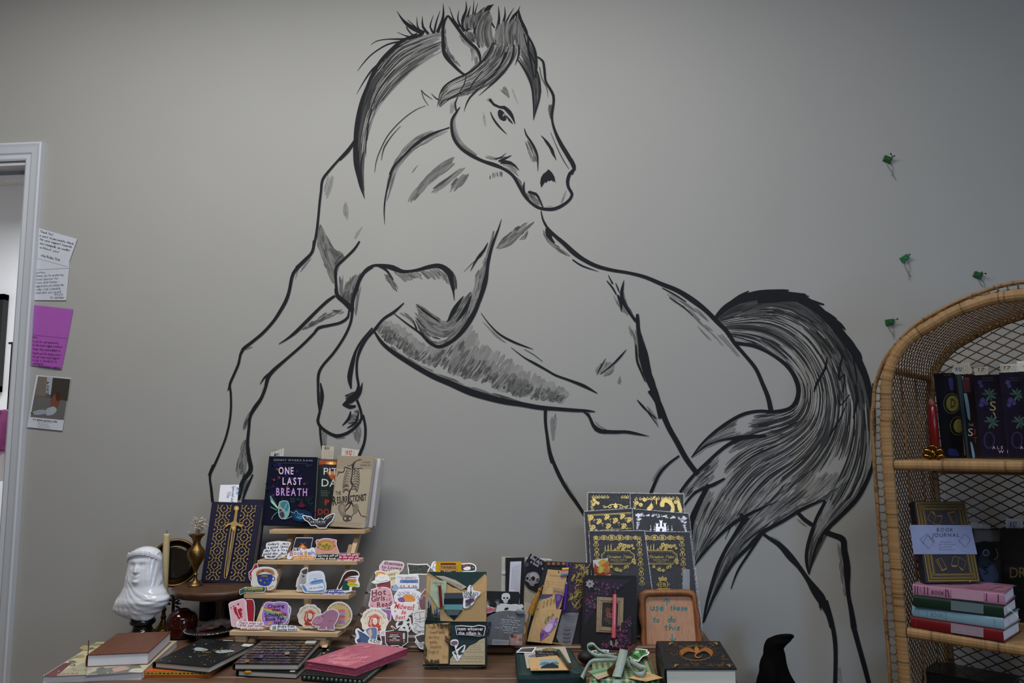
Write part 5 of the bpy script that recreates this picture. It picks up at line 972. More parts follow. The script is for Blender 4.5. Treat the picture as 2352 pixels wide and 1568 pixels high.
a.blob(S("1340,1020 1400,1005 1450,1060 1440,1150 1460,1220 1390,1240 1330,1150 1315,1070"), '#7d7264'); a.blob(S("1360,1050 1400,1040 1425,1090 1410,1170 1360,1130"), '#94876f'); a.blob(S("1590,1030 1640,1020 1670,1080 1640,1170 1590,1190 1570,1120"), '#7d7264'); a.blob(S("1410,1230 1480,1210 1550,1240 1540,1300 1460,1325 1400,1290"), '#54483f'); a.ell(1440, 1270, 24, 28, '#a79a84', 12); a.ell(1520, 1275, 22, 26, '#a79a84', 12); a.ring(1440, 1270, 26, 32, 8, K); a.ring(1522, 1275, 24, 30, 8, K)
a.text('THE', 1325, 870, 70, K, w=90, ang=-4, gap=.12); a.text('R', 1262, 1040, 150, K, w=72, ang=-9, bold=True, shear=.1); a.text('ESURRECTIONIST', 1555, 985, 110, K, w=510, ang=-6, gap=.06, shear=.12, bold=True)
a.text('A RAE', 1800, 320, 28, '#4a3f38', w=130, gap=.2); a.text('DUNLAP', 1790, 370, 28, '#4a3f38', w=165, gap=.2)
a.words(1240, 1330, 1735, 1362, 12, '#7a4a40', 3); a.words(1240, 1360, 1735, 1392, 12, '#7a4a40', 3); a.build('cover_print', t)
p4_ = tierpl(0, .05, 8)
t = upbook('cream_spine_book', p4_, [(1850, 240), (2068, 232), (1912, 1430), (1700, 1430)], .03, mat('cream_board', '#a39b8b', rough=.6), M_WPAGES, 'book with a pale page edge and wood-grain cover strip behind the tan book', fr=FT)
a = Art(p4_, FT, off=.0006); a.poly(S("1900,245 1972,248 1900,900 1830,1425 1780,1425"), '#877a66'); a.poly(S("1975,250 2040,250 1890,1425 1835,1425"), '#cfcdd0')
for q in ("1945,345,20 1970,300,16 1940,330,6", "1900,560,10 1930,500,14 1940,420,6", "1880,720,16 1910,640,10", "1850,900,8 1880,820,14", "1810,1330,16 1850,1180,20 1860,1120,6", "1800,1410,10 1835,1290,6"): a.stroke(S(q), 10, '#2c211b')
a.build('cover_print', t)
def slip(pl, pts, fr, label, off=0, lines=4, hand=None, rot=90, col='#4a4a4e', paper=None, **kw):
    o = slab('paper_slip', pl, pts, .0003, paper or M_PAPER, None, fr, off=off, label=label, cat='paper slip'); a = Art(pl, fr, off=off+.0004)
    x0, x1 = min(p[0] for p in pts), max(p[0] for p in pts); y0, y1 = min(p[1] for p in pts), max(p[1] for p in pts)
    for i in range(lines):
        x = x0+(x1-x0)*(i+1.2)/(lines+1.4); a.words(x, y0+(y1-y0)*.22, x-(y1-y0)*.06, y1-3, (x1-x0)*.05, col, (x1-x0)*.012)
    if hand: a.hand(*hand[:3], hand[3], hand[4], w=hand[5], lw=hand[6] if len(hand) > 6 else None)
    a.build('print', o); return o
M_OLD = mat('old_page', '#b3a898', rough=.8, noise=.05); M_SLIP = mat('slip_paper', '#b9b4a8', rough=.8, noise=.03)
slip(tierpl(0, .05, 9), S("168,140 245,115 392,65 380,200 170,200"), FT, 'torn book-page slip with blue price sticking up from the dark glossy hardcover', lines=6, hand=('$0', 215, 205, 55, '#2f5f9a', 100, 7), paper=M_SLIP)
slip(tierpl(0, .06, 9), S("1040,20 1248,40 1222,420 1030,400"), FT, 'old page slip with small black writing above the middle book of the top shelf', lines=6, hand=('4H', 1080, 95, 60, '#2c2c30', 90, 6), paper=M_OLD)
slip(tierpl(0, .03, 9), S("1385,55 1680,100 1645,205 1365,300"), FT, 'white slip with a pink handwritten 12 above the tan book', lines=3, hand=('$12', 1455, 175, 70, '#c2405a', 110, 9), paper=M_SLIP)
# bat sticker
pb = tierpl(0, .004, 20)
o, a = sticker(pb, S("700,1225 720,1210 860,1240 900,1285 960,1290 985,1262 1010,1275 1035,1262 1065,1285 1100,1240 1180,1195 1262,1185 1250,1250 1215,1320 1160,1370 1110,1440 985,1440 930,1395 850,1395 800,1330 740,1300"), FT, "black bat-shaped sticker with white border leaning on the top shelf books", border=14, fill='#15131c', smooth=False)
a.text("IT'S", 798, 1290, 34, '#c8c8d0', w=80, ang=26, gap=.15); a.text("FRIGKIN'", 980, 1350, 40, '#c8c8d0', w=260, ang=-2, gap=.2); a.text('BATS', 1170, 1265, 34, '#c8c8d0', w=95, ang=-24, gap=.15); a.stroke(S("925,1362 915,1390"), 5, '#c8c8d0'); a.words(930, 1385, 1120, 1350, 12, '#a8a8b0', 3); a.poly(S("990,1290 1000,1268 1012,1280 1025,1268 1035,1290 1020,1310 1005,1310"), '#0a0a10'); a.build('print', o)
# ---- stickers, tier by tier (drawing units of FA)
def script(a, t, x, y, h, col, w, ang=0, bold=True, sh=.25, oc=None):
    if oc: a.text(t, x, y, h, oc, w=w+2, ang=ang, bold=True, shear=sh, gap=.05)
    a.text(t, x, y, h, col, w=w, ang=ang, bold=bold, shear=sh, gap=.05)
q = tierpl(1, .014)
o, a = sticker(q, S("650,200 700,195 760,190 840,190 915,205 905,245 885,270 880,300 865,330 860,370 800,400 740,425 760,330 700,300"), FA, 'rear copy of the white good-day lettering sticker on the second tier', border=8)
for i, (t_, x, y) in enumerate((('day\'s', 845, 232), ('good', 835, 272), ("it's a", 825, 318), ('day', 810, 362))): script(a, t_, x, y, 26, '#1c1c22', 85, 4)
a.build('print', o)
q = tierpl(1, .008)
o, a = sticker(q, S("590,215 640,200 770,185 790,215 775,260 780,290 795,320 785,355 760,370 700,425 590,420 560,390 530,390 545,345 560,300 590,290 585,255"), FA, "white good-day lettering sticker with a black sunburst at the left of the second tier", border=8)
for t_, x, y, w in (("today's", 680, 240, 150), ('a good', 675, 283, 140), ('day for a', 665, 325, 195), ('good day', 645, 368, 195)): script(a, t_, x, y, 30, '#1c1c22', w, -3)
for k in range(13): w = math.pi*(k/12); a.stroke([(655+math.cos(w)*12, 385+math.sin(w)*5, 2), (655+math.cos(w)*62, 385+math.sin(w)*36, 5)], 4, '#2a2a30', step=0)
a.build('print', o)
q = tierpl(1, .02)
o, a = sticker(q, S("985,138 1215,140 1185,300 945,280"), FA, 'dark polaroid-style campfire sticker with white border on the second tier', border=10, fill='#232c3a', smooth=False)
a.blob(S("960,262 1000,230 1050,215 1110,220 1160,250 1165,285"), '#3a2c2c'); a.blob(S("1020,270 1050,240 1075,215 1100,245 1130,275 1080,292"), '#c4622c'); a.blob(S("1048,272 1075,240 1100,275"), '#f0b060'); a.ell(1050, 215, 10, 7, '#6d5a5a'); a.ell(1105, 212, 10, 7, '#5a6070'); a.build('print', o)
q = tierpl(1, .013)
o, a = sticker(q, S("940,290 1040,275 1100,300 1160,290 1215,270 1240,300 1245,350 1240,400 1100,410 900,430 870,420 868,375 900,335 935,325"), FA, "colourful 'in my bookish era' sticker between the polaroid and orange sticker on the second tier", border=8)
a.text('IN MY', 1000, 318, 38, '#1c1c20', w=95, ang=-5, bold=True); cs = ['#b06a9a', '#e08a50', '#8aa0d0', '#c06070', '#d0a050', '#9a70b0', '#7090c0']
for i, ch in enumerate('Bookish'): a.text(ch, 925+i*48, 375-abs(i-3)*2+(14 if i == 0 else 0), 70 if i == 0 else 55, cs[i], w=44, bold=True)
a.build('print', o)
o, a = sticker(tierpl(1, .004, 14), S("950,385 1090,378 1225,385 1240,405 1235,432 940,432 938,400"), FA, "orange 'I put my book down' sticker at the front of the second tier", border=3, fill='#c98330')
script(a, 'I put my book', 1090, 412, 26, '#f0e8dc', 265); a.text('down to be here', 1090, 436, 20, '#f0e8dc', w=285, bold=True, shear=.25); a.build('print', o)
o, a = sticker(tierpl(1, .018), S("1245,190 1270,165 1300,165 1350,150 1420,150 1500,165 1530,175 1530,240 1560,330 1560,355 1400,362 1240,350 1235,290 1260,255"), FA, 'pink plaque sticker with a golden oval and ribbon lettering on the second tier', border=7, fill='#d8968c')
a.ell(1385, 245, 112, 68, '#8a6a30', 28); a.ell(1385, 245, 102, 60, '#d0a24a', 28); a.ring(1385, 245, 88, 49, 3, '#8f7028')
for x, y, r in ((1310, 235, 24), (1350, 255, 24), (1395, 240, 26), (1435, 255, 22), (1375, 275, 20), (1420, 280, 18)): a.flower(x, y, r, '#6a8040', '#b04a3c', rot=x)
for x, y in ((1275, 190), (1490, 190), (1275, 270), (1510, 250)): a.ell(x, y, 9, 9, '#b04860', 8)
for k in range(22): a.stroke([(1248+k*14, 320+(k % 2)*4, 5), (1252+k*14, 350, 5)], 5, '#c9a878' if k % 2 else '#e8c8a8', step=0)
a.build('print', o)
o, a = sticker(tierpl(1, .006, 14), S("1245,365 1400,355 1555,362 1562,395 1530,440 1260,436 1250,410"), FA, "black-on-white 'I survive off of coffee & books' sticker on the second tier", border=3, fill='#23251f')
script(a, 'I survive off of', 1400, 395, 28, '#eceae4', 290); script(a, 'coffee & book', 1385, 432, 26, '#eceae4', 260); a.build('print', o)
o, a = sticker(tierpl(1, .003, 14), S("1575,345 1820,348 1822,380 1815,412 1845,420 1842,452 1530,445 1528,425 1565,410 1570,375"), FA, "magenta 'real life gets in the way' sticker at the right of the second tier", border=3, fill='#9a2448')
for t_, x, y, w in (('real life gets', 1698, 378, 230), ('in the way of', 1690, 413, 240), ('my reading time', 1685, 448, 300)): script(a, t_, x, y, 27, '#f0dde2', w)
a.build('print', o)
# tier 3
slab('pale_tag', tierpl(1, .03, 0), S("1690,235 1738,235 1710,342 1660,342"), .003, M_PINE, None, FA, label='small pale wooden tag behind the magenta sticker on the second tier', cat='tag')
o, a = sticker(tierpl(2, .022), S("355,600 400,560 430,500 470,490 480,560 420,640 430,735 385,720 360,680"), FA, 'red sticker half hidden behind the coffee cup sticker on the third tier', border=8, fill='#a02430'); a.stroke(S("380,650 400,690"), 8, '#f0e0e0'); a.build('print', o)
o, a = sticker(tierpl(2, .016), S("390,620 420,570 480,540 570,528 660,540 720,575 738,620 720,680 728,740 700,810 650,840 600,842 590,800 480,790 400,790 385,740 400,680"), FA, "'give me coffee' sticker with a blue starry cup on the third tier", border=9, fill='#d8d4cc')
a.blob(S("455,600 500,568 570,555 650,562 690,590 700,640 650,610 570,600 500,615 460,645"), '#b87a4c', step=14); a.text('GIVE ME COFFEE', 570, 690, 34, '#6a3a24', arc=92, w=235, bold=True); a.blob(S("465,640 560,628 665,640 665,720 620,780 530,782 480,740"), '#29438e'); a.ell(565, 650, 80, 16, '#3a2618'); a.ell(565, 652, 55, 8, '#b0895a'); a.ring(680, 690, 24, 26, 12, '#29438e')
for x, y, r in ((515, 710, 20), (570, 742, 12), (605, 692, 11), (630, 740, 8)): a.star(x, y, r, '#d8923a')
a.text('OR DEATH', 640, 825, 30, '#a0643c', w=120, ang=-25, bold=True); a.build('print', o)
o, a = sticker(tierpl(2, .0, 12), S("235,830 270,820 310,800 400,800 530,790 575,800 575,850 540,870 400,880 300,880 250,905 232,880"), FA, "teal 'professional' lettering sticker hanging over the left edge of the third tier", off=.001, border=6, fill='#2a5a50')
script(a, 'Professional', 420, 835, 34, '#c8c05a', 240, -3); script(a, 'book nerd', 420, 868, 28, '#a85c34', 220, -3); a.build('print', o)
o, a = sticker(tierpl(2, .022), S("1050,580 1080,550 1140,540 1145,600 1150,700 1120,800 1140,860 1000,855 1005,800 985,800 1000,700 1030,640"), FA, 'grey line-drawn skeleton lady sticker behind the kettle sticker on the third tier', border=8, fill='#c4c2c0')
a.blob(S("1060,590 1100,565 1140,560 1130,620 1080,625"), '#4a484a'); 
for k in range(16): a.stroke([(1040-k*2.5, 640+k*13, 2), (1075, 632+k*13, 5), (1125-k, 645+k*12, 2)], 4, '#5a585a')
a.ell(1085, 655, 16, 12, '#3a383a'); a.build('print', o)
o, a = sticker(tierpl(2, .01), S("1125,650 1140,612 1200,590 1290,582 1345,600 1370,650 1378,710 1392,770 1385,840 1340,872 1250,880 1120,878 1085,860 1070,815 1035,775 1045,760 1090,765 1120,740"), FA, 'white and blue enamel kettle sticker on the third tier', border=8, fill='#cdd5e4')
a.stroke(S("1148,740,8 1145,660,10 1180,620,10 1270,605,10 1330,620,10 1350,680,10 1355,715,8"), 9, '#e8ecf4'); a.blob(S("1160,752 1220,715 1330,700 1345,722 1250,750"), '#5a82b8'); a.blob(S("1165,770 1240,740 1340,722 1350,740 1260,762"), '#7a9cc8'); a.poly(S("1120,790 1360,745 1370,800 1345,850 1240,865 1130,862"), '#dfe4ee'); a.blob(S("1060,775 1090,780 1130,830 1135,862 1100,850"), '#5f86ba')
a.blob(S("1140,848 1250,852 1350,835 1335,865 1240,872 1150,868"), '#6a90c2'); a.hand('Come you coffee', 1150, 832, 30, '#35353c', w=200, ang=-7, lw=3); a.ell(1245, 690, 18, 5, '#5a82b8'); a.stroke(S("1350,730 1368,800 1350,860"), 7, '#5f86ba'); a.build('print', o)
o, a = sticker(tierpl(2, .018), S("1610,640 1660,590 1740,570 1810,590 1835,640 1815,700 1835,760 1825,800 1740,800 1720,860 1600,868 1530,835 1560,760 1590,690"), FA, 'duck-head sticker with a brown mullet and striped headband on the third tier', border=8)
a.blob(S("1620,650 1670,600 1740,585 1800,600 1820,640 1790,645 1700,660 1640,700 1600,790 1560,830 1550,800 1590,720"), '#33201c'); a.blob(S("1630,700 1700,680 1760,690 1740,760 1700,800 1690,845 1600,850 1610,770"), '#1f4d40'); a.poly(S("1640,690 1700,665 1790,668 1790,690 1700,688 1640,712"), '#c43c34'); a.poly(S("1642,702 1700,680 1790,682 1790,700 1700,700 1640,722"), '#e4e4ec'); a.poly(S("1640,714 1700,694 1790,696 1785,712 1700,714 1642,732"), '#2d3f86')
a.blob(S("1670,712 1720,700 1790,705 1780,735 1720,745 1680,735"), '#e0843a'); a.blob(S("1665,760 1700,735 1750,740 1815,765 1812,785 1750,792 1700,790"), '#c9c030'); a.stroke(S("1690,770,4 1740,760,5 1800,775,3"), 4, '#6a6418'); a.blob(S("1680,722 1720,715 1770,718 1740,732"), '#58a060'); a.poly(S("1600,850 1690,845 1700,860 1600,864"), '#e8e8ec'); a.build('print', o)
o, a = sticker(tierpl(2, .004, 14), S("1385,845 1500,832 1610,840 1622,868 1668,876 1665,898 1320,898 1322,880 1378,870"), FA, "purple-blue 'I wish I was reading right now' sticker at the front of the third tier", border=3, fill='#3b3a8a')
script(a, 'I wish I was', 1500, 868, 28, '#e4e4f2', 220); script(a, 'reading right now', 1495, 898, 22, '#e4e4f2', 320); a.build('print', o)
# tier 4
o, a = sticker(tierpl(3, .024), S("300,975 335,958 410,962 430,1000 440,1080 425,1290 330,1290 320,1000"), FA, 'dark red playing-card back sticker behind the king of hearts on the bottom tier', border=8, fill='#9c2430', smooth=False); a.build('print', o)
o, a = sticker(tierpl(3, .018), S("85,1025 110,1000 270,952 300,960 320,990 350,1290 345,1330 150,1335 125,1315"), FA, 'pink king of hearts card sticker on the bottom tier', border=9, fill='#e0b4bc', smooth=False)
a.stroke(S("125,1060 265,1010 320,1270"), 2, '#a04050', step=0); a.star(215, 1030, 22, '#a8283a', 5, .5); a.blob(S("150,1080 185,1060 200,1100 230,1090 245,1130 270,1150 255,1200 225,1230 195,1180 170,1150"), '#a8283a', step=14); a.blob(S("215,1110 245,1080 270,1100 255,1130"), '#a8283a'); a.stroke(S("200,1100,14 215,1150,8 235,1200,16"), 8, '#e0b4bc'); a.ell(205, 1060, 14, 16, '#e8c8cc')
for x, y in ((155, 1060), (300, 1250), (265, 1200)): a.poly([(x-12, y-8), (x-5, y-14), (x, y-8), (x+6, y-14), (x+12, y-8), (x, y+12)], '#a8283a')
a.ell(120, 1078, 8, 8, '#1f1418'); a.build('print', o)
o, a = sticker(tierpl(3, .006, 12), S("190,1265 225,1250 380,1258 540,1265 555,1310 550,1350 490,1350 480,1365 260,1362 250,1345 195,1335"), FA, "white sticker with red 'iced coffee' lettering at the left of the bottom tier", border=6)
script(a, "That's what I do", 380, 1295, 34, '#b05a50', 320, 2); script(a, 'I drink iced coffee', 380, 1330, 34, '#b05a50', 350, 2); script(a, 'and I know', 370, 1364, 26, '#b05a50', 210, 1); a.build('print', o)
o, a = sticker(tierpl(3, .02), S("560,1100 600,1020 680,1000 860,1030 920,1080 905,1200 880,1290 800,1310 700,1330"), FA, 'grey-edged rear copy of the rainbow lettering sticker on the bottom tier', border=10, fill='#b0a0c0'); a.build('print', o)
o, a = sticker(tierpl(3, .013), S("545,1060 570,1015 610,995 700,1000 760,992 860,1005 890,1050 885,1120 895,1180 870,1250 840,1290 760,1300 700,1315 620,1330 560,1310 530,1270 520,1180 535,1120"), FA, "purple and rainbow 'chasing that book fair high' sticker on the bottom tier", border=9, fill='#a87cc4')
for i, c in enumerate(('#c05a58', '#d0884a', '#d4c050', '#7cb85a', '#4f9aa0', '#7a6ac0')): a.stroke([(560, 1075+i*9, 12), (640, 1085+i*16, 12), (760, 1110+i*20, 12), (860, 1170+i*18, 10)], 12, c)
for x, y in ((690, 1022), (565, 1220), (860, 1240), (600, 1150)): a.star(x, y, 10, '#f0e8f8', 4, .3)
for t_, x, y, w, h in (('Chasing', 720, 1075, 220, 45), ('that', 725, 1122, 112, 42), ('Scholastic', 715, 1190, 295, 48), ('Book Fair', 710, 1245, 255, 48), ('high', 752, 1292, 112, 46)): a.text(t_, x, y, h, '#17141c', w=w, ang=-3, bold=True, gap=.04)
a.poly(S("595,1290 650,1262 668,1285 610,1312"), '#c8a04c'); a.build('print', o)
o, a = sticker(tierpl(3, .004, 14), S("655,1325 690,1305 970,1315 985,1345 1010,1350 1005,1382 660,1372"), FA, "small white 'Broke from buying books' sticker with green books on the bottom tier", border=5)
for i in range(4): a.poly([(672, 1322+i*13), (722, 1316+i*13), (724, 1325+i*13), (670, 1331+i*13)], '#4a6a48' if i % 2 else '#8aa078')
script(a, 'Broke from', 852, 1340, 32, '#23263a', 225); script(a, 'buying books', 868, 1378, 30, '#23263a', 265); a.build('print', o)
def cowgirl(pl, cx, cy, r, fr, label, off=0.0):
    pts = [(cx+math.cos(i/40*6.283)*(r+(6 if i % 4 < 2 else -4)), cy+math.sin(i/40*6.283)*(r+(6 if i % 4 < 2 else -4))) for i in range(40)]
    o, a = sticker(pl, pts, fr, label, off=off, border=6, fill='#d6ccb8', smooth=False); k = r/150
    a.text('COWBOY ROMANCE', cx, cy+4*k, 24*k, '#4a4448', arc=112*k, w=290*k, gap=.12); a.ring(cx, cy, 84*k, 84*k, 3*k, '#8a4a44', 30)
    h = lambda s: [(cx+p[0]*k, cy+p[1]*k)+tuple(p[2:]) for p in S(s)]
    a.blob(h("-58,80 -70,30 -60,-20 -40,-58 0,-70 40,-55 58,-15 60,30 72,70 30,62 -20,60"), '#b23a32', step=8*k); a.blob(h("-20,-30 10,-38 30,-20 28,20 5,40 -18,18"), '#ddd2bc', step=6*k); a.blob(h("-75,-48 -30,-62 10,-78 50,-55 78,-30 30,-42 -20,-40"), '#c4564a', step=8*k)
    for q in ("-50,0,5 -35,-30,8 -10,-45,4", "-55,40,5 -45,10,9 -30,-10,4", "45,-20,5 52,20,8 60,50,3", "-40,60,5 -38,30,8 -25,12,3"): a.stroke([(p[0], p[1], p[2]*k) for p in h(q)], 6, '#ddd2bc')
    for x, y in ((-8, -8), (14, -10)): a.ell(cx+x*k, cy+y*k, 4*k, 3*k, '#3a2020', 8)
    a.stroke([(p[0], p[1], p[2]*k) for p in h("-4,14,2 6,18,5 16,13,2")], 3, '#a82820'); a.blob(h("-70,95 -30,55 30,55 75,90 40,110 -40,112"), '#a8322c', step=8*k); a.blob(h("-18,62 5,85 25,60 5,72"), '#ddd2bc', step=6*k)
    a.text('BOOK CLUB', cx, cy+134*k, 22*k, '#8a7a3c', w=120*k); 
    for x, y in ((-100, 20), (100, 20), (-95, -60), (98, -52)): a.poly([(cx+(x-7)*k, cy+(y-5)*k), (cx+x*k, cy+(y-2)*k), (cx+(x+7)*k, cy+(y-5)*k), (cx+x*k, cy+(y+9)*k)], '#b0403a')
    a.build('print', o)
cowgirl(tierpl(3, .016), 1170, 1190, 162, FA, "cream round 'cowboy romance book club' sticker behind the hippo on the bottom tier")
pts = [(1560+math.cos(i/36*6.283)*178, 1175+math.sin(i/36*6.283)*182) for i in range(36)]
o, a = sticker(tierpl(3, .02), pts, FA, "round tan 'tried to form a gang' sticker behind the hippo's rump on the bottom tier", border=10, fill='#c9b48c', smooth=False)
a.ell(1560, 1175, 118, 122, '#bfa474', 30); a.text('TRIED TO FORM A GANG', 1560, 1177, 28, '#2c2824', arc=132, w=440, ang=8); a.text('NOW I RUN A BOOK CLUB', 1560, 1172, 24, '#2c2824', arc=-162, w=250, ang=20)
for i, c in enumerate(('#c86a6a', '#8a90b8', '#b0566a', '#c07a70', '#9a78b8')): a.blob([(1545, 1105+i*38), (1600, 1098+i*38), (1640, 1112+i*38), (1630, 1135+i*38), (1560, 1138+i*38)], c)
a.build('print', o)
o, a = sticker(tierpl(3, .007), S("1195,1255 1215,1215 1260,1180 1330,1160 1400,1110 1480,1090 1545,1125 1560,1180 1530,1260 1500,1310 1498,1375 1400,1372 1390,1330 1385,1372 1280,1370 1290,1330 1240,1325 1190,1290"), FA, 'mauve hippopotamus sticker at the front of the bottom tier', border=9, fill='#a2748c')
a.blob(S("1210,1255 1250,1205 1320,1185 1350,1220 1320,1280 1260,1295 1215,1285"), '#b2849c'); a.blob(S("1240,1300 1270,1285 1275,1310 1250,1320"), '#d07a86'); a.ell(1292, 1215, 9, 6, '#2a1c22'); a.ell(1345, 1192, 18, 14, '#8a5c74'); a.stroke(S("1215,1285,3 1260,1300,5 1330,1290,3"), 4, '#4a3040')
for q in ("1430,1120 1440,1160 1425,1200", "1470,1110 1480,1150 1470,1190", "1505,1125 1515,1165 1505,1200", "1390,1140 1395,1180 1385,1210", "1330,1300 1340,1340 1335,1365", "1420,1300 1430,1340 1425,1365", "1400,1240 1450,1260 1490,1240"): a.stroke(S(q), 3, '#5c3e50', taper=.4)
for x, y in ((1320, 1362), (1345, 1364), (1430, 1364), (1460, 1364)): a.ell(x, y, 9, 4, '#d8c0c8', 8)
a.build('print', o)
# ================================================================== ACRYLIC RISER WITH STICKERS
FC = (800, 1240, .20922)
ap = lean(900, 1482, ZL, 27, 0)
def apl(off): return PL(ap.p+ap.n*off, ap.n)
rz_ = thing('acrylic_riser', (ap.P(950, 1480).x, ap.P(950, 1480).y, ZL), 'clear acrylic riser leaning back and covered in stickers right of the wooden stand', 'display stand')
slab('back_sheet', apl(-.004), S("285,292 1445,285 1480,1120 5,1120"), .003, M_CLEAR, rz_, FC)
for y0 in (560, 800, 1040): 
    A_, B_ = apl(-.004).P(*P2(FC, 285-(y0-292)*.335, y0)), apl(-.004).P(*P2(FC, 1460, y0)); V, F = extr([A_, B_, B_+Vector((0, -.016, -.003)), A_+Vector((0, -.016, -.003))], (0, 0, -.0025)); mk('ledge', V, F, M_CLEAR, rz_)
A_, B_ = apl(-.004).P(*P2(FC, 285, 292)), apl(-.004).P(*P2(FC, 5, 1110)); V, F = extr([A_, B_, B_+Vector((0, .13, 0))], (.003, 0, 0)); mk('side_panel', V, F, M_CLEAR, rz_)
G = 'stickers on the acrylic riser'
o, a = sticker(apl(.002), S("385,225 500,228 600,245 610,290 570,350 480,362 360,345 340,290 365,250"), FC, "pink 'Enemies to Lovers' sticker at the top left of the acrylic riser", border=7, fill='#caa4b4')
for t_, x, y, w in (('Enemies', 492, 275, 200), ('to Lovers?', 470, 318, 215), ('Say Less', 440, 356, 150)): script(a, t_, x, y, 34, '#241c30', w, 6)
a.build('print', o)
o, a = sticker(apl(.002), S("645,255 760,262 870,258 880,275 905,292 885,330 865,380 750,378 662,382 655,325"), FC, 'dark green camouflage pouch sticker with white outline at the top of the acrylic riser', border=12, fill='#2c332a', smooth=False); random.seed(4)
for _ in range(70): x, y = random.uniform(675, 860), random.uniform(275, 362); a.blob([(x+random.uniform(-12, 12), y+random.uniform(-7, 7)) for _ in range(4)], random.choice(['#4a5440', '#1c211c', '#5f6650', '#39402f']), step=8)
a.build('print', o)
o, a = sticker(apl(.002), S("905,300 920,250 950,232 985,250 990,330 940,340"), FC, 'white line-drawn skeleton sticker between camouflage sticker and teabag', border=4); 
for q in ("925,330 935,270 955,245 970,260 960,300", "930,300 960,290", "940,320 965,310"): a.stroke(S(q), 5, '#3a3a40')
a.build('print', o)
o, a = sticker(apl(.0), S("1180,262 1290,252 1350,252 1395,275 1405,310 1385,345 1240,350 1180,340"), FC, 'black floral rounded sticker right of the yellow teabag', border=12, fill='#1c2420'); a.blob(S("1260,310 1300,290 1340,295 1335,325 1280,330"), '#dcdcdc')
for x, y, c in ((1270, 280, '#a8344a'), (1340, 272, '#7a3050'), (1370, 300, '#3f6a44'), (1250, 335, '#3f6a44'), (1300, 270, '#a8344a')): a.flower(x, y, 14, c, '#d0b060')
a.build('print', o)
o, a = sticker(apl(.004), S("290,350 330,332 420,345 500,332 520,320 555,335 560,372 520,400 525,470 480,500 420,470 330,495 295,430 302,395"), FC, 'cream burger sticker with green script beneath the pink lettering sticker', border=7, fill='#cfc6a4')
a.blob(S("300,380 320,350 380,350 410,380 390,410 320,412"), '#c98a44'); a.blob(S("320,375 345,360 380,372 375,392 335,395"), '#e0b070'); script(a, 'easy', 480, 385, 30, '#6f6a48', 80, -10); script(a, 'tiger', 485, 430, 26, '#6f6a48', 80, -10); a.build('print', o)
o, a = sticker(apl(.007), S("250,462 300,430 330,385 400,378 440,400 455,440 425,458 360,470 290,478"), FC, 'white cowboy hat sticker on the left of the acrylic riser', border=6, fill='#dcdcda'); a.stroke(S("300,445 360,455 430,440"), 4, '#8a6a64'); a.stroke(S("340,395 370,420 400,385"), 3, '#a0a0a0'); a.build('print', o)
o, a = sticker(apl(.0055), S("300,490 370,478 430,450 462,425 472,520 440,570 380,535 320,525"), FC, 'dark red boots sticker below the white cowboy hat sticker', border=7, fill='#7a2a2c'); a.stroke(S("340,505 400,520 440,545"), 4, '#4a1618'); a.ell(430, 432, 9, 9, '#a8343a'); a.build('print', o)
o, a = sticker(apl(.010), S("250,540 345,515 430,520 470,555 485,610 495,650 500,700 440,738 330,748 250,742 222,715 238,640"), FC, "pink 'Hot Girls Read' sticker on the left of the acrylic riser", border=7, fill='#c79aa4')
for t_, x, y, w, h in (('Hot', 335, 605, 160, 62), ('Girls', 328, 668, 150, 58), ('Read', 395, 730, 160, 54)): a.text(t_, x+2, y+2, h, '#c98890', w=w, ang=-6, bold=True, shear=.1); a.text(t_, x, y, h, '#5a1822', w=w, ang=-6, bold=True, shear=.1)
a.text('cf', 440, 665, 30, '#5a1822', w=50)
for x, y in ((345, 525), (450, 605), (262, 725), (430, 728)): a.poly([(x-16, y-6), (x-8, y-14), (x, y-6), (x+8, y-14), (x+16, y-6), (x, y+14)], '#c8607e')
a.build('print', o)
o, a = sticker(apl(.006), S("520,380 600,376 765,380 778,420 775,530 700,560 560,560 478,548 500,490 525,468"), FC, "white and blue 'support independent bookstores' sticker on the acrylic riser", border=7, smooth=False, fill='#d4d6dc')
a.poly(S("540,392 590,400 585,420 535,412"), '#b8c4dc'); a.text('SUPPORT', 670, 428, 24, '#2c2c3a', w=100, bold=True); a.rect(580, 405, 608, 430, '#d8a090'); a.rect(722, 405, 745, 428, '#d8a090'); a.poly(S("570,435 768,432 768,472 565,470"), '#5a78b4'); a.hand('independent', 595, 465, 26, '#22305a', w=150, lw=3)
for x in (580, 612, 665, 715, 740): a.star(x, 505, 14, '#b03a3a')
a.poly(S("490,500 520,480 560,520 540,545 485,545"), '#8aa0cc'); a.stroke(S("560,525 760,522"), 12, '#5a78b4', step=0); a.build('print', o)
o, a = sticker(apl(.010), S("500,610 560,545 680,535 740,550 795,580 800,640 765,680 640,692 520,680"), FC, "'BOOK CLUB Girlie' sticker with an orange book sun on the acrylic riser", border=7, fill='#d8d8e0')
a.text('BOOK CLUB', 645, 745, 32, '#4a5688', arc=150, w=250, ang=12); a.hand('Girlie', 600, 625, 38, '#4a5688', w=120, lw=5, ang=8); a.blob(S("590,640 620,600 690,600 735,640 720,672 620,676"), '#d08a3c'); a.blob(S("540,640 600,625 620,678 560,675"), '#7a4a8a'); a.stroke(S("630,612 700,640 725,670"), 6, '#b86a2c'); a.star(560, 575, 12, '#8a90b8'); a.star(768, 620, 10, '#8a90b8'); a.build('print', o)
o, a = sticker(apl(.013), S("490,700 600,682 700,688 760,692 765,770 700,800 655,840 645,875 560,885 500,868 462,740"), FC, "white 'Midwest is Best' sticker with red script on the acrylic riser", border=7, fill='#dcdade')
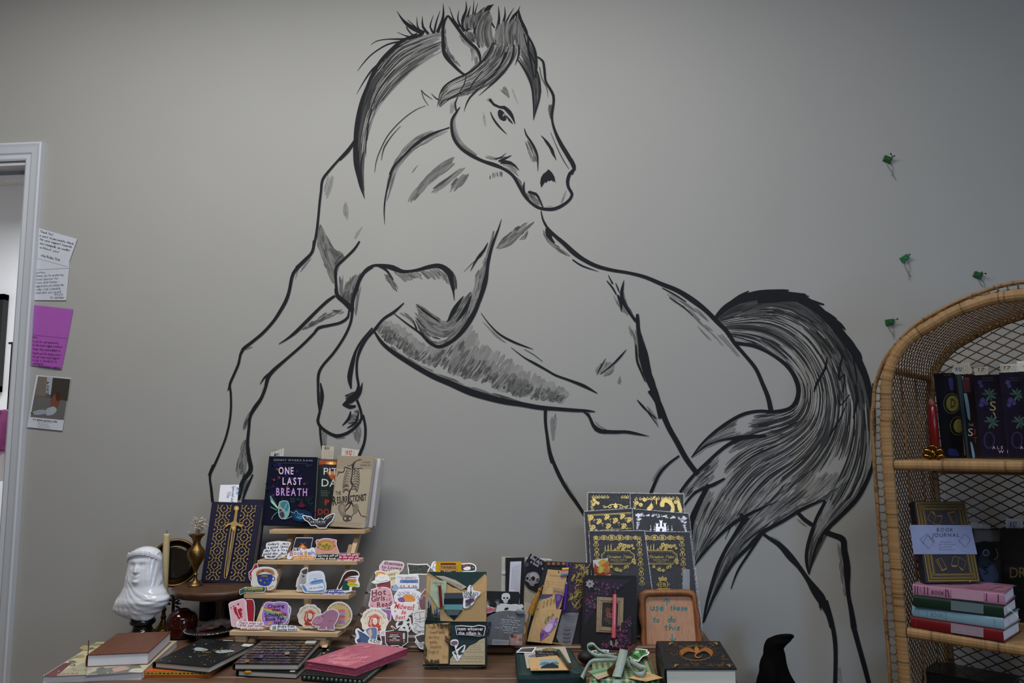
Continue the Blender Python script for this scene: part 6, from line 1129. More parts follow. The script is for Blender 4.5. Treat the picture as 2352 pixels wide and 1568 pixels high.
script(a, 'Midwest', 612, 760, 60, '#c03038', 215, 6, oc='#e8a0a0'); script(a, 'Is', 605, 812, 42, '#c03038', 50, 0); script(a, 'Best', 570, 868, 46, '#c03038', 110, -4)
for x, y in ((515, 780), (720, 715)): a.star(x, y, 18, '#c03038', 4, .3)
a.build('print', o)
o, a = sticker(apl(.009), S("195,760 330,745 470,765 472,800 468,870 440,895 300,880 210,820"), FC, 'purple and rainbow sticker half hidden behind the round cowboy sticker', border=7, fill='#8a5a98'); a.blob(S("215,770 300,760 310,785 230,800"), '#58a080'); a.blob(S("200,765 240,755 235,775"), '#c06a4a'); a.star(440, 785, 16, '#c0407a'); a.build('print', o)
cowgirl(apl(.014), 288, 890, 148, FC, "cream round 'cowboy romance' sticker on the left of the acrylic riser")
o, a = sticker(apl(.018), S("80,975 110,965 160,1010 220,960 250,950 300,955 325,965 318,1040 315,1090 280,1140 200,1150 80,1130 70,1090 95,1050 75,1010"), FC, 'blue-grey witch hat sticker with orange moon at the lower left of the acrylic riser', border=7, smooth=False, fill='#c8d0dc')
a.blob(S("95,980 150,1025 220,1060 260,1110 180,1140 100,1120 120,1060"), '#3a5078'); a.blob(S("190,985 240,960 310,970 305,1080 260,1090 220,1040"), '#5a7098'); a.blob(S("215,1000 245,970 262,1030 240,1070"), '#c0a890'); a.stroke(S("100,990,4 170,1030,12 230,1070,6"), 8, '#1f2c48'); a.ell(115, 1100, 22, 18, '#2a3a5c'); a.build('print', o)
o, a = sticker(apl(.021), S("235,1075 375,1112 362,1150 340,1175 222,1150 215,1110"), FC, 'small white slanted name tag sticker above the pink notebook', border=4, smooth=False, fill='#dcdcda'); a.text('KIDS!', 292, 1128, 34, '#22222c', w=110, ang=14, bold=True); a.build('print', o)
o, a = sticker(apl(.017), S("352,1000 385,990 395,975 410,1000 432,1040 420,1155 375,1160 360,1100 345,1050"), FC, 'iced coffee cup sticker left of the black television sticker', border=6, fill='#b8b0b8'); a.poly(S("362,1050 425,1050 415,1150 375,1152"), '#4a2c30'); a.stroke(S("395,985 398,1050"), 5, '#d8d8dc'); a.poly(S("358,1035 430,1035 428,1052 360,1052"), '#d0d0dc'); a.build('print', o)
o, a = sticker(apl(.020), S("405,1000 500,985 465,945 478,935 525,975 570,935 580,945 548,985 640,988 658,1010 655,1120 620,1150 600,1160 600,1175 560,1175 550,1160 470,1162 460,1180 430,1160 405,1130 402,1060"), FC, "black retro television sticker 'fueled by iced coffee and true crime'", border=8, smooth=False, fill='#1c1c20')
a.blob(S("425,1015 500,1005 580,1015 585,1070 575,1110 500,1122 430,1110 422,1060"), '#7a2428'); a.blob(S("440,1030 500,1020 568,1030 572,1070 562,1100 500,1108 442,1100 436,1060"), '#2a0e12')
for i, (t_, w) in enumerate((('FUELED BY', 95), ('ICED COFFEE', 118), ('AND', 42), ('TRUE CRIME', 112))): a.text(t_, 505, 1046+i*19, 13, '#d8d4d4', w=w, bold=True, shear=.1)
a.rect(598, 1020, 622, 1085, '#c8c8cc')
for y in (1028, 1040, 1052, 1064, 1076): a.stroke([(600, y), (620, y)], 2, '#333338', step=0)
for y in (1100, 1118): a.ell(610, y, 6, 6, '#d0d0d4', 8)
a.stroke(S("480,948 520,985 572,945"), 5, '#303036', step=0); a.build('print', o)
o, a = sticker(apl(.012), S("520,920 560,870 620,870 635,840 680,850 690,900 695,960 660,1010 640,985 560,985 530,960"), FC, 'black and white cow sticker with boots behind the television sticker', border=7, fill='#d4d6d8')
for q in ("540,940 560,900 600,890 590,930", "630,870 660,855 675,880 650,895", "640,920 670,910 665,950", "590,960 620,950 625,975", "660,960 685,950 670,990"): a.blob(S(q), '#26262a')
a.stroke(S("545,900,6 580,880,14 610,885,6"), 8, '#7a94a0'); a.build('print', o)
o, a = sticker(apl(.010), S("770,640 835,545 870,560 870,780 800,770 775,720"), FC, 'brown and pink sticker mostly hidden behind the kraft envelope', border=6, fill='#6a4a52'); a.stroke(S("800,650 830,600 860,640"), 8, '#b08a90'); a.build('print', o)
o, a = sticker(apl(.013), S("705,820 740,775 830,765 880,790 880,1040 780,1035 720,1010 690,960 710,900"), FC, 'white line-art book pile sticker left of the kraft envelope', border=6, fill='#d0d2d6')
for q in ("725,830 740,800 835,785", "728,850 760,870 840,850", "735,880 780,900 845,880", "705,930 740,910 800,960 850,950", "745,930 745,990 800,1000", "720,960 735,1010", "780,800 790,860 780,900", "770,1005 830,990"): a.stroke(S(q), 5, '#3a3a40')
script(a, 'feel em', 800, 1020, 26, '#5a5a64', 95, -6); a.build('print', o)
o, a = sticker(apl(.018), S("725,1060 760,1035 880,1035 880,1190 790,1192 765,1160 730,1120 742,1095"), FC, 'white sticker with a dark bowl at the lower edge of the acrylic riser', border=6, fill='#c8ccd4'); a.blob(S("740,1060 800,1040 850,1045 845,1100 780,1120"), '#3a2c30'); a.blob(S("770,1130 800,1120 840,1150 800,1180"), '#9098a8'); a.stroke(S("745,1120 780,1160 800,1180"), 4, '#2a2a30'); a.build('print', o)
# ================================================================== GREEN BOOK KIT WITH KRAFT ENVELOPE (centre)
M_GRN = mat('dark_green_paper', '#1c3434', rough=.6, noise=.1, scale=120)
gp = lean(1050, 1531, ZT+.006, 10, 0)
def gpl(off): return PL(gp.p+gp.n*off, gp.n)
t = thing('green_book_kit', (gp.P(1044, 1530).x, gp.P(1044, 1530).y, ZT), 'dark green wrapped book with kraft envelope pocket, teabag and library card in the centre', 'gift set')
slab('wrapped_book', gpl(0), S("862,350 1505,348 1512,890 1514,1385 818,1385 840,880"), .026, M_GRN, t, FC)
slab('kraft_envelope', gpl(.003), S("862,352 1150,520 1305,548 1500,368 1520,400 1515,895 1158,890 840,885 850,700"), .0018, M_KRAFT, t, FC)
a = Art(gpl(.0035), FC)
a.poly(S("850,560 1160,888 1500,560 1515,895 1160,893 842,882"), '#a58a60'); a.stroke(S("862,368 1240,545 1305,548 1500,372"), 4, '#8f7346', step=0); a.stroke(S("852,560 1160,888 1510,552"), 3, '#8f7346', step=0); a.poly(S("1055,775 1255,770 1160,885"), '#16202a')
for x, h, w in ((885, 640, 26), (905, 690, 22), (870, 760, 20), (945, 740, 20), (970, 730, 24), (995, 770, 18), (925, 790, 24)): a.poly([(x, h), (x+w*.5, h+60), (x+w, 885), (x-w, 885), (x-w*.5, h+60)], '#1c2624' if x != 905 else '#2b3640')
a.poly(S("858,650 890,625 905,640 900,720 860,860"), '#8f949c'); a.poly(S("935,750 960,735 980,760 990,740 1018,800 1005,885 940,880"), '#7d828a')
for x, h, w in ((882, 655, 16), (900, 700, 14), (872, 740, 12), (950, 760, 13), (972, 740, 15), (996, 780, 12)): a.poly([(x, h)]+[(x+w*(j/6+.2)*(1.2 if j % 2 else .6), h+(885-h)*j/6) for j in range(1, 7)]+[(x-w*(j/6+.2)*(1.2 if j % 2 else .6), h+(885-h)*j/6) for j in range(6, 0, -1)], '#161e1c')
a.build('envelope_print', t)
a = Art(gpl(.004), FC); a.poly(S("850,925 1115,905 1098,1355 822,1362"), '#a88a5a'); a.build('kraft_card_face', t)
o = slab('handwritten_card', gpl(.006), S("860,930 1095,915 1092,1355 845,1360"), .001, M_KRAFT, t, FC)
a = Art(gpl(.0065), FC)
for i, (tx, w) in enumerate((('Trope:', 90), ('- Found family', 190), ('Mystery', 115), ('- Quirky', 105), ('- Suspense', 150), ('Legacy', 115))): a.hand(tx, 872+(12 if i in (2, 5) else 0), 968+i*53, 34, '#6a4a2c', w=w, lw=3)
a.hand('$10', 1035, 1290, 22, '#7a5a38', w=55, lw=2); a.build('handwriting', t)
fls = []; random.seed(8)
def fl3(pl, x, y, r, fr=FC):
    c = pl.P(*P2(fr, x, y)); u = (pl.P(*P2(fr, x+10, y))-c).normalized(); w = pl.n.cross(u).normalized(); k = (pl.P(*P2(fr, x+r, y))-c).length; out = []
    for i in range(5): q = i*1.2566+random.random(); out.append(sphere(c+(u*math.cos(q)+w*math.sin(q))*k*.6+pl.n*.001, k*.42, 7, sz=.8))
    out.append(sphere(c+pl.n*.002, k*.22, 6)); return out
for x, y, r in ((1030, 935, 30), (985, 925, 18), (1075, 940, 20), (1100, 930, 22), (940, 920, 14), (1115, 960, 16), (1085, 1090, 26), (1075, 1060, 16), (1100, 1120, 16), (910, 1335, 30), (860, 1325, 20), (880, 1345, 16), (960, 1330, 20), (985, 1320, 16), (845, 1190, 24), (855, 1220, 18), (840, 1160, 16), (850, 1255, 16)): fls += fl3(gpl(.008), x, y, r)
mk('flower_trim', *merge(*fls), mat('bronze_flower', '#5f4c38', rough=.5, metal=.3, noise=.3, scale=200), t, smooth=True, kind='stuff')
ed = [tube([gpl(.008).P(*P2(FC, *p)) for p in S(q)], .0016, 6) for q in ("1010,925 1110,930 1118,1000 1112,1050", "1112,1050 1118,1100 1105,1150", "838,1150 842,1300 900,1345", "860,1200 838,1300 842,1345 1000,1340")]; mk('wire_frame', *merge(*ed), MATS['bronze_flower'], t, smooth=True)
P = S("1175,940 1240,935 1370,945 1430,930 1500,940 1508,965 1490,1050 1440,1058 1300,1045 1190,1040 1180,990"); slab('lettering_sticker', gpl(.005), P, .0006, M_PAPER, t, FC); a = Art(gpl(.0055), FC); a.poly(expand(P, -9), '#15151a'); a.text('team whoever', 1338, 990, 36, '#dcdcdc', w=285, bold=True, ang=1); a.text('the villain is.', 1335, 1038, 36, '#dcdcdc', w=250, bold=True, ang=1); a.build('sticker_print', t)
a = Art(gpl(.004), FC); a.poly(S("1115,1365 1118,1305 1150,1265 1200,1240 1290,1205 1330,1160 1400,1130 1440,1095 1500,1073 1500,1366"), '#b0a384')
for y, x0 in ((1120, 1420), (1155, 1370), (1175, 1340), (1200, 1330), (1230, 1290), (1280, 1260), (1300, 1140), (1335, 1125)): a.words(x0, y, 1490, y-2, 14, '#4a443a', 2.5)
a.build('book_page', t)
P = S("1115,1110 1150,1090 1200,1095 1210,1135 1200,1160 1185,1200 1250,1160 1280,1150 1285,1180 1260,1240 1210,1320 1195,1332 1140,1235 1170,1215 1160,1165 1125,1150"); slab('flower_sticker', gpl(.0055), blob(P, 10), .0005, M_PAPER, t, FC); a = Art(gpl(.006), FC); a.blob(S("1125,1130 1150,1108 1195,1110 1195,1140 1150,1148"), '#7a5a68'); a.stroke(S("1160,1150 1180,1230 1200,1310"), 5, '#2f3a30'); a.blob(S("1200,1225 1240,1180 1272,1160 1260,1195 1225,1235"), '#2f3a30'); a.blob(S("1160,1220 1185,1240 1190,1255 1165,1245"), '#2f3a30'); a.blob(S("1200,1240 1250,1232 1265,1240 1220,1258"), '#2f3a30'); a.build('flower_print', t)
slab('stand_foot', PL(gp.p+gp.n*.008, gp.n), S("990,1372 1250,1368 1255,1415 1000,1418"), .012, M_CLEAR, t, FC)
# tucked items, each a thing of its own
o = slab('teabag', gpl(-.001), S("960,235 1242,235 1240,520 960,520"), .0018, mat('yellow_foil_paper', '#c79a18', rough=.35, noise=.08), None, FC, label='yellow and red teabag sachet Earl Grey standing in the kraft envelope', cat='teabag')
a = Art(gpl(-.001), FC); a.rect(1013, 252, 1180, 540, '#6d1416'); a.poly(S("1000,280 1013,272 1180,272 1196,282 1196,325 1183,335 1013,332 1000,322"), '#b08a4c'); a.text('TWININGS', 1098, 315, 28, '#2a1c14', w=165, bold=True); a.rect(1030, 334, 1165, 336, '#d8b060'); a.text('EARL', 1095, 366, 26, '#e0dcd4', w=85, bold=True); a.text('GREY', 1097, 402, 26, '#e0dcd4', w=86, bold=True); a.words(1045, 418, 1160, 416, 9, '#b89a90', 2); a.build('print', o)
# torn page strip tucked behind envelope edge
o = slab('page_strip', gpl(.0046), S("955,390 1050,395 1180,440 1300,515 1240,545 1120,480 1020,430"), .0004, M_OLD, None, FC, label='folded strip of printed book page across the envelope opening', cat='paper'); a = Art(gpl(.005), FC)
for k in range(3): a.words(985+k*10, 402+k*16, 1270, 512+k*12, 12, '#3c3a38', 2.5)
a.build('print', o)
o = slab('library_card', gpl(.0062), S("905,432 1078,448 1070,578 1055,700 1030,745 985,740 895,600"), .0006, mat('mint_card', '#a3b39a', rough=.7, noise=.04), None, FC, label='pale green library card with faint lettering at the left of the kraft envelope', cat='card'); a = Art(gpl(.0066), FC); a.text('LIBRARY', 985, 480, 22, '#8a7a4a', w=120, ang=5); a.text('CARD', 985, 508, 18, '#8a7a4a', w=70, ang=5)
for y in (568, 590, 612, 634): a.stroke([(905, y-4), (1060, y+6)], 1.5, '#6f7c6c', step=0)
a.build('print', o)
def pen3(name, p0, p1, r, segs, label, cat='pen', clip=None):   # segs: (t0,t1,scale0,scale1,material)
    p0, p1 = Vector(p0), Vector(p1); t = thing(name, tuple(p0 if p0.z < p1.z else p1), label, cat)
    for i, (a0, a1, s0_, s1_, m_, nm) in enumerate(segs): 
        A, B = p0+(p1-p0)*a0, p0+(p1-p0)*a1; mk(nm, *tube([A, A+(B-A)*.33, A+(B-A)*.67, B], [r*s0_, r*(s0_*.67+s1_*.33), r*(s0_*.33+s1_*.67), r*s1_], 16), m_, t, smooth=False)
    return t
M_RED = mat('dark_red_pen', '#6a1616', rough=.25, coat=.4, noise=.03)
pen3('red_pen', gpl(.012).P(*P2(FC, 1002, 490)), gpl(.012).P(*P2(FC, 1022, 740)), .0036, [(0, .04, .6, 1, M_RED, 'cap_end'), (.04, .96, 1, 1, M_RED, 'barrel'), (.96, 1, 1, .8, M_RED, 'barrel_end')], 'dark red pen in front of the pale green library card')
for i, (pts, c, nm) in enumerate((("1055,580 1255,578 1255,645 1055,640", '#3f4650', 'grey'), ("1050,642 1258,640 1256,705 1050,705", '#0f2024', 'black-green'), ("1050,706 1255,705 1250,765 1050,762", '#5f8f96', 'light teal'), ("1062,765 1240,768 1200,825 1095,825", '#4a5a58', 'slate'))):
    slab('page_flag', gpl(.0075), S(pts), .001, mat('flag_'+nm, c, rough=.4, noise=.05), None, FC, label=nm+' page flag strip in the V opening of the kraft envelope', cat='page flag')
P = S("1335,490 1360,505 1375,550 1410,560 1450,570 1440,600 1400,640 1370,700 1310,745 1265,742 1260,700 1265,640 1255,575 1300,560 1310,520"); o = slab('fantasy_sticker', gpl(.0068), blob(P, 12), .0006, M_PAPER, None, FC, label='white fantasy reader sticker with a sword and books on the kraft envelope', cat='sticker'); a = Art(gpl(.0074), FC)
a.text('FANTASY', 1348, 605, 40, '#1f1f26', w=165, ang=5, gap=.02); a.text('READER', 1330, 638, 34, '#1f1f26', w=120, ang=4, gap=.02); a.stroke(S("1347,500,3 1345,560,7 1340,650,3"), 6, '#34343e'); a.ell(1347, 508, 7, 7, '#34343e', 8); a.blob(S("1285,660 1330,645 1370,640 1385,660 1340,690 1290,690"), '#5a3a4a'); a.blob(S("1320,650 1345,640 1350,680 1325,690"), '#3c3c5c')
for i, c in enumerate(('#4a5a50', '#5a4a5a', '#8a8478')): a.poly([(1285, 700+i*11), (1345, 692+i*11), (1345, 701+i*11), (1285, 709+i*11)], c)
a.build('print', o)
# ================================================================== SKULL KIT
FK = (1100, 1260, .15303)
kp = lean(1150, 1482, ZL, 9, 2)
def kpl(off): return PL(kp.p+kp.n*off, kp.n)
t = thing('wood_box', (kp.P(1150, 1490).x, kp.P(1150, 1490).y, ZT), 'low brown wooden box with rounded front supporting the grey tombstone cards', 'box')
W0 = HP(ZT).P(1100, 1504); W1 = HP(ZT).P(1181, 1504); c = (W0+W1)/2; mk('block', *box((c.x, c.y+.03, ZT+.0135), ((W1-W0).length, .06, .027), bev=.006), M_WOOD2, t); mk('inlay', *box((c.x, c.y+.03, ZT+.0275), ((W1-W0).length*.9, .04, .001)), M_WOOD, t)
kp = lean(1150, 1480, ZT+.029, 8, 2)
o = slab('skull_card', kpl(-.012), S("0,630 600,645 618,690 600,830 560,1400 0,1400"), .004, M_BLACK, None, FK, label='black card with a white skull and skeleton hands behind the grey tombstone card', cat='card')
a = Art(kpl(-.012), FK); W = '#c6c6c6'
a.blob(S("340,720 350,680 400,662 450,672 468,710 462,750 435,770 430,805 400,815 370,805 365,775 342,760"), W); a.ell(378, 738, 17, 14, '#17171a'); a.ell(428, 738, 17, 14, '#17171a'); a.poly(S("402,752 392,770 412,770"), '#17171a')
for x in (378, 390, 402, 414, 426): a.stroke([(x, 782), (x, 808)], 3, '#3a3a3a', step=0)
for bx_, by in ((130, 850), (285, 850)):
    for k, (dx, dy) in enumerate(((-50, -70), (-30, -90), (-5, -95), (20, -85), (45, -45))): a.stroke([(bx_, by, 5), (bx_+dx*.5, by+dy*.55, 3), (bx_+dx, by+dy, 2)], 3, '#b0b0b0'); a.ell(bx_+dx*.5, by+dy*.55, 5, 5, '#b8b8b8', 6)
    a.blob([(bx_-22, by), (bx_+22, by-4), (bx_+26, by+25), (bx_-18, by+28)], '#a8a8a8')
a.build('print', o)
o, a = sticker(kpl(-.004), S("280,860 330,822 400,822 470,835 560,828 600,840 650,830 672,868 640,900 600,940 500,950 380,960 250,945"), FK, 'white furry animal rug shaped sticker across the top of the grey card', border=5, fill='#c4c4c4', smooth=False)
for k in range(9): a.stroke([(400+k*22, 850), (412+k*22, 905)], 2, '#8a8a8a', step=0)
a.blob(S("375,915 400,885 440,882 445,900 415,920"), '#121214'); a.ell(640, 855, 4, 3, '#222222'); a.build('print', o)
o, a = sticker(kpl(-.006), S("60,880 150,868 225,885 238,915 200,950 120,970 60,960"), FK, 'pink lettered sticker at the left of the grey tombstone card', border=6, fill='#c06a80'); script(a, 'spooky', 150, 925, 30, '#7a2440', 130, -8); a.build('print', o)
o, a = sticker(kpl(-.005), S("215,905 250,880 285,905 260,935 225,940"), FK, 'small tan leaf sticker between the pink sticker and white rug sticker', border=2, fill='#8a6a48'); a.build('print', o)
M_GRY = mat('grey_card', '#5d5f63', rough=.8, noise=.12, scale=60)
o = slab('tombstone_card', kpl(.0), S("100,1040 180,985 300,940 420,925 560,935 650,960 702,995 690,1130 655,1450 60,1440 60,1090"), .003, M_GRY, None, FK, label='grey tombstone-shaped card with white handwriting leaning beside the green kit', cat='card')
a = Art(kpl(.0), FK)
for i, (tx, x, y, w) in enumerate((("Tropes", 420, 1028, 130), ("- immortality theme", 300, 1062, 320), ("- Found Family", 320, 1095, 270), ("- Touch her & I kill", 300, 1128, 330), ("- Healing gang", 320, 1168, 260), ("Dark, Spicy", 245, 1190, 270), ("- Vampire w/", 300, 1222, 300), ("morals", 380, 1262, 130))): a.hand(tx, x, y, 26, '#c2c4c8', w=w, ang=5, lw=3)
a.poly(S("200,1352 455,1370 445,1445 190,1442"), '#8f9096'); a.words(230, 1388, 440, 1396, 12, '#4a4a52', 3); a.words(230, 1402, 440, 1410, 12, '#4a4a52', 3); a.words(230, 1418, 350, 1422, 10, '#4a4a52', 2)
a.poly(S("455,1300 520,1285 650,1275 652,1448 470,1446"), '#9a8078'); 
for x, y, c in ((500, 1310, '#2e2624'), (540, 1320, '#a04a4a'), (600, 1330, '#b89a90'), (620, 1360, '#8a5a58'), (520, 1380, '#b08c8c'), (580, 1400, '#c0a4a0')): a.flower(x, y, 30, c, '#5a3c38', rot=x)
a.poly(S("110,1100 188,1100 150,1295 108,1280"), '#2a2330')
for x, y in ((130, 1130), (150, 1180), (125, 1230)): a.flower(x, y, 20, '#5a3a70', '#3f6040', rot=y)
a.build('print', o)
c = kpl(.003).P(*P2(FK, 620, 945)); q_ = Vector((0, 0, 1)).rotation_difference(kp.n); V, F = sphere((0, 0, 0), .012, 18, sz=.25, sx=1.0, sy=.6); mk('gem_sticker', [c+q_ @ v for v in V], F, mat('grey_gem', '#6f7480', rough=.12, coat=.5, noise=.2), None, label='smoky oval gem on the right corner of the tombstone card', cat='gem', smooth=True)
# blind-date bundle behind
dp_ = lean(1185, 1455, ZL, 6, 0)
def dpl(off): return PL(dp_.p+dp_.n*off, dp_.n)
t = upbook('spiral_notebook', dpl(-.005), [(352, 120), (1090, 165), (1060, 1300), (330, 1300)], .02, mat('ivory_cover', '#aaa79c', rough=.6), M_WPAGES, 'ivory wrapped book behind the black bookmark and blind date bookmark', fr=FK)
mk('twine', *merge(*[tube([dpl(-.003).P(*P2(FK, *p)) for p in S(q)], .0011, 6) for q in ("345,350 700,355 1060,380", "345,372 700,378 1060,400")]), M_PAPER, t)
mk('lace_edge', *merge(*[sphere(dpl(-.008).P(*P2(FK, 720+i*19, 138+i*1.2)), .0016, 6) for i in range(20)]), M_PAPER, t, kind='stuff', smooth=True)
o = slab('black_bookmark', dpl(.0), S("400,132 685,130 668,860 610,1200 395,1200"), .003, M_BLACK, None, FK, label='tall black bookmark with a white printed strip left of the skull bookmark', cat='bookmark')
a = Art(dpl(.0), FK); a.poly(S("470,192 638,186 608,830 560,830 450,640"), '#c6c6d0')
for i, x in enumerate((618, 600, 580, 562, 543, 525, 505)): a.words(x-(i % 2), 235+i*6, x-22, 640-(i*4), 9, '#4c4c58', 2.4)
a.build('print', o)
o = slab('page_sheet', dpl(.001), S("690,530 875,560 870,700 790,800 720,1100 668,1100"), .0008, M_OLD, None, FK, label='printed book page showing beneath the skull bookmark', cat='paper'); a = Art(dpl(.001), FK)
for y in range(575, 810, 24): a.words(690, y, 860-(max(0, y-640))*.3, y+10, 15, '#3f3a38', 3)
a.build('print', o)
o = slab('skull_bookmark', dpl(.006), S("775,70 1005,200 930,450 870,640 740,585 680,510 690,210"), .001, mat('dark_violet_card', '#1d1a26', rough=.45, noise=.2, scale=30), None, FK, label='dark bookmark reading blind date with a book above a photographed skull', cat='bookmark')
a = Art(dpl(.006), FK); a.hand('Blind date', 765, 140, 66, '#b8bac4', w=210, ang=32, lw=6); a.hand('w/', 945, 285, 40, '#b8bac4', w=40, ang=80, lw=5); a.hand('a book', 770, 205, 55, '#b8bac4', w=140, ang=32, lw=6); a.ell(722, 235, 36, 38, '#352c48'); a.ell(722, 240, 22, 24, '#4a4060')
a.blob(S("700,440 720,380 790,348 860,350 905,400 912,450 890,510 840,525 820,560 770,545 740,500 700,480"), '#8a8690'); a.blob(S("760,380 820,360 880,390 895,440 860,480 820,440 780,420"), '#a9a6ae'); a.ell(815, 445, 30, 34, '#1c1a22'); a.ell(725, 445, 20, 22, '#1c1a22'); a.poly(S("765,450 755,480 780,482"), '#1c1a22'); a.ell(880, 470, 22, 30, '#4a4854')
for k in range(5): a.stroke([(745+k*20, 505+k*5), (742+k*20, 530+k*6)], 4, '#2c2a32', step=0)
a.build('print', o)
# ================================================================== PURPLE KIT
up_ = lean(1265, 1479, ZL+.001, 12, 4)
def upl(off): return PL(up_.p+up_.n*off, up_.n)
t = thing('purple_book_kit', (up_.P(1270, 1490).x, up_.P(1270, 1490).y, ZT), 'black wrapped book with purple and gold marbled panel, kraft pocket and amethyst card', 'gift set')
slab('wrapped_book', upl(0), S("1005,182 1345,200 1700,212 1640,700 1510,1500 1400,1510 700,1400 740,1180"), .028, M_BLACK, t, FK)
random.seed(31); a = Art(upl(.001), FK)
a.poly(S("1350,205 1680,222 1600,640 1520,960 1300,945"), '#2a1630')
for _ in range(26): x, y = random.uniform(1340, 1620), random.uniform(230, 920); a.blob([(x+random.uniform(-50, 50), y+random.uniform(-45, 45)) for _ in range(5)], random.choice(['#3c1f48', '#25122c', '#4a2658', '#1c1020']), step=24)
def veins(x, y, n):
    for _ in range(n):
        xx, yy = x+random.uniform(-60, 60), y+random.uniform(-60, 60); w0 = random.uniform(4, 20); ang = random.uniform(-1.3, -.3); pts = []
        for j in range(6): pts.append((xx, yy, w0*math.sin(math.pi*(j+.6)/6.5))); ang += random.uniform(-.7, .7); xx += math.cos(ang)*24; yy -= math.sin(ang)*-24
        pts = [p for p in pts if 1330 < p[0] < 1680-(p[1]-200)*.22 and 222 < p[1] < 940]
        if len(pts) > 2: a.stroke(pts, 10, '#c8b060', foil=1, step=8)
for x, y, n in ((1480, 260, 12), (1600, 340, 12), (1520, 420, 12), (1440, 520, 8), (1480, 640, 9), (1400, 780, 9), (1500, 760, 8), (1440, 880, 7)): veins(x, y, n)
for _ in range(50): a.ell(random.uniform(1360, 1600), random.uniform(230, 930), random.uniform(2, 6), random.uniform(2, 6), '#dcc860', 6, foil=1)
for i, x in enumerate((1048, 1120, 1192, 1270)): a.poly([(x-28, 192), (x+30, 196), (x+28, 250), (x-30, 246)], '#4a2440'); a.blob([(x-18, 205), (x+16, 203), (x+20, 232), (x-4, 244), (x-20, 228)], '#c08a3a' if i % 2 else '#9a7a4a', foil=1)
a.poly(S("1305,195 1342,197 1335,270 1310,268"), '#4a2a7a'); a.build('marble_print', t)
slab('grey_tag', upl(.004), S("1255,965 1380,955 1500,960 1440,1240 1378,1490 1225,1450 1160,1330 1200,1150"), .0012, mat('grey_tag_card', '#6b6a70', rough=.8, noise=.15, scale=40), t, FK)
a = Art(upl(.0044), FK)
for y in (985, 1010, 1038, 1062, 1090, 1125, 1160): a.words(1245, y, 1480-(y-985)*.2, y+8, 16, '#4a4a52', 2.5)
for y in (1200, 1260, 1320, 1380): a.ell(1320, y, 60, 20, '#5d5c62', 12)
a.build('tag_print', t)
o = slab('kraft_tag', upl(.005), S("1035,308 1335,332 1320,420 1290,600 1230,880 1150,880 1050,700 940,680"), .0012, M_KRAFT, None, FK, label='kraft reading tag with printed lines at the top of the purple kit', cat='tag'); a = Art(upl(.005), FK); a.ell(1198, 350, 9, 13, '#1a1410'); a.text('READING LOG', 1150, 415, 20, '#5a4428', w=170, ang=4, gap=.3)
for y in (490, 528, 565): a.text('note', 1035, y, 12, '#6a5030', w=46); a.stroke([(1080, y+10), (1290, y+18)], 1.5, '#8a6c42', step=0)
a.build('print', o)
t_ = thing('page_flag_pad', tuple(upl(.01).P(*P2(FK, 1290, 410))), 'pad of rainbow page flags clipped to the kraft reading tag', 'page flags')
for i, c in enumerate(('#c9c24a', '#b04a50', '#c08a70', '#4aa090', '#6a3a7a')): slab('flag', upl(.009), [(1252-i*5, 285+i*26), (1350-i*2, 280+i*24), (1346-i*2, 306+i*24), (1246-i*5, 312+i*26)], .004, mat('flagc%d' % i, c, rough=.5), t_, FK)
slab('backing', upl(.0045), S("1225,300 1352,275 1345,412 1230,420"), .002, M_BLACK, t_, FK)
o = slab('amethyst_card', upl(.0065), S("1115,575 1292,612 1270,700 1210,905 1150,900 1140,690 1110,655"), .001, mat('tan_card', '#9c7f68', rough=.7), None, FK, label='torn tan script card with a purple amethyst photo in the purple kit', cat='card'); a = Art(upl(.0066), FK); a.hand('beautiful fire', 1125, 640, 30, '#4a3428', w=150, ang=12, lw=2); a.blob(S("1145,690 1180,680 1260,700 1240,760 1180,890 1160,870"), '#44305f'); a.blob(S("1160,700 1220,700 1210,770 1170,780"), '#6a4f96'); a.build('print', o)
o = slab('violet_flag', upl(.0075), S("925,680 1110,680 1085,745 905,748"), .001, mat('violet_grey', '#4c4258', rough=.5), None, FK, label='violet-grey page flag above the teal flag in the purple kit', cat='page flag'); o = slab('teal_flag', upl(.0075), S("905,750 1010,748 950,800 890,790"), .001, mat('teal_flagm', '#2f8a8a', rough=.5), None, FK, label='teal page flag peeking over the handwritten kraft card', cat='page flag')
o = slab('torn_note', upl(.0085), S("885,790 960,760 1060,730 1140,690 1160,905 860,890"), .0008, M_KRAFT, None, FK, label='torn kraft note with vertical handwriting above the kraft pocket', cat='note'); a = Art(upl(.0085), FK)
for i, tx in enumerate(('Tropes', 'witchy', 'magic', 'curse')): a.hand(tx, 1130-i*52, 715+i*22, 30, '#3c2e20', w=110, ang=97, lw=3)
a.build('print', o)
slab('kraft_pocket', upl(.010), S("858,880 1242,910 1170,1180 1095,1425 725,1388 760,1240"), .0015, M_KRAFT, t, FK)
a = Art(upl(.0105), FK); a.text('10', 885, 915, 24, '#6a5030', w=36); PU = ('#6d4488', '#8a62a4', '#b49ac4', '#a07ab8')
a.poly(S("918,1270 950,1215 1060,1080 1165,1025 1190,1050 1160,1150 1050,1290 920,1390"), '#744a8c'); a.poly(S("950,1215 1060,1080 1165,1025 1120,1130 1010,1240"), '#a684bc'); a.poly(S("1010,1240 1120,1130 1190,1050 1160,1150 1050,1290"), '#8a62a0'); a.poly(S("918,1270 985,1270 920,1390"), '#593470'); a.poly(S("985,1270 1050,1290 920,1390"), '#80549a'); a.blob(S("985,1180 1060,1120 1110,1150 1060,1240 1000,1240"), '#c4acc8')
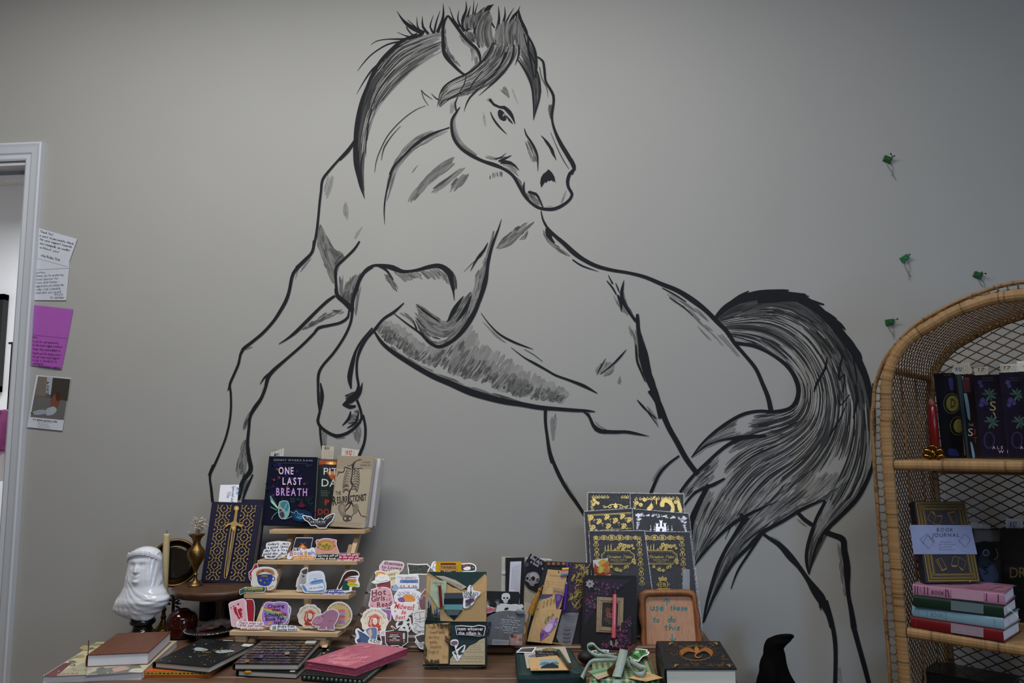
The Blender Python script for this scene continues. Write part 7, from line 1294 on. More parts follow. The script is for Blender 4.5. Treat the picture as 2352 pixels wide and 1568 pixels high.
for q in ("990,1130 1000,1060 1040,1010", "1030,1090 1060,1030 1110,990", "1010,1080 1050,1040 1045,1010", "920,1215 960,1200", "1080,1060 1110,1000"): a.stroke(S(q), 7, '#5a5f4c', taper=.4)
for x, y in ((1045, 1025), (1110, 985), (1000, 1100), (1035, 1060)): a.flower(x, y, 20, '#6d7460', '#4a5040', rot=x)
for x, y in ((1185, 1078), (1150, 1130), (1060, 1280)): a.star(x, y, 14, '#ece6f0', 4, .3)
a.build('pocket_print', t)
mk('gold_chain', *tube([upl(.006).P(*P2(FK, *p)) for p in [(950, 1430), (960, 1400), (1100, 1412), (1200, 1425), (1290, 1450), (1305, 1475)]], .0016, 6), mat('gold_cord', '#b8973c', rough=.3, metal=.8, noise=.4, scale=900), t)
M_PUR = mat('purple_pen', '#3f1878', rough=.25, coat=.4, noise=.03)
pen3('purple_pen', upl(.011).P(*P2(FK, 1322, 500)), upl(.011).P(*P2(FK, 1272, 985)), .0044, [(0, .06, .5, 1, M_PUR, 'cap'), (.06, .85, 1, 1, M_PUR, 'barrel'), (.85, 1, 1, .25, M_PUR, 'tip')], 'slim purple pen along the marbled panel of the purple kit')
M_TAS = mat('mustard_thread', '#8a5f16', rough=.7, noise=.3, scale=400, stretch=(1, 1, .1))
A_, B_ = upl(.012).P(*P2(FK, 925, 590)), upl(.014).P(*P2(FK, 770, 985)); t = thing('gold_tassel', tuple(B_), 'mustard gold tassel hanging at the left edge of the purple kit', 'tassel')
mk('cord', *tube([upl(.01).P(*P2(FK, 985, 530)), A_], .0012, 6), M_TAS, t); mk('knot', *tube([A_, A_+(B_-A_)*.07, A_+(B_-A_)*.14], [.004, .0056, .004], 12), M_TAS, t, smooth=True)
V, F = tube([A_+(B_-A_)*u for u in (.13, .3, .5, .75, 1)], [.0042, .006, .0075, .0085, .008], 28); V = [v+(v-(A_+(B_-A_)*.5)).cross(B_-A_).normalized()*.0006*(i % 2) for i, v in enumerate(V)]; mk('skirt', V, F, M_TAS, t)
pen3('gold_tassel_pin', upl(.006).P(*P2(FK, 730, 1060)), upl(.006).P(*P2(FK, 700, 1380)), .003, [(0, 1, 1, .8, M_TAS, 'cord')], 'thin brown cord at the lower left edge of the purple kit', cat='cord')
# ================================================================== FOIL PACKETS
FD = (1320, 1120, .17857)
fpn = lean(1465, 1462, ZL, 16, 0)
def fo(off): return PL(fpn.p+fpn.n*off, fpn.n)
M_FILM = bpy.data.materials.new('cellophane'); M_FILM.use_nodes = True; N = M_FILM.node_tree.nodes; L_ = M_FILM.node_tree.links
g_, t_, x_, w_, z_, b_ = [N.new('ShaderNode'+k) for k in ('BsdfGlossy', 'BsdfTransparent', 'MixShader', 'LayerWeight', 'TexNoise', 'Bump')]
g_.inputs['Roughness'].default_value = .12; w_.inputs[0].default_value = .12; z_.inputs['Scale'].default_value = 14; b_.inputs['Strength'].default_value = .5; b_.inputs['Distance'].default_value = .01; L_.new(z_.outputs[0], b_.inputs['Height']); L_.new(b_.outputs[0], g_.inputs['Normal']); L_.new(w_.outputs['Fresnel'], x_.inputs[0]); L_.new(t_.outputs[0], x_.inputs[1]); L_.new(g_.outputs[0], x_.inputs[2]); L_.new(x_.outputs[0], N['Material Output'].inputs[0])
M_FEDGE = mat('cellophane_fold', '#c8ccd8', rough=.12, alpha=.4, spec=1.0, noise=.1, scale=200, bump=.8)
M_CHAR = mat('charcoal_card', '#22222a', rough=.5, noise=.06)
GO = '#a3925a'; GS = '#c8ccdc'
def packet(off, card, label, art, fr=FD):
    t = thing('foil_packet', tuple(fo(off).P(*P2(fr, (card[2][0]+card[3][0])/2, card[2][1]))), label, 'packet', 'foil sheet packets stacked in cellophane')
    slab('card', fo(off), card, .0014, M_CHAR, t, fr); a = Art(fo(off), fr, off=.0005); art(a); a.build('foil_print', t)
    c = expand(card, 8); slab('cellophane', fo(off+.0022), c, .0003, M_FILM, t, fr)
    V, F = [], []; random.seed(int(card[0][0]))
    for e in range(4):
        A, B = c[e], c[(e+1) % 4]; n = max(2, int(math.dist(A, B)/14))
        for k in range(n+1):
            u = k/n; x, y = A[0]+(B[0]-A[0])*u, A[1]+(B[1]-A[1])*u; dx, dy = B[0]-A[0], B[1]-A[1]; l = math.hypot(dx, dy); w = random.uniform(3, 11)
            i = len(V); V += [fo(off+.0026+random.uniform(0, .0012)).P(*P2(fr, x+dy/l*w, y-dx/l*w)), fo(off+.0026+random.uniform(0, .003)).P(*P2(fr, x-dy/l*4, y+dx/l*4))]
            if k: F.append((i-2, i-1, i+1, i))
    mk('film_edges', V, F, M_FEDGE, t)
def scroll(a, x, y, r, s=1, c=GO, w=7, fl=1): a.stroke([(x+s*math.cos(q*.55)*r*(1-q/13), y+math.sin(q*.55)*r*(1-q/13), w*(1-q/16)) for q in range(11)], w, c, foil=fl, step=6)
def vine(a, x0, y0, x1, y1, n, c=GO, r=22, fl=1):
    for k in range(n):
        u = (k+.5)/n; x, y = x0+(x1-x0)*u, y0+(y1-y0)*u; s = 1 if k % 2 else -1
        scroll(a, x, y, r, s, c, fl=fl); a.ell(x+s*r*.5, y, r*.3, r*.22, c, 8, foil=fl)
        for q in (-1, 1): a.ell(x, y+q*r*.7, r*.36, r*.16, c, 8, 45*s*q, foil=fl)
def rose(a, x, y, r, c=GO): a.ring(x, y, r*.5, r*.42, r*.16, c, 10, 1); a.ell(x, y, r*.22, r*.2, c, 8, foil=1); a.flower(x, y+r*.1, r*.95, c, '#3a3420', 6, 1, x)
def p1a(a):
    vine(a, 225, 115, 440, 115, 6); vine(a, 600, 115, 700, 115, 3); vine(a, 225, 150, 225, 290, 4)
    for x, y in ((250, 150), (270, 180), (300, 195), (245, 210)): rose(a, x, y, 24)
    for s in (-1, 1): scroll(a, 525+s*70, 235, 28, s, w=9); scroll(a, 525+s*140, 238, 24, -s, w=9); a.stroke([(525, 215, 12), (525+s*60, 215, 9), (525+s*110, 245, 8), (525+s*170, 225, 4)], 8, GO, foil=1)
    a.blob(S("500,245 510,215 525,192 540,215 552,245 525,262"), GO, 1)
def p2a(a):
    vine(a, 770, 140, 1340, 130, 12); vine(a, 775, 160, 775, 290, 4); vine(a, 1340, 140, 1340, 290, 4)
    for x, y in ((800, 190), (850, 215), (1300, 180), (900, 150)): rose(a, x, y, 30)
    a.blob(S("1010,115 1040,105 990,180 1010,250 960,300 930,265 980,200"), GO, 1); a.stroke(S("1000,250 1040,160 1045,110"), 5, '#5a4c20', foil=1)
    a.blob(S("1100,190 1130,150 1180,140 1240,165 1280,230 1280,310 1230,310 1240,250 1200,200 1160,190 1150,240 1110,245 1095,220"), GO, 1, 12)
    for k in range(6): a.poly([(1115+k*24, 150+abs(k-2)*6), (1125+k*24, 105+abs(k-2)*10), (1136+k*24, 152+abs(k-2)*6)], GO, 1)
    a.blob(S("1330,150 1360,200 1385,300 1350,315 1320,230"), GO, 1); a.poly(S("1045,150 1052,120 1060,150 1058,215 1046,215"), GO, 1)
def p3a(a):
    a.stroke(S("170,348 725,318"), 6, GO, step=0, foil=1); a.stroke(S("168,345 205,560"), 8, GO, step=0, foil=1); a.stroke(S("185,352 220,560"), 3, GO, step=0, foil=1); a.stroke(S("185,360 725,332"), 3, GO, step=0, foil=1)
    for x, y in ((215, 375), (320, 420), (420, 365), (530, 410), (620, 355), (240, 500), (440, 480), (640, 480), (710, 400)):
        rose(a, x, y, 34); rose(a, x-20, y+28, 24); a.stroke([(x+5, y+20, 5), (x+28, y+45, 4), (x+42, y+75, 3)], 4, GO, foil=1); a.ell(x+42, y+36, 12, 6, GO, 8, 40, foil=1); a.ell(x-34, y-14, 12, 6, GO, 8, -40, foil=1)
    a.stroke(S("330,545 730,520"), 5, GO, step=0, foil=1)
def p4a(a):
    for k in range(44): x = random.uniform(790, 1440); y = 320+(x-790)*.07+random.uniform(0, 34); scroll(a, x, y, random.uniform(9, 20), random.choice((1, -1)), GS, 5)
    for k in range(34):
        s = random.random(); scroll(a, 800+random.uniform(0, 70)*(1-s), 340+s*190, random.uniform(8, 15), 1, GS, 4); scroll(a, 1435-random.uniform(0, 80)*(1-s), 380+s*180, random.uniform(8, 15), -1, GS, 4)
    for x, w, h in ((1060, 26, 470), (1110, 30, 430), (1160, 26, 465)): a.poly([(x-w/2, 570), (x-w/2, h), (x-w*.7, h), (x-w*.7, h-16), (x-w*.3, h-16), (x-w*.3, h-6), (x+w*.3, h-6), (x+w*.3, h-16), (x+w*.7, h-16), (x+w*.7, h), (x+w/2, h), (x+w/2, 570)], GS, 1)
    a.poly(S("1040,500 1180,500 1180,570 1040,570"), GS, 1); a.ell(1110, 545, 16, 26, '#22222a', 10)
    for x in (978, 1025, 1200, 1250): a.stroke([(x, 565, 4), (x, 480, 3)], 4, GS, foil=1, step=0); a.ell(x, 535, 12, 5, GS, 8, foil=1)
def p56(dx):
    def f(a):
        X = lambda v: v+dx
        for k, r in enumerate((26, 36, 44, 44, 34, 28)): x = 270+k*103; a.ring(X(x), 640, r, r*.75, 9, GO, 14, 1); a.flower(X(x), 640, r*.6, GO, '#6a5820', 6, 1, k); scroll(a, X(x+52), 630, 16, 1); scroll(a, X(x+52), 655, 14, -1)
        for xx, yy in ((275, 700), (830, 700)):
            for k in range(5 if xx > 500 else 3):
                x = xx+k*9; y = yy+k*125
                for s in (-1, 1): a.stroke([(X(x), y-55, 4), (X(x+s*26), y-30, 8), (X(x+s*12), y, 5), (X(x+s*32), y+35, 9), (X(x), y+60, 4)], 8, GO, foil=1)
                a.flower(X(x), y, 18, GO, '#6a5820', 5, 1, k); scroll(a, X(x), y-45, 14, 1); a.ell(X(x), y+30, 7, 16, GO, 8, foil=1)
        for k in range(3): a.stroke([(X(392+k*38), 800, 14), (X(392+k*38), 760-k*8, 12), (X(396+k*38), 735-k*10, 3)], 12, GO, foil=1, step=0)
        for x, y, r in ((590, 730, 36), (640, 745, 38), (690, 750, 32), (560, 770, 26), (735, 740, 24), (620, 785, 26), (755, 775, 20), (520, 790, 18)): rose(a, X(x), y, r)
        fr_ = S("345,860 380,830 390,805 710,805 725,830 765,855 770,940 730,960 715,980 395,980 375,950 350,930")
        a.stroke([(X(p[0]), p[1]) for p in fr_+fr_[:1]], 9, GO, step=0, foil=1); fr_ = expand(fr_, -16); a.stroke([(X(p[0]), p[1]) for p in fr_+fr_[:1]], 3, GO, step=0, foil=1)
        a.text('Timeless Tales', X(560), 905, 38, GO, w=330, shear=.5, gap=.03, foil=1); a.text('BOOK FOILS', X(565), 935, 17, '#b9a860', w=200, gap=.2); a.text('by Stella Craft', X(560), 952, 9, '#b9a860', w=110)
        for x, y, r in ((470, 1010, 24), (540, 1045, 32), (590, 1060, 26), (650, 1020, 24), (760, 930, 34), (770, 965, 24)): rose(a, X(x), y, r)
        a.stroke([(X(460), 1000, 4), (X(540), 1070, 6), (X(620), 1050, 6), (X(690), 1010, 4)], 6, GO, foil=1); a.stroke([(X(640), 1010, 10), (X(690), 1000, 14), (X(680), 1045, 4)], 10, GO, foil=1)
        if dx:
            a.poly(S("1075,1165 1085,1140 1105,1155 1130,1130 1150,1155 1175,1145 1190,1165 1180,1195 1085,1195"), GO, 1); a.ring(1138, 1245, 62, 55, 10, GO, 20, 1); a.text('EB', 1138, 1272, 56, GO, w=75, bold=True, foil=1); scroll(a, 1068, 1240, 22, 1, w=9); scroll(a, 1210, 1240, 22, -1, w=9); a.rect(1058, 1290, 1228, 1310, GO, 1)
    return f
packet(.005, S("175,64 706,70 720,1900 150,1900"), 'charcoal foil packet with a gold scroll border at the back left of the stack', p1a)
packet(.0, S("712,72 1395,82 1440,1900 735,1900"), 'charcoal foil packet with a gold dragon crest at the back right of the stack', p2a)
packet(.0105, S("128,306 735,266 800,1900 215,1900"), 'charcoal foil packet with gold rose sprigs in the middle row left', p3a)
packet(.0155, S("748,272 1462,334 1640,1900 850,1900"), 'charcoal foil packet with silver lace and tower print in the middle row right', p4a)
packet(.0255, S("190,558 892,555 1060,1900 270,1900"), 'front left charcoal foil packet with a full gold frame and title plate', p56(0))
packet(.0205, S("905,560 1475,572 1620,1900 1090,1900"), 'front right charcoal foil packet with gold crest below the title plate', p56(548))
slab('clear_strip', fo(.0235), S("1390,1045 1480,1048 1480,1500 1385,1500"), .0002, mat('frost_film', '#aab0bc', rough=.3, alpha=.35, noise=0), None, FD, label='pale translucent strip at the right edge of the front right foil packet', cat='strip')
o = slab('flower_card', lean(1385, 1470, ZL, 9, 0), S("235,930 425,903 462,1112 470,1300 270,1300"), .001, M_PAPER, None, FD, label='small square card with an orange and yellow flower above the black floral box', cat='card')
a = Art(lean(1385, 1470, ZL, 9, 0), FD); a.poly(S("238,932 423,906 458,1110 264,1110"), '#c4bfb8'); a.blob(S("250,1000 300,1010 380,1080 455,1060 460,1110 264,1112"), '#8a3418')
for q, c in (("300,960 360,915 410,935 380,1000 330,1010", '#b8963a'), ("330,1000 400,960 430,930 440,1020 390,1050", '#b0622a'), ("290,1040 330,1000 390,1030 350,1090 300,1090", '#b8a44a'), ("360,1050 430,1020 450,1070 400,1100", '#a8702e'), ("250,960 280,1000 300,1060 262,1080", '#9a3a1c')): a.blob(S(q), c)
a.stroke(S("350,1000 380,1040 430,1100"), 4, '#6a2410'); a.stroke(S("320,1010 310,1050 300,1100"), 4, '#6a2410'); a.build('print', o)
# ================================================================== BLACK FLORAL BOX, PEN, WOODEN SIGN
FE = (1140, 1100, .29851)
bp2 = lean(1400, 1492, ZT+.004, 9, 1)
def bl(off): return PL(bp2.p+bp2.n*off, bp2.n)
t = thing('floral_gift_box', tuple(bl(-.015).P(1398, 1492)), 'black gift box with purple floral corners and a small gilt framed picture', 'gift box')
slab('box', bl(0), S("690,738 1070,742 1082,760 1078,1310 1070,1318 655,1318 650,1300 672,760"), .024, M_BLACK, t, FE)
a = Art(bl(.0), FE); random.seed(17)
def flo(poly):
    a.poly(poly, '#2a1a2a'); xs = [p[0] for p in poly]; ys = [p[1] for p in poly]
    def ins(x, y):
        r = False
        for i in range(len(poly)):
            (x1, y1), (x2, y2) = poly[i-1], poly[i]
            if (y1 > y) != (y2 > y) and x < (x2-x1)*(y-y1)/(y2-y1)+x1: r = not r
        return r
    for _ in range(110):
        x, y = random.uniform(min(xs), max(xs)), random.uniform(min(ys), max(ys)); r = random.uniform(9, 22)
        if all(ins(x+dx, y+dy) for dx, dy in ((r, 0), (-r, 0), (0, r), (0, -r))): a.flower(x, y, r, random.choice(['#4a2238', '#3a2044', '#5c2844', '#32264a', '#4e3048', '#2f3a34']), '#8a5a6a', 6, 0, random.random())
flo(S("692,765 1040,772 860,920 770,990 676,1130")); flo(S("1040,1035 1038,1310 785,1308 900,1165"))
a.flower(720, 805, 34, '#8f8c94', '#2a262c', 7); a.flower(905, 1260, 34, '#8f8c94', '#2a262c', 7)
for x, y in ((800, 850), (700, 940), (1010, 1100), (830, 1270)):
    for _ in range(14): a.ell(x+random.gauss(0, 16), y+random.gauss(0, 16), 2.5, 2.5, '#b06088', 6)
a.build('floral_print', t)
M_GILT = mat('champagne_gilt', '#a08a6c', rough=.4, metal=.45, noise=.15, scale=120)
for i, (k0, k1, hh) in enumerate(((0, 14, .003), (14, 26, .0045), (26, 42, .0025))):
    Q = S("775,905 980,912 972,1185 768,1175")
    def ins_(q, k): c_ = (sum(p[0] for p in q)/4, sum(p[1] for p in q)/4); return [(p[0]+(k if p[0] < c_[0] else -k), p[1]+(k if p[1] < c_[1] else -k)) for p in q]
    A_, B_ = ins_(Q, k0), ins_(Q, k1); V, F = [], []
    for z in (0, hh):
        for q in (A_, B_): V += [bl(z+.0002).P(*P2(FE, *p)) for p in q]
    F = [(8+j, 8+(j+1) % 4, 12+(j+1) % 4, 12+j) for j in range(4)]+[(j, (j+1) % 4, 8+(j+1) % 4, 8+j) for j in range(4)]+[(4+j, 12+j, 12+(j+1) % 4, 4+(j+1) % 4) for j in range(4)]
    mk('picture_frame', V, F, M_GILT, t)
a = Art(bl(.001), FE); a.poly(S("817,950 938,956 932,1140 812,1134"), '#2a2320')
for x, y, c in ((860, 1010, '#6a3a34'), (890, 1050, '#7a6a54'), (850, 1080, '#4a3c34'), (900, 1000, '#5a3430'), (880, 1100, '#3c4438'), (865, 1045, '#7a4a44')): a.flower(x, y, 24, c, '#3a2a24', 6, 0, x)
a.build('picture', t)
M_PP = mat('coral_pen', '#c85a68', rough=.3, coat=.4, noise=.03)
pen3('pink_pen', bl(.012).P(*P2(FE, 912, 850)), bl(.010).P(*P2(FE, 902, 1290)), .0056, [(0, .08, .5, .5, M_BRASS, 'clicker'), (.08, .84, .95, 1, M_PP, 'barrel'), (.84, .9, .8, .7, M_BRASS, 'grip'), (.9, 1, .7, .08, M_BRASS, 'tip')], 'coral pink pen with gold clicker standing against the black floral box')
sp_ = lean(1535, 1489, ZT+.002, 14, -3)
def sl(off): return PL(sp_.p+sp_.n*off, sp_.n)
M_TRAY = mat('orange_wood', '#7d4d2a', rough=.4, noise=.25, scale=12, stretch=(6, 6, 1), bump=.2); M_PLY = mat('pale_ply', '#a47b60', rough=.6, noise=.1, scale=16, stretch=(12, 12, .8), bump=.1)
t = thing('wooden_sign', tuple(sl(-.01).P(1535, 1492)), 'octagonal wooden tray sign handwritten in teal use these to do this', 'sign')
OUT = blob(S("1150,850 1330,845 1490,850 1540,890 1550,980 1572,1060 1570,1150 1592,1210 1585,1290 1540,1330 1250,1335 1140,1325 1110,1260 1112,1150 1092,1060 1098,960 1085,915 1105,875"), 14); INN = blob(S("1172,905 1330,902 1485,904 1505,925 1520,1060 1535,1240 1520,1290 1340,1295 1180,1292 1158,1270 1155,1080 1152,925"), 14)
def respl(P_, n): return [res(P_+[P_[0]], k/n) for k in range(n)]
n = 64; O_ = respl(OUT, n); I_ = respl(INN, n); k0 = min(range(n), key=lambda k: math.dist(O_[0], I_[k])+0); I_ = I_[k0:]+I_[:k0]; V = []
for off, W_ in ((-.006, 0), (.006, .04), (.012, .3), (.011, .7), (.004, .95), (.0, 1.0)):
    for p, q in zip(O_, I_): V.append(sl(off).P(*P2(FE, p[0]+(q[0]-p[0])*W_, p[1]+(q[1]-p[1])*W_)))
mk('rim', V, [(r*n+i, r*n+(i+1) % n, (r+1)*n+(i+1) % n, (r+1)*n+i) for r in range(5) for i in range(n)], M_TRAY, t, smooth=True)
slab('panel', sl(0), expand(I_, 3), .006, M_PLY, t, FE)
a = Art(sl(.0), FE); TE = '#1c7478'
a.hand('use', 1185, 1010, 58, TE, w=110, lw=8); a.hand('these', 1335, 1008, 44, TE, w=140, lw=7); a.hand('to', 1205, 1098, 46, TE, w=52, lw=7); a.hand('do', 1318, 1098, 46, TE, w=66, lw=7); a.hand('this', 1290, 1158, 46, TE, w=130, lw=7)
for q in ("1312,965 1310,925 1308,918", "1285,945 1308,915 1335,945", "1352,1190 1355,1235 1358,1250", "1335,1220 1358,1252 1378,1222"): a.stroke(S(q), 7, TE, step=0)
a.build('handwriting', t)
# ================================================================== WRAPPED PARCELS AND DRAGON BOOK AT THE FRONT RIGHT
FF = (1140, 1440, .2466)
M_TEAL = mat('teal_wrap', '#17302e', rough=.45, noise=.08, scale=80)
def parcel(name, px, zt, th, m, label, sag=.002, pz=None):
    pl = HP(zt); W = [pl.P(*p) for p in px]; c = sum(W, Vector())/4; t = thing(name, (c.x, c.y, zt-th), label, 'parcel'); V, F = [], []; n = 14
    for r_, (k, dz) in enumerate(((.9, 0), (1.0, -.004), (1.02, -.012), (1.02, -th+.01), (1.0, -th+.002), (.97, -th))):
        for e in range(4):
            for j in range(n):
                u = j/n; p = W[e]+(W[(e+1) % 4]-W[e])*u; V.append(c+(p-c)*k+Vector((0, 0, dz-sag*math.sin(math.pi*u)*(1 if r_ in (1, 2) else 0)+.0006*math.sin(j*2.3+e*4+r_))))
    N4 = 4*n; F = [tuple(range(N4))]+[(r*N4+i, (r+1)*N4+i, (r+1)*N4+(i+1) % N4, r*N4+(i+1) % N4) for r in range(5) for i in range(N4)]+[tuple(range(6*N4-1, 5*N4-1, -1))]
    V += []; mk('wrapped_box', V, F, m, t, smooth=False); return t
zp1 = ZT+.045
t = parcel('teal_parcel', [(1190.5, 1545), (1344, 1540), (1312, 1488), (1184, 1489)], zp1, .045, M_TEAL, 'dark teal paper parcel with cards and a pen on top at the front')
def on(zz, name, q, m, label, cat, fn=None, th=.0008, fr=FF, step=None):
    o = slab(name, HP(zz), S(q), th, m, None, fr, label=label, cat=cat)
    if fn: a = Art(HP(zz), fr, off=.0004); fn(a); a.build('print', o)
    return o
M_CRM = mat('cream_card', '#a9a394', rough=.7, noise=.03)
on(zp1+.002, 'cream_card', "250,196 640,180 697,330 285,382", M_CRM, 'cream card lying under the other cards on the teal parcel', 'card', lambda a: [a.blob(S("425,205 480,192 540,196 570,212 520,222 440,220"), '#6a6446'), a.flower(500, 205, 22, '#8a7a4a', '#5a4a2a')])
on(zp1+.0035, 'photo_card', "185,232 230,190 375,185 340,237", M_PAPER, 'small black and white photo card at the back left of the teal parcel', 'photo', lambda a: [a.poly(S("203,226 238,196 358,191 330,230"), '#33322e')]+[a.stroke([(215+k*16, 222, 3), (240+k*13, 200, 5)], 4, '#75726a') for k in range(8)])
on(zp1+.004, 'black_note', "362,216 560,222 592,272 365,277", M_BLACK, 'black note with white handwriting on the teal parcel', 'note', lambda a: [a.hand(tx, 375, y, 13, '#9a9ca0', w=w, lw=1.6) for tx, y, w in (('Tropes', 234, 60), ('- Found Family', 250, 160), ('survivor camp', 267, 165))])
on(zp1+.003, 'grey_flag', "297,268 350,250 362,252 358,274 320,276", mat('greyblue', '#6a7080', rough=.5), 'small grey-blue flag beside the black note', 'flag')
on(zp1+.0055, 'kraft_envelope', "300,286 565,262 702,397 320,401", M_KRAFT, 'kraft envelope with a misty mountain photo on the teal parcel', 'envelope', lambda a: [a.poly(S("408,300 563,298 581,381 412,383"), '#7f9cab'), a.blob(S("412,335 450,322 500,330 560,320 572,345 414,352"), '#4f6f80'), a.poly(S("412,382 425,362 455,350 480,336 500,340 520,326 545,345 578,356 580,380"), '#16201e'), a.words(335, 388, 400, 390, 10, '#5a4a34', 2)], th=.001)
M_GP = mat('green_pen', '#16302a', rough=.3, coat=.3, noise=.03)
pt = pen3('green_pen', HP(zp1+.012).P(*P2(FF, 572, 215)), HP(zp1+.010).P(*P2(FF, 697, 397)), .0048, [(0, .05, .6, .9, M_BRASS, 'cap_end'), (.05, .8, 1, 1, M_GP, 'barrel'), (.8, .9, 1, .75, M_BRASS, 'grip'), (.9, 1, .75, .1, M_BRASS, 'tip')], 'dark green pen with gold tip lying across the teal parcel')
zg = ZT+.04; M_GING = bpy.data.materials.new('gingham_paper'); M_GING.use_nodes = True
N = M_GING.node_tree.nodes; L_ = M_GING.node_tree.links; tc = N.new('ShaderNodeTexCoord'); sx_ = N.new('ShaderNodeSeparateXYZ'); L_.new(tc.outputs['Object'], sx_.inputs[0]); cr = []
for ax in ('X', 'Y'):
    m1 = N.new('ShaderNodeMath'); m1.operation = 'MULTIPLY'; m1.inputs[1].default_value = 75; L_.new(sx_.outputs[ax], m1.inputs[0]); m2 = N.new('ShaderNodeMath'); m2.operation = 'FRACT'; L_.new(m1.outputs[0], m2.inputs[0]); m3 = N.new('ShaderNodeMath'); m3.operation = 'GREATER_THAN'; m3.inputs[1].default_value = .5; L_.new(m2.outputs[0], m3.inputs[0]); cr.append(m3)
ad = N.new('ShaderNodeMath'); ad.operation = 'ADD'; L_.new(cr[0].outputs[0], ad.inputs[0]); L_.new(cr[1].outputs[0], ad.inputs[1]); dv = N.new('ShaderNodeMath'); dv.operation = 'MULTIPLY'; dv.inputs[1].default_value = .5; L_.new(ad.outputs[0], dv.inputs[0])
rp = N.new('ShaderNodeValToRGB'); L_.new(dv.outputs[0], rp.inputs[0]); rp.color_ramp.interpolation = 'CONSTANT'; e = rp.color_ramp.elements; e[0].color = (*lin('#ad9a72'), 1); e[0].position = 0; e[1].position = .3; e[1].color = (*lin('#62805e'), 1); q = e.new(.8); q.color = (*lin('#21513a'), 1)
L_.new(rp.outputs[0], N['Principled BSDF'].inputs['Base Color']); N['Principled BSDF'].inputs['Roughness'].default_value = .5
t = parcel('gingham_parcel', [(1354, 1563), (1512, 1562), (1488, 1498), (1362, 1507)], zg, .04, M_GING, 'green and cream gingham parcel tied with loose sage ribbon at the front')
M_SAGE = mat('sage_ribbon', '#8c9a92', rough=.5, noise=.08, scale=150)
def ribbon3(name, pts, wd, parent):          # pts: (x, y, height above parcel, twist degrees)
    Q = crom([(p[0], p[1], p[2], p[3]) for p in pts], 14); V = []; C_ = [HP(zg+q[2]).P(*P2(FF, q[0], q[1])) for q in Q]
    for i, q in enumerate(Q):
        d = (C_[min(i+1, len(C_)-1)]-C_[max(0, i-1)]).normalized(); s = d.cross(Vector((0, 0, 1))); s = s.normalized() if s.length > .05 else Vector((1, 0, 0)); u = s.cross(d); w = R(q[3]); s2 = s*math.cos(w)+u*math.sin(w); V += [C_[i]-s2*wd, C_[i]+s2*wd]
    o = mk(name, V, [(2*i, 2*i+1, 2*i+3, 2*i+2) for i in range(len(Q)-1)], M_SAGE, parent, smooth=True); m_ = o.modifiers.new('s', 'SOLIDIFY'); m_.thickness = .0006
rb = thing('ribbon_bow', tuple(HP(zg+.001).P(*P2(FF, 1150, 330))), 'loose sage green ribbon bow curled over the gingham parcel', 'ribbon')
ribbon3('loop', [(1130, 290, .006, 70), (1040, 270, .012, 80), (940, 265, .016, 85), (860, 225, .022, 90), (850, 175, .028, 95), (900, 160, .03, 90), (960, 215, .022, 85), (1060, 255, .014, 80), (1120, 250, .012, 75)], .0045, rb)
ribbon3('loop', [(1120, 310, .006, 80), (1000, 310, .010, 85), (900, 315, .010, 80), (860, 350, .006, 70), (835, 400, .002, 60), (800, 470, .0, 40)], .0045, rb)
ribbon3('tail', [(1190, 205, .030, 10), (1175, 270, .026, 10), (1150, 360, .018, 5), (1120, 460, .008, 0)], .0095, rb)
ribbon3('tail', [(1230, 300, .016, 60), (1260, 380, .012, 65), (1300, 440, .008, 80), (1370, 440, .010, 95), (1390, 390, .016, 95), (1330, 370, .018, 80), (1240, 310, .016, 70)], .0065, rb)
ribbon3('band', [(1130, 470, .0015, 0), (1125, 520, .0015, 0), (1122, 600, -.006, 0)], .0095, rb)
on(zg+.012, 'landscape_sticker', "1230,200 1340,198 1410,208 1405,225 1428,228 1415,255 1365,272 1325,320 1262,300 1230,270", M_PAPER, 'green painted landscape sticker behind the ribbon on the gingham parcel', 'sticker', lambda a: [a.poly(S("1238,208 1340,205 1398,213 1390,230 1412,236 1400,250 1358,266 1322,308 1268,294 1238,262"), '#4f8a4c'), a.blob(S("1250,225 1300,215 1330,230 1300,245"), '#a9c4a8'), a.blob(S("1330,215 1380,215 1390,235 1340,245"), '#2c5c34'), a.blob(S("1250,262 1290,255 1330,280 1300,295"), '#244a2c'), a.blob(S("1340,250 1370,245 1350,270"), '#2c5c34')])
on(zg+.010, 'green_sticker', "890,220 960,205 1050,212 1040,240 940,252 900,246", M_PAPER, 'small green and white lettered sticker inside the ribbon loop', 'sticker', lambda a: [a.poly(S("900,224 960,212 1038,218 1030,236 940,246 908,241"), '#1c5a3e'), a.text('BOOKS', 965, 236, 14, '#b8c8b8', w=80)])
for i, (c, y) in enumerate((('#6f9474', 0), ('#5c7f62', 1), ('#a5a678', 2), ('#b08e88', 3))): on(zg+.0025+i*.0008, 'page_flag', ' '.join('%d,%d' % p for p in [(850+i*22, 408+i*19), (1000+i*22, 377+i*15), (1040+i*14, 392+i*14), (882+i*22, 428+i*19)]), mat('sageflag%d' % i, c, rough=.5), ['sage green page flag at the back of the fan on the gingham parcel', 'darker green page flag second in the fan on the gingham parcel', 'pale yellow page flag third in the fan on the gingham parcel', 'dusty pink page flag at the front of the fan on the gingham parcel'][i], 'page flag')
on(zg+.003, 'kraft_tag', "1228,470 1395,412 1555,470 1392,503", M_KRAFT, 'blank kraft tag sticking out at the right of the gingham parcel', 'tag', lambda a: a.words(1360, 490, 1410, 492, 8, '#6a5a40', 2))
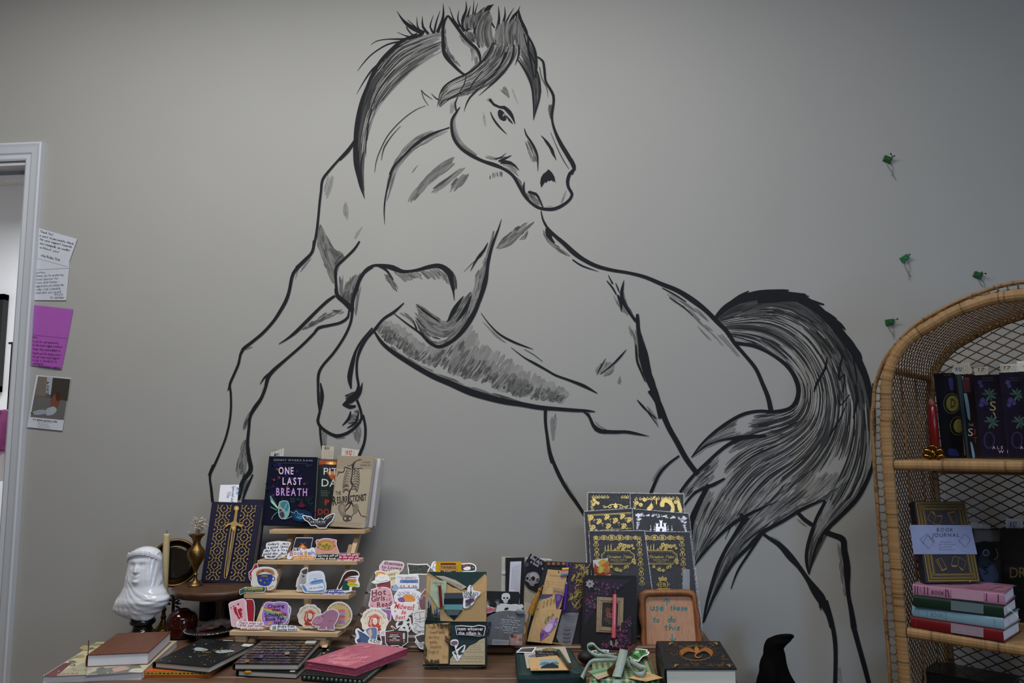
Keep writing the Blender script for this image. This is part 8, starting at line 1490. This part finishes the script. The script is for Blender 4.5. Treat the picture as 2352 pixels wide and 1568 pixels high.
pen3('russet_pen', HP(zg+.020).P(*P2(FF, 1285, 178)), HP(zg+.012).P(*P2(FF, 1060, 415)), .0062, [(0, .45, .9, 1, mat('russet_barrel', '#4a1c10', rough=.35, coat=.3), 'barrel'), (.45, .62, 1, 1, MATS['russet_barrel'], 'grip'), (.62, 1, 1.05, 1.15, M_BRASS, 'cap')], 'russet pen with a gold cap passing under the ribbon')
mk('black_pouch', *sphere(tuple(HP(ZT+.02).P(1347, 1508)), .022, 12, sz=.7), M_BLACK, None, label='small dark pouch between the floral box and gingham parcel', cat='pouch', smooth=True)
zd = ZT+.072
t = flatbook('dragon_book', [(1528, 1535), (1692.5, 1535), (1653, 1472), (1509, 1471.5)], zd, .072, mat('black_embossed', '#15161a', rough=.45, noise=.15, scale=150), mat('ivory_pages', '#cfcfc0', rough=.8, noise=.1, scale=50, stretch=(.2, .2, 40), bump=.2), 'very thick black hardcover with a gold dragon medallion at the front right corner', ct=.003, over=.004)
a = Art(HP(zd), FF, off=.0005); D1, D2 = '#7a5a30', '#4a3a24'; random.seed(41)
for _ in range(150):
    u, v = random.random(), random.random(); 
    if (abs(u-.5) < .36 and abs(v-.5) < .3): continue
    x, y = quad(.03+u*.95, .03+v*.94, [(1615, 372), (2225, 372), (2070, 137), (1555, 137)]); scroll(a, x, y, random.uniform(8, 18), random.choice((1, -1)), random.choice([D1, D2, '#5a4424']), 3, 0)
a.ring(1862, 240, 155, 66, 5, D1, 40); a.ring(1862, 240, 168, 72, 2, D2, 40)
for k in range(24): w = k/24*6.283; a.stroke([(1862+math.cos(w)*172, 240+math.sin(w)*74, 4), (1862+math.cos(w+.06)*190, 240+math.sin(w+.06)*84, 2)], 3, D1, step=0)
O_ = '#8a5324'
a.blob(S("1710,215 1740,200 1790,190 1830,205 1850,235 1800,228 1760,240 1725,262"), O_); a.blob(S("1890,215 1940,190 1990,200 2015,225 2000,268 1975,240 1930,225 1880,240"), O_); a.blob(S("1845,195 1860,178 1880,190 1890,215 1870,250 1850,235"), '#9a6230'); a.stroke(S("1868,240,16 1850,262,16 1868,280,14 1900,278,9 1915,262,4"), 12, O_)
for q in ("1730,250,2 1760,232,6 1800,222,3", "1980,250,2 1950,226,6 1905,226,3"): a.stroke(S(q), 5, '#3a2614')
for x, y, s in ((1610, 150, 1), (2060, 150, -1), (1660, 355, 1), (2180, 355, -1)): a.blob([(x, y-10), (x+s*40, y-8), (x+s*16, y+4), (x+s*10, y+18), (x, y+10)], '#8a6a34')
a.build('gold_emboss', t)
# ---- black crow on a plinth beyond the table end
FG = (1640, 1380, .13605); cpn = upright(1790, 1500, 2.12)
rows = crom([(r[0], r[1], r[2]) for r in S("562,1160,1325 578,1050,1348 598,985,1352 620,945,1340 650,905,1300 690,872,1255 730,855,1215 770,843,1185 805,838,1172 840,836,1186 900,832,1200 1000,790,1215 1100,768,1238 1200,765,1275 1300,735,1328 1382,718,1378 1550,660,1450 1800,620,1480 2050,640,1440 2250,700,1380")], 22)
V, F = [], []; n = 26
for y, x0, x1 in rows:
    A_, B_ = cpn.P(*P2(FG, x0, y)), cpn.P(*P2(FG, x1, y)); c = (A_+B_)/2; rx = (B_-A_).length/2; ry = rx*(.9 if y > 900 else .9-.0*y) if y > 640 else min(rx*.6, .012)
    for i in range(n): w = 2*math.pi*i/n; V.append(Vector((c.x+math.cos(w)*rx, c.y+math.sin(w)*ry, A_.z)))
zb2 = V[-1].z; m = len(rows)
t = thing('crow_figurine', (cpn.P(1790, 1500).x, cpn.p.y, zb2), 'matte black crow figurine with its beak pointing right beside the table end', 'figurine')
M_CROW = mat('matte_black', '#050505', rough=.95, spec=.1, noise=.1)
mk('body', V, [(r*n+i, r*n+(i+1) % n, (r+1)*n+(i+1) % n, (r+1)*n+i) for r in range(m-1) for i in range(n)]+[tuple(range(n-1, -1, -1)), tuple(range((m-1)*n, m*n))], M_CROW, t, smooth=True)
mk('wing', *sphere(tuple(t.location+Vector((-.035, -.02, .12))), .05, 14, sz=1.7, sx=.5), M_CROW, t, smooth=True)
mk('plinth', *box((t.location.x, t.location.y, zb2/2), (.22, .2, zb2), bev=.006), M_CROW, None, label='black plinth carrying the crow figurine below the picture edge', cat='plinth')
# ================================================================== CABINET CONTENTS
F5 = (2080, 820, .16585); FJ = (1960, 1040, .33677)
def jk(k, c): return mat(k, c, rough=.3, coat=.3, noise=.25, scale=40)
cov = jk('midnight_jacket', '#0a0e18'); 
def cbook(d, q, label, nm, th=.03, m=None, fr=F5): return upbook(nm, cabpl(d), S(q), th, m or cov, M_PAGES, label, fr=fr, group='dark books standing on the top cabinet shelf' if fr is F5 else None), Art(cabpl(d), fr)
t, a = cbook(.225, "395,225 740,215 810,1392 520,1390", 'black book with gold D medallions at the left of the top cabinet shelf', 'fantasy_book'); a.ring(640, 640, 112, 138, 8, '#5a5a30', 24); a.ell(650, 640, 88, 112, '#625e26', 24); a.text('D', 655, 695, 118, '#15150f', w=62, bold=True); a.ring(720, 950, 100, 125, 6, '#6a5a2c', 24); a.ell(735, 950, 70, 96, '#6a6428', 20); a.blob(S("590,300 650,290 660,450 615,440"), '#20266a'); a.blob(S("600,1260 700,1280 740,1370 600,1350"), '#1c2464'); a.words(530, 250, 640, 250, 12, '#7a7a88', 3); a.build('cover_print', t)
t, a = cbook(.19, "690,242 945,235 1062,1392 850,1390", 'red and teal book with a silver blade design second on the top cabinet shelf', 'dagger_book', m=jk('oxblood_jacket', '#180b12')); a.poly(S("705,245 770,243 880,1385 855,1385"), '#12303a'); a.blob(S("805,500 845,500 885,700 893,880 865,850 830,650"), '#5f8aa4', step=30); a.blob(S("895,1170 925,1200 960,1370 930,1385"), '#5f8aa4'); a.poly(S("780,290 880,280 905,480 810,490"), '#3c101c'); a.text('T', 790, 310, 44, '#a8b0b8', w=30); a.text('TH', 850, 310, 26, '#7a4a50', w=50); a.text('S', 900, 1090, 105, '#a8a4ac', w=66); a.text('I', 960, 1080, 90, '#7a2430', w=14); a.text('T', 968, 1185, 80, '#6a2630', w=58); a.text('THE', 905, 955, 34, '#8a8f98', w=70); a.text('I', 1052, 1335, 60, '#8a8f98', w=10); a.build('cover_print', t)
def flowerbook(d, q, dx, dy, label, nm, s):
    t, a = cbook(d, q, label, nm, m=jk('plum_jacket', '#110c20')); X = lambda v: v+dx
    for x, y, r in ((1030, 350, 40), (1050, 400, 34), (1070, 600, 48), (1050, 660, 40), (1120, 640, 34)): a.flower(X(x), y+dy, r, '#2c2660', '#423678', 6, 0, x)
    for cx, cy in ((1160, 520), (1190, 900)):
        for k in range(8): w = R(-170+k*40); a.blob([(X(cx), cy+dy), (X(cx+math.cos(w)*60-math.sin(w)*16), cy+dy+math.sin(w)*60+math.cos(w)*16), (X(cx+math.cos(w)*115), cy+dy+math.sin(w)*100), (X(cx+math.cos(w)*60+math.sin(w)*16), cy+dy+math.sin(w)*60-math.cos(w)*16)], '#30504c' if k % 2 else '#223a3a')
    a.ring(X(1160), 1150+dy, 70, 110, 26, '#1e1440', 16); a.words(X(1060), 288+dy, X(1230), 285+dy, 14, '#6a6478', 3); a.words(X(1070), 320+dy, X(1235), 317+dy, 14, '#6a6478', 3)
    if s: a.text('S', 1210, 740, 130, '#8a8450', w=85); a.poly(S("1205,760 1230,765 1262,860"), '#8a8450')
    a.text('ALE', X(1275), 1272+dy, 42, '#b0a8c0', w=150, gap=.4); a.text('W I', X(1350), 1330+dy, 46, '#b0a8c0', w=130, gap=.3); a.build('cover_print', t)
flowerbook(.15, "942,250 1300,238 1425,1394 1062,1394", 0, 0, 'purple floral book with a gold S third on the top cabinet shelf', 'floral_book', True)
flowerbook(.11, "1305,215 1590,203 1740,1400 1440,1396", 385, 0, 'second purple floral book at the picture edge of the top cabinet shelf', 'floral_book', False)
cbook(.07, "1570,200 2100,185 2300,1415 1760,1404", 'dark book cut by the picture edge on the top cabinet shelf', 'navy_book')[1]
def cslip(d, q, label, hand, col): slip(cabpl(d), S(q), F5, label, lines=9, hand=(hand, min(S(q))[0]+40, max(p[1] for p in S(q))-55, 42, col, 110, 6), paper=M_SLIP)
cslip(.205, "668,95 740,88 750,105 760,80 885,70 910,150 915,225 690,240 640,190", 'torn white slip with blue 12 above the second book of the top cabinet shelf', '$12', '#2a6a98')
cslip(.165, "945,155 1140,125 1142,238 960,250", 'white slip with black 17 above the gold S book', '17', '#1c1c20'); cslip(.125, "1305,95 1545,92 1555,205 1320,225", 'white slip with black 17 above the second purple book', '17', '#1c1c20'); cslip(.085, "1540,55 1680,50 1700,205 1560,215", 'white slip at the picture edge above the dark navy book', '1', '#2a6a98')
c = cabpl(.13).P(*P2(F5, 378, 900)); zc_ = SZ1; hgt = cabpl(.13).P(*P2(F5, 350, 690)).z-zc_
t = thing('red_candle', (c.x, c.y, zc_), 'dark red glass candle beside the books on the top cabinet shelf', 'candle'); mk('wax', *lathe([(.0125, 0), (.0125, hgt), (.010, hgt+.004), (.001, hgt+.004)], (c.x, c.y, zc_), 20), mat('red_wax', '#6a0c10', rough=.3, coat=.3), t, smooth=True); mk('top', *lathe([(.010, hgt+.003), (.008, hgt+.014), (.004, hgt+.022), (.001, hgt+.024)], (c.x, c.y, zc_), 16), mat('pink_wax', '#8a4a44', rough=.3), t, smooth=True)
c = cabpl(.045).P(*P2(F5, 380, 1290)); M_GOLD = mat('polished_gold', '#6a4c1c', rough=.22, metal=1.0, noise=.2, scale=60); parts = []
for k, (x, z) in enumerate(((-.014, .008), (.016, .008), (-.012, .022), (.014, .022), (0, .014))):
    b0 = Vector((c.x, c.y, SZ1))+CU*x+Vector((0, 0, z)); dd = CU*math.cos(.3*(1 if x > 0 else -1))+Vector((0, 0, math.sin(.3*(1 if x > 0 else -1)))); parts.append(tube([b0-dd*.010, b0-dd*.006, b0+dd*.006, b0+dd*.010], [.0055, .0068, .0068, .0055], 12)) if x else parts.append(sphere(b0, .009, 12, sz=1.5))
parts.append(tube([Vector((c.x, c.y, SZ1))+CU*(.010*math.cos(w))+Vector((0, 0, .026+.009*math.sin(w))) for w in [k*.5236 for k in range(12)]], .0035, 8, closed=True))
mk('gold_knot', *merge(*parts), M_GOLD, None, label='small shiny gold knot ornament at the left front of the top cabinet shelf', cat='ornament', smooth=True)
# the four stacked book journals
HB = .0272; st_ = [((2091.5, 1415.5), (2304, 1447.5), (2341, 1424), '#5c0c12', '#80707a', 'dark red and grey-pink journal at the bottom of the cabinet stack'), ((2095, 1390), (2305, 1419), (2347, 1399), '#6a8894', None, 'pale blue journal in shiny wrap third in the cabinet stack'), ((2097, 1367), (2305, 1392), (2344, 1374), '#0a2418', '#4f5f62', 'dark green and grey journal second in the cabinet stack'), ((2096, 1341), (2307, 1363), (2340, 1341), '#94687e', None, 'pink journal on top of the cabinet stack')]
for i, (A_, B_, C_, c1, c2, lb) in enumerate(st_):
    zt_ = SZ2+HB*(i+1); pl = HP(zt_); W0, W1 = pl.P(*A_), pl.P(*B_); dirv = (W1-W0).normalized(); dep = Vector((-dirv.y, dirv.x, 0)); dep = dep if dep.y > 0 else -dep; dpt = .138
    m = mat('journal_%d' % i, c1, rough=.4, noise=.05, coat=.2); t = flatbook('reading_journal', [W0, W1, W1+dep*dpt, W0+dep*dpt], zt_, HB-.0004, m, M_WPAGES, lb, spine=0, group=None, over=.003, ct=.002)
    fn = -dep; ps = PL(W0, fn); a = Art(ps, FJ, off=.0040)
    y0 = (893, 970, 1040, 1115)[3-i]; k_ = (.104, .12, .136, .152)[3-i]; Y = lambda x, f, y0=y0, k_=k_: y0+(x-405)*k_+f*74
    seg = lambda x0, x1, c, f0=.06, f1=.94: a.poly([(x0, Y(x0, f0)), (x1, Y(x1, f0)), (x1, Y(x1, f1)), (x0, Y(x0, f1))], c)
    if c2: seg(665, 888, c2)
    if i == 3:
        seg(670, 890, '#9c7a88')
        for x in (418, 436, 482, 504, 628, 905, 985): seg(x, x+5, '#3a1c2c', .12, .88)
        a.text('BOOK', 575, Y(575, .72), 24, '#3a1c2c', w=85, gap=.2, ang=6); a.poly([(640, Y(640, .2)), (646, Y(646, .2)), (655, Y(655, .8)), (650, Y(650, .85))], '#3a1c2c')
        for x in (455, 950): a.words(x, Y(x, .2), x+8, Y(x, .85), 22, '#7a4a60', 3)
    elif i == 1:
        for x in (418, 440, 500, 628, 960): seg(x, x+3, '#5f7f90', .15, .85)
        a.text('BOOK', 570, Y(570, .7), 24, '#5f8090', w=85, gap=.2, ang=6)
    elif i == 0: a.words(700, Y(700, .55), 860, Y(860, .55), 20, '#96808c', 3); seg(425, 428, '#8a2a30')
    a.build('spine_print', t)
    if i == 3:
        a = Art(HP(zt_), FJ, off=.0005); a.stroke(S("760,915 1020,945 1115,905 960,892"), 3, '#7a4a5c', step=0)
        for y in (905, 915, 925): a.words(800, y, 960, y+8, 12, '#8a5a70', 2)
        a.stroke(S("930,930 980,915 1020,912"), 4, '#7a4a5c'); a.build('cover_print', t)
    if i == 2: c = W1+dep*.03+Vector((0, 0, -.008)); mk('ribbon_marker', *tube([c, c+dirv*.012+Vector((0, 0, -.008)), c+dirv*.02+dep*.01+Vector((0, 0, -.02))], .0025, 4, flat=.2), M_PAPER, t)
zj = SZ2+HB*4; jp_ = lean(2191, 1340, zj, 16, 2); t = upbook('book_journal', PL(jp_.p+jp_.n*.012, jp_.n), S("420,330 760,330 866,880 503,886"), .03, mat('plum_black', '#1c141e', rough=.45, noise=.1), M_PAGES, 'black and gold book journal with vellum band standing on the pink journal', fr=FJ, ct=.003)
jf = PL(jp_.p+jp_.n*.012, jp_.n); a = Art(jf, FJ); GJ = '#9a7c3e'
def rng(k0, k1, c, fo_=1):
    Q = S("424,336 758,336 860,872 512,876"); i0, i1 = [quad(u, v, Q) for u, v in ((k0, k0*.62), (1-k0, k0*.62), (1-k0, 1-k0*.62), (k0, 1-k0*.62))], [quad(u, v, Q) for u, v in ((k1, k1*.62), (1-k1, k1*.62), (1-k1, 1-k1*.62), (k1, 1-k1*.62))]
    for e_ in range(4): f_ = (e_+1) % 4; a.poly([i0[e_], i0[f_], i1[f_], i1[e_]], c, fo_)
rng(0, .025, GJ); rng(.045, .095, '#7a6434'); rng(.12, .14, GJ); rng(.15, .16, '#8a7440')
for x, y in ((472, 378), (725, 378), (545, 825), (808, 825)): a.ell(x, y, 13, 13, '#2a2028', 10); a.ring(x, y, 12, 12, 3, '#7a6434', 10, 1); a.flower(x, y, 10, '#8a7440', '#2a2028', 4, 1)
for q in ("505,448 528,398 560,430 548,480 505,448", "560,430 606,430 590,490 548,480", "560,430 535,398", "640,408 695,398 708,470 672,480 640,408", "650,408 680,478", "562,730 598,716 636,785 605,803 562,730", "575,726 610,800", "682,704 720,712 710,768 668,764 682,704", "720,712 768,738 752,798 710,768"): a.stroke(S(q), 4, GJ, step=0, foil=1)
for q in ("528,396 548,398 560,418 545,416", "570,425 606,425 606,436 580,432", "640,408 690,396 692,404 645,414", "598,800 636,782 638,792 606,806", "668,764 710,768 700,778 672,776", "715,770 752,798 740,803"): a.poly(S(q), GJ, 1)
a.build('gold_print', t)
o = slab('vellum_band', jf, S("384,490 802,492 845,690 412,690"), .0006, mat('vellum', '#7d86a8', rough=.35, alpha=.82, noise=.04), t, FJ, off=.003); a = Art(jf, FJ, off=.004); a.text('BOOK', 625, 535, 26, '#33384e', w=110, gap=.3); a.text('JOURNAL', 630, 571, 26, '#33384e', w=185, gap=.25); 
for y in (605, 622, 640, 658): a.words(575+(y % 3)*8, y, 700, y, 9, '#4c5270', 2)
for q in ("455,590 500,550 555,600 515,650 455,590", "500,550 510,560 550,610", "720,600 760,550 800,590 765,640 720,600", "505,560 470,620"): a.stroke(S(q), 2.5, '#4c5270', step=0)
a.build('band_print', t)
slab('easel', PL(jp_.p+jp_.n*.018, jp_.n), S("640,868 800,870 790,900 650,900"), .004, M_CLEAR, None, FJ, label='clear plastic easel foot under the book journal', cat='easel')
t, a = cbook(.26, "815,515 1002,522 1045,1112 866,1112", 'book with a dark serpent and letter S behind the book journal', 'serpent_book', m=jk('slate_jacket', '#2a2e38'), fr=FJ); a.poly(S("820,520 1000,527 1000,600 830,610"), '#5c5a5a')
for y in (540, 552, 565, 578): a.words(850, y, 960, y, 8, '#8a8a8a', 1.5)
a.blob(S("840,620 890,600 960,620 985,690 960,740 920,720 940,680 900,650 860,700 850,760"), '#0d0f14', step=16); a.blob(S("850,780 900,790 960,760 990,860 900,880"), '#3a4660', step=16); a.ring(905, 680, 20, 20, 3, '#9a9aa4', 16); a.text('S', 903, 825, 48, '#0a0a0e', w=34); a.stroke(S("970,650 985,700 960,730"), 5, '#8a6a4a'); a.build('cover_print', t)
t, a = cbook(.24, "1008,512 1300,515 1330,1150 1050,1150", 'black book lettered DR at the picture edge behind the stack', 'dragon_lore_book', m=jk('black_jacket', '#0e100f'), fr=FJ); a.text('DR', 1068, 850, 72, '#5f4e2c', w=110, al='l'); a.build('cover_print', t)
slip(cabpl(.25), S("1038,445 1155,450 1158,522 1040,518"), FJ, 'white slip with blue price above the black DR book', lines=5, hand=('$12', 1065, 505, 34, '#3a5a90', 50, 4), paper=M_SLIP); slip(cabpl(.27), S("800,475 850,478 938,500 938,530 805,530"), FJ, 'pale paper slips above the serpent book', lines=2, paper=M_SLIP)
c = cabpl(.2).P(*P2(FJ, 800, 1500)); t = flatbook('archive_box', [c+CU*(-.1)+CW*(-.06), c+CU*.1+CW*(-.06), c+CU*.1+CW*.06, c+CU*(-.1)+CW*.06], SZ2-.155, SZ2-.155-SZ3, jk('black_jacket', '#0e100f'), M_BLACK, 'dark box on the lower cabinet shelf with a white slip on top', cat='box', over=.003)
slip(cabpl(.2), S("718,1530 875,1535 880,1700 715,1700"), FJ, 'white slip at the bottom picture edge on the lower cabinet shelf', lines=3, paper=M_SLIP)
# ================================================================== ON THE WALL
FN = (0, 300, .51064)
def note(q, m, label, fn, name='note', off=.004):
    o = slab(name, PL((0, -off, 0), (0, -1, 0)), S(q), .0012, m, None, FN, label=label, cat='note'); a = Art(PL((0, -off, 0), (0, -1, 0)), FN, off=.0006); fn(a); a.build('print', o)
M_NOTE = mat('note_paper', '#b9bcc4', rough=.7, noise=.02); M_MAG = mat('magenta_card', '#9a4fa0', rough=.7, noise=.03)
def n1(a):
    for i, (tx, x, y, w) in enumerate((('Thank You!', 178, 460, 62), ('e want to personally thank', 178, 478, 158), ('for your support towards', 178, 494, 150), ('ions stampede. we couldnt', 178, 512, 140), ('without you!', 178, 530, 90), ('-the Rodeo Club', 180, 562, 92))): a.hand(tx, x, y-(4 if i < 5 else 0), 9, '#2c2c34', w=w, ang=14, lw=1.3)
def n2(a): a.stroke(S("160,625 310,618"), 2, '#9a9ca4', step=0); [a.hand(tx, 163, 642+i*15, 9, '#5a5a78', w=w, ang=-3, lw=1.1) for i, (tx, w) in enumerate((('Ashley,', 45), ('thank you for promoting', 122), ('local sponsor for', 100), ('Lions and Llamas I', 105), ('appreciate you telling the', 125), ('rides club schedule', 110), ('hold what you caused', 110)))]; a.hand('-Kayla', 240, 738, 10, '#5a5a78', w=45, lw=1.1); a.hand('for september', 225, 752, 9, '#5a5a78', w=65, lw=1.1)
def n3(a): a.stroke(S("148,918 302,934"), 2, '#84408a', step=0); [a.hand(tx, 146, y, 9, '#4a2458', w=w, ang=4, lw=1.2) for tx, y, w in (('Amy,', 930, 26), ('to you for your generosity', 950, 118), ('of the local support and we', 966, 134), ('them the and added to', 984, 128), ('thank you for being such a', 1002, 130), ('of our town and support', 1018, 125), ('to be a thankful to', 1034, 110), ('community', 1048, 50))]; a.hand('Your local party committee', 172, 1060, 9, '#4a2458', w=100, ang=5, lw=1.2)
note("165,572 312,580 310,622 297,763 154,762 160,640", M_NOTE, 'white folded note with faint blue handwriting, second paper beside the door frame', n2, off=.003)
note("176,438 347,487 303,611 168,574", M_NOTE, 'white tilted thank-you note, topmost paper beside the door frame', n1)
note("155,784 328,803 304,935 276,1072 139,1054", M_MAG, 'magenta folded card with purple handwriting beside the door frame', n3)
def n4(a):
    a.poly(S("172,1104 317,1117 287,1300 137,1286"), '#54504a'); a.poly(S("172,1104 215,1108 205,1195 160,1190"), '#6a6358'); a.poly(S("235,1110 317,1117 303,1215 225,1205"), '#38342e'); a.poly(S("212,1106 238,1108 228,1188 207,1180"), '#9a9ca4')
    for i in range(4): a.text('PART'[i], 216, 1140+i*15, 11, '#1a1a1c', w=10, bold=True)
    a.poly(S("160,1192 300,1215 287,1300 137,1286"), '#5d5c5a'); a.blob(S("225,1215 250,1180 270,1178 272,1205 262,1240 240,1260 205,1275 200,1265 225,1240"), '#6a4434'); a.blob(S("248,1182 262,1172 273,1185 270,1210 255,1215"), '#4a2418'); a.blob(S("140,1268 175,1255 210,1258 205,1272 160,1278"), '#8a9098'); a.blob(S("210,1250 240,1240 255,1255 240,1275 208,1278"), '#949aa2'); a.stroke(S("138,1268 150,1272"), 4, '#1c1c1e')
    a.hand('in a glamour portrait studio', 148, 1300, 9, '#3a3a40', w=110, ang=6, lw=1.2)
    for y in (1308, 1316, 1324, 1332): a.words(170, y, 240-(y % 3)*6, y+5, 5, '#5a5a62', 1)
note("163,1098 320,1112 280,1349 121,1333", M_NOTE, 'photo print of a woman sitting on the ground with white caption border on the wall', n4, 'photo_print')
M_CLG = mat('green_plastic', '#184a1c', rough=.4, noise=.1); M_WIRE = mat('grey_wire', '#6a6a6c', rough=.5)
FW = (2000, 300, .25507)
def clip(cx, cy, ang, stalks, loops, label, green=M_CLG):
    ca, sa = math.cos(R(ang)), math.sin(R(ang)); q = [(cx+x*ca-y*sa, cy+x*sa+y*ca) for x, y in ((-36, -24), (36, -24), (36, 24), (-36, 24))]; pc = WALL.P(*P2(FW, cx, cy))
    t = thing('wall_clip', (pc.x, -.001, pc.z), label, 'clip', 'green clips stuck on the wall')
    slab('body', PL((0, -.009, 0), (0, -1, 0)), q, .009, green, t, FW); q2 = [(cx+(p[0]-cx)*.55, cy+(p[1]-cy)*.45) for p in q]; slab('raised_face', PL((0, -.011, 0), (0, -1, 0)), q2, .002, green, t, FW)
    for s in stalks: P_ = [PL((0, -.011-.002*i, 0), (0, -1, 0)).P(*P2(FW, *p)) for i, p in enumerate(S(s))]; mk('stalk', *tube(P_, .0012, 6), green, t); mk('bead', *sphere(P_[-1], .0028, 8), mat('dark_bead', '#10140f', rough=.3), t, smooth=True)
    for s in loops: mk('wire_loop', *tube([PL((0, -.004, 0), (0, -1, 0)).P(*P2(FW, *p)) for p in crom(S(s), 12)], .0008, 5), M_WIRE, t)
clip(157, 254, 22, ["190,250 195,235 190,220 180,208", "190,250 200,235 212,228"], ["145,280 155,320 190,370 215,420 228,440", "180,290 202,340 195,380 188,405"], 'green clip with two black beads highest on the wall right of the horse')
clip(312, 1145, -32, ["335,1130 350,1115"], ["308,1180 312,1230 340,1280 348,1340", "342,1175 350,1230 342,1280 365,1310"], 'bright green clip below the topmost one on the right wall', mat('bright_green', '#1a6234', rough=.4))
clip(972, 1298, 22, ["995,1295 1000,1275", "1000,1295 1015,1282 1036,1287"], ["972,1335 985,1370 1012,1405", "1000,1335 1020,1370 1030,1410"], 'green clip just above the arch of the wicker cabinet')
clip(177, 1720, -8, ["200,1710 240,1695"], ["160,1745 170,1790 200,1830 210,1870", "200,1745 205,1790 208,1850"], 'green clip between the horse tail and wicker cabinet')
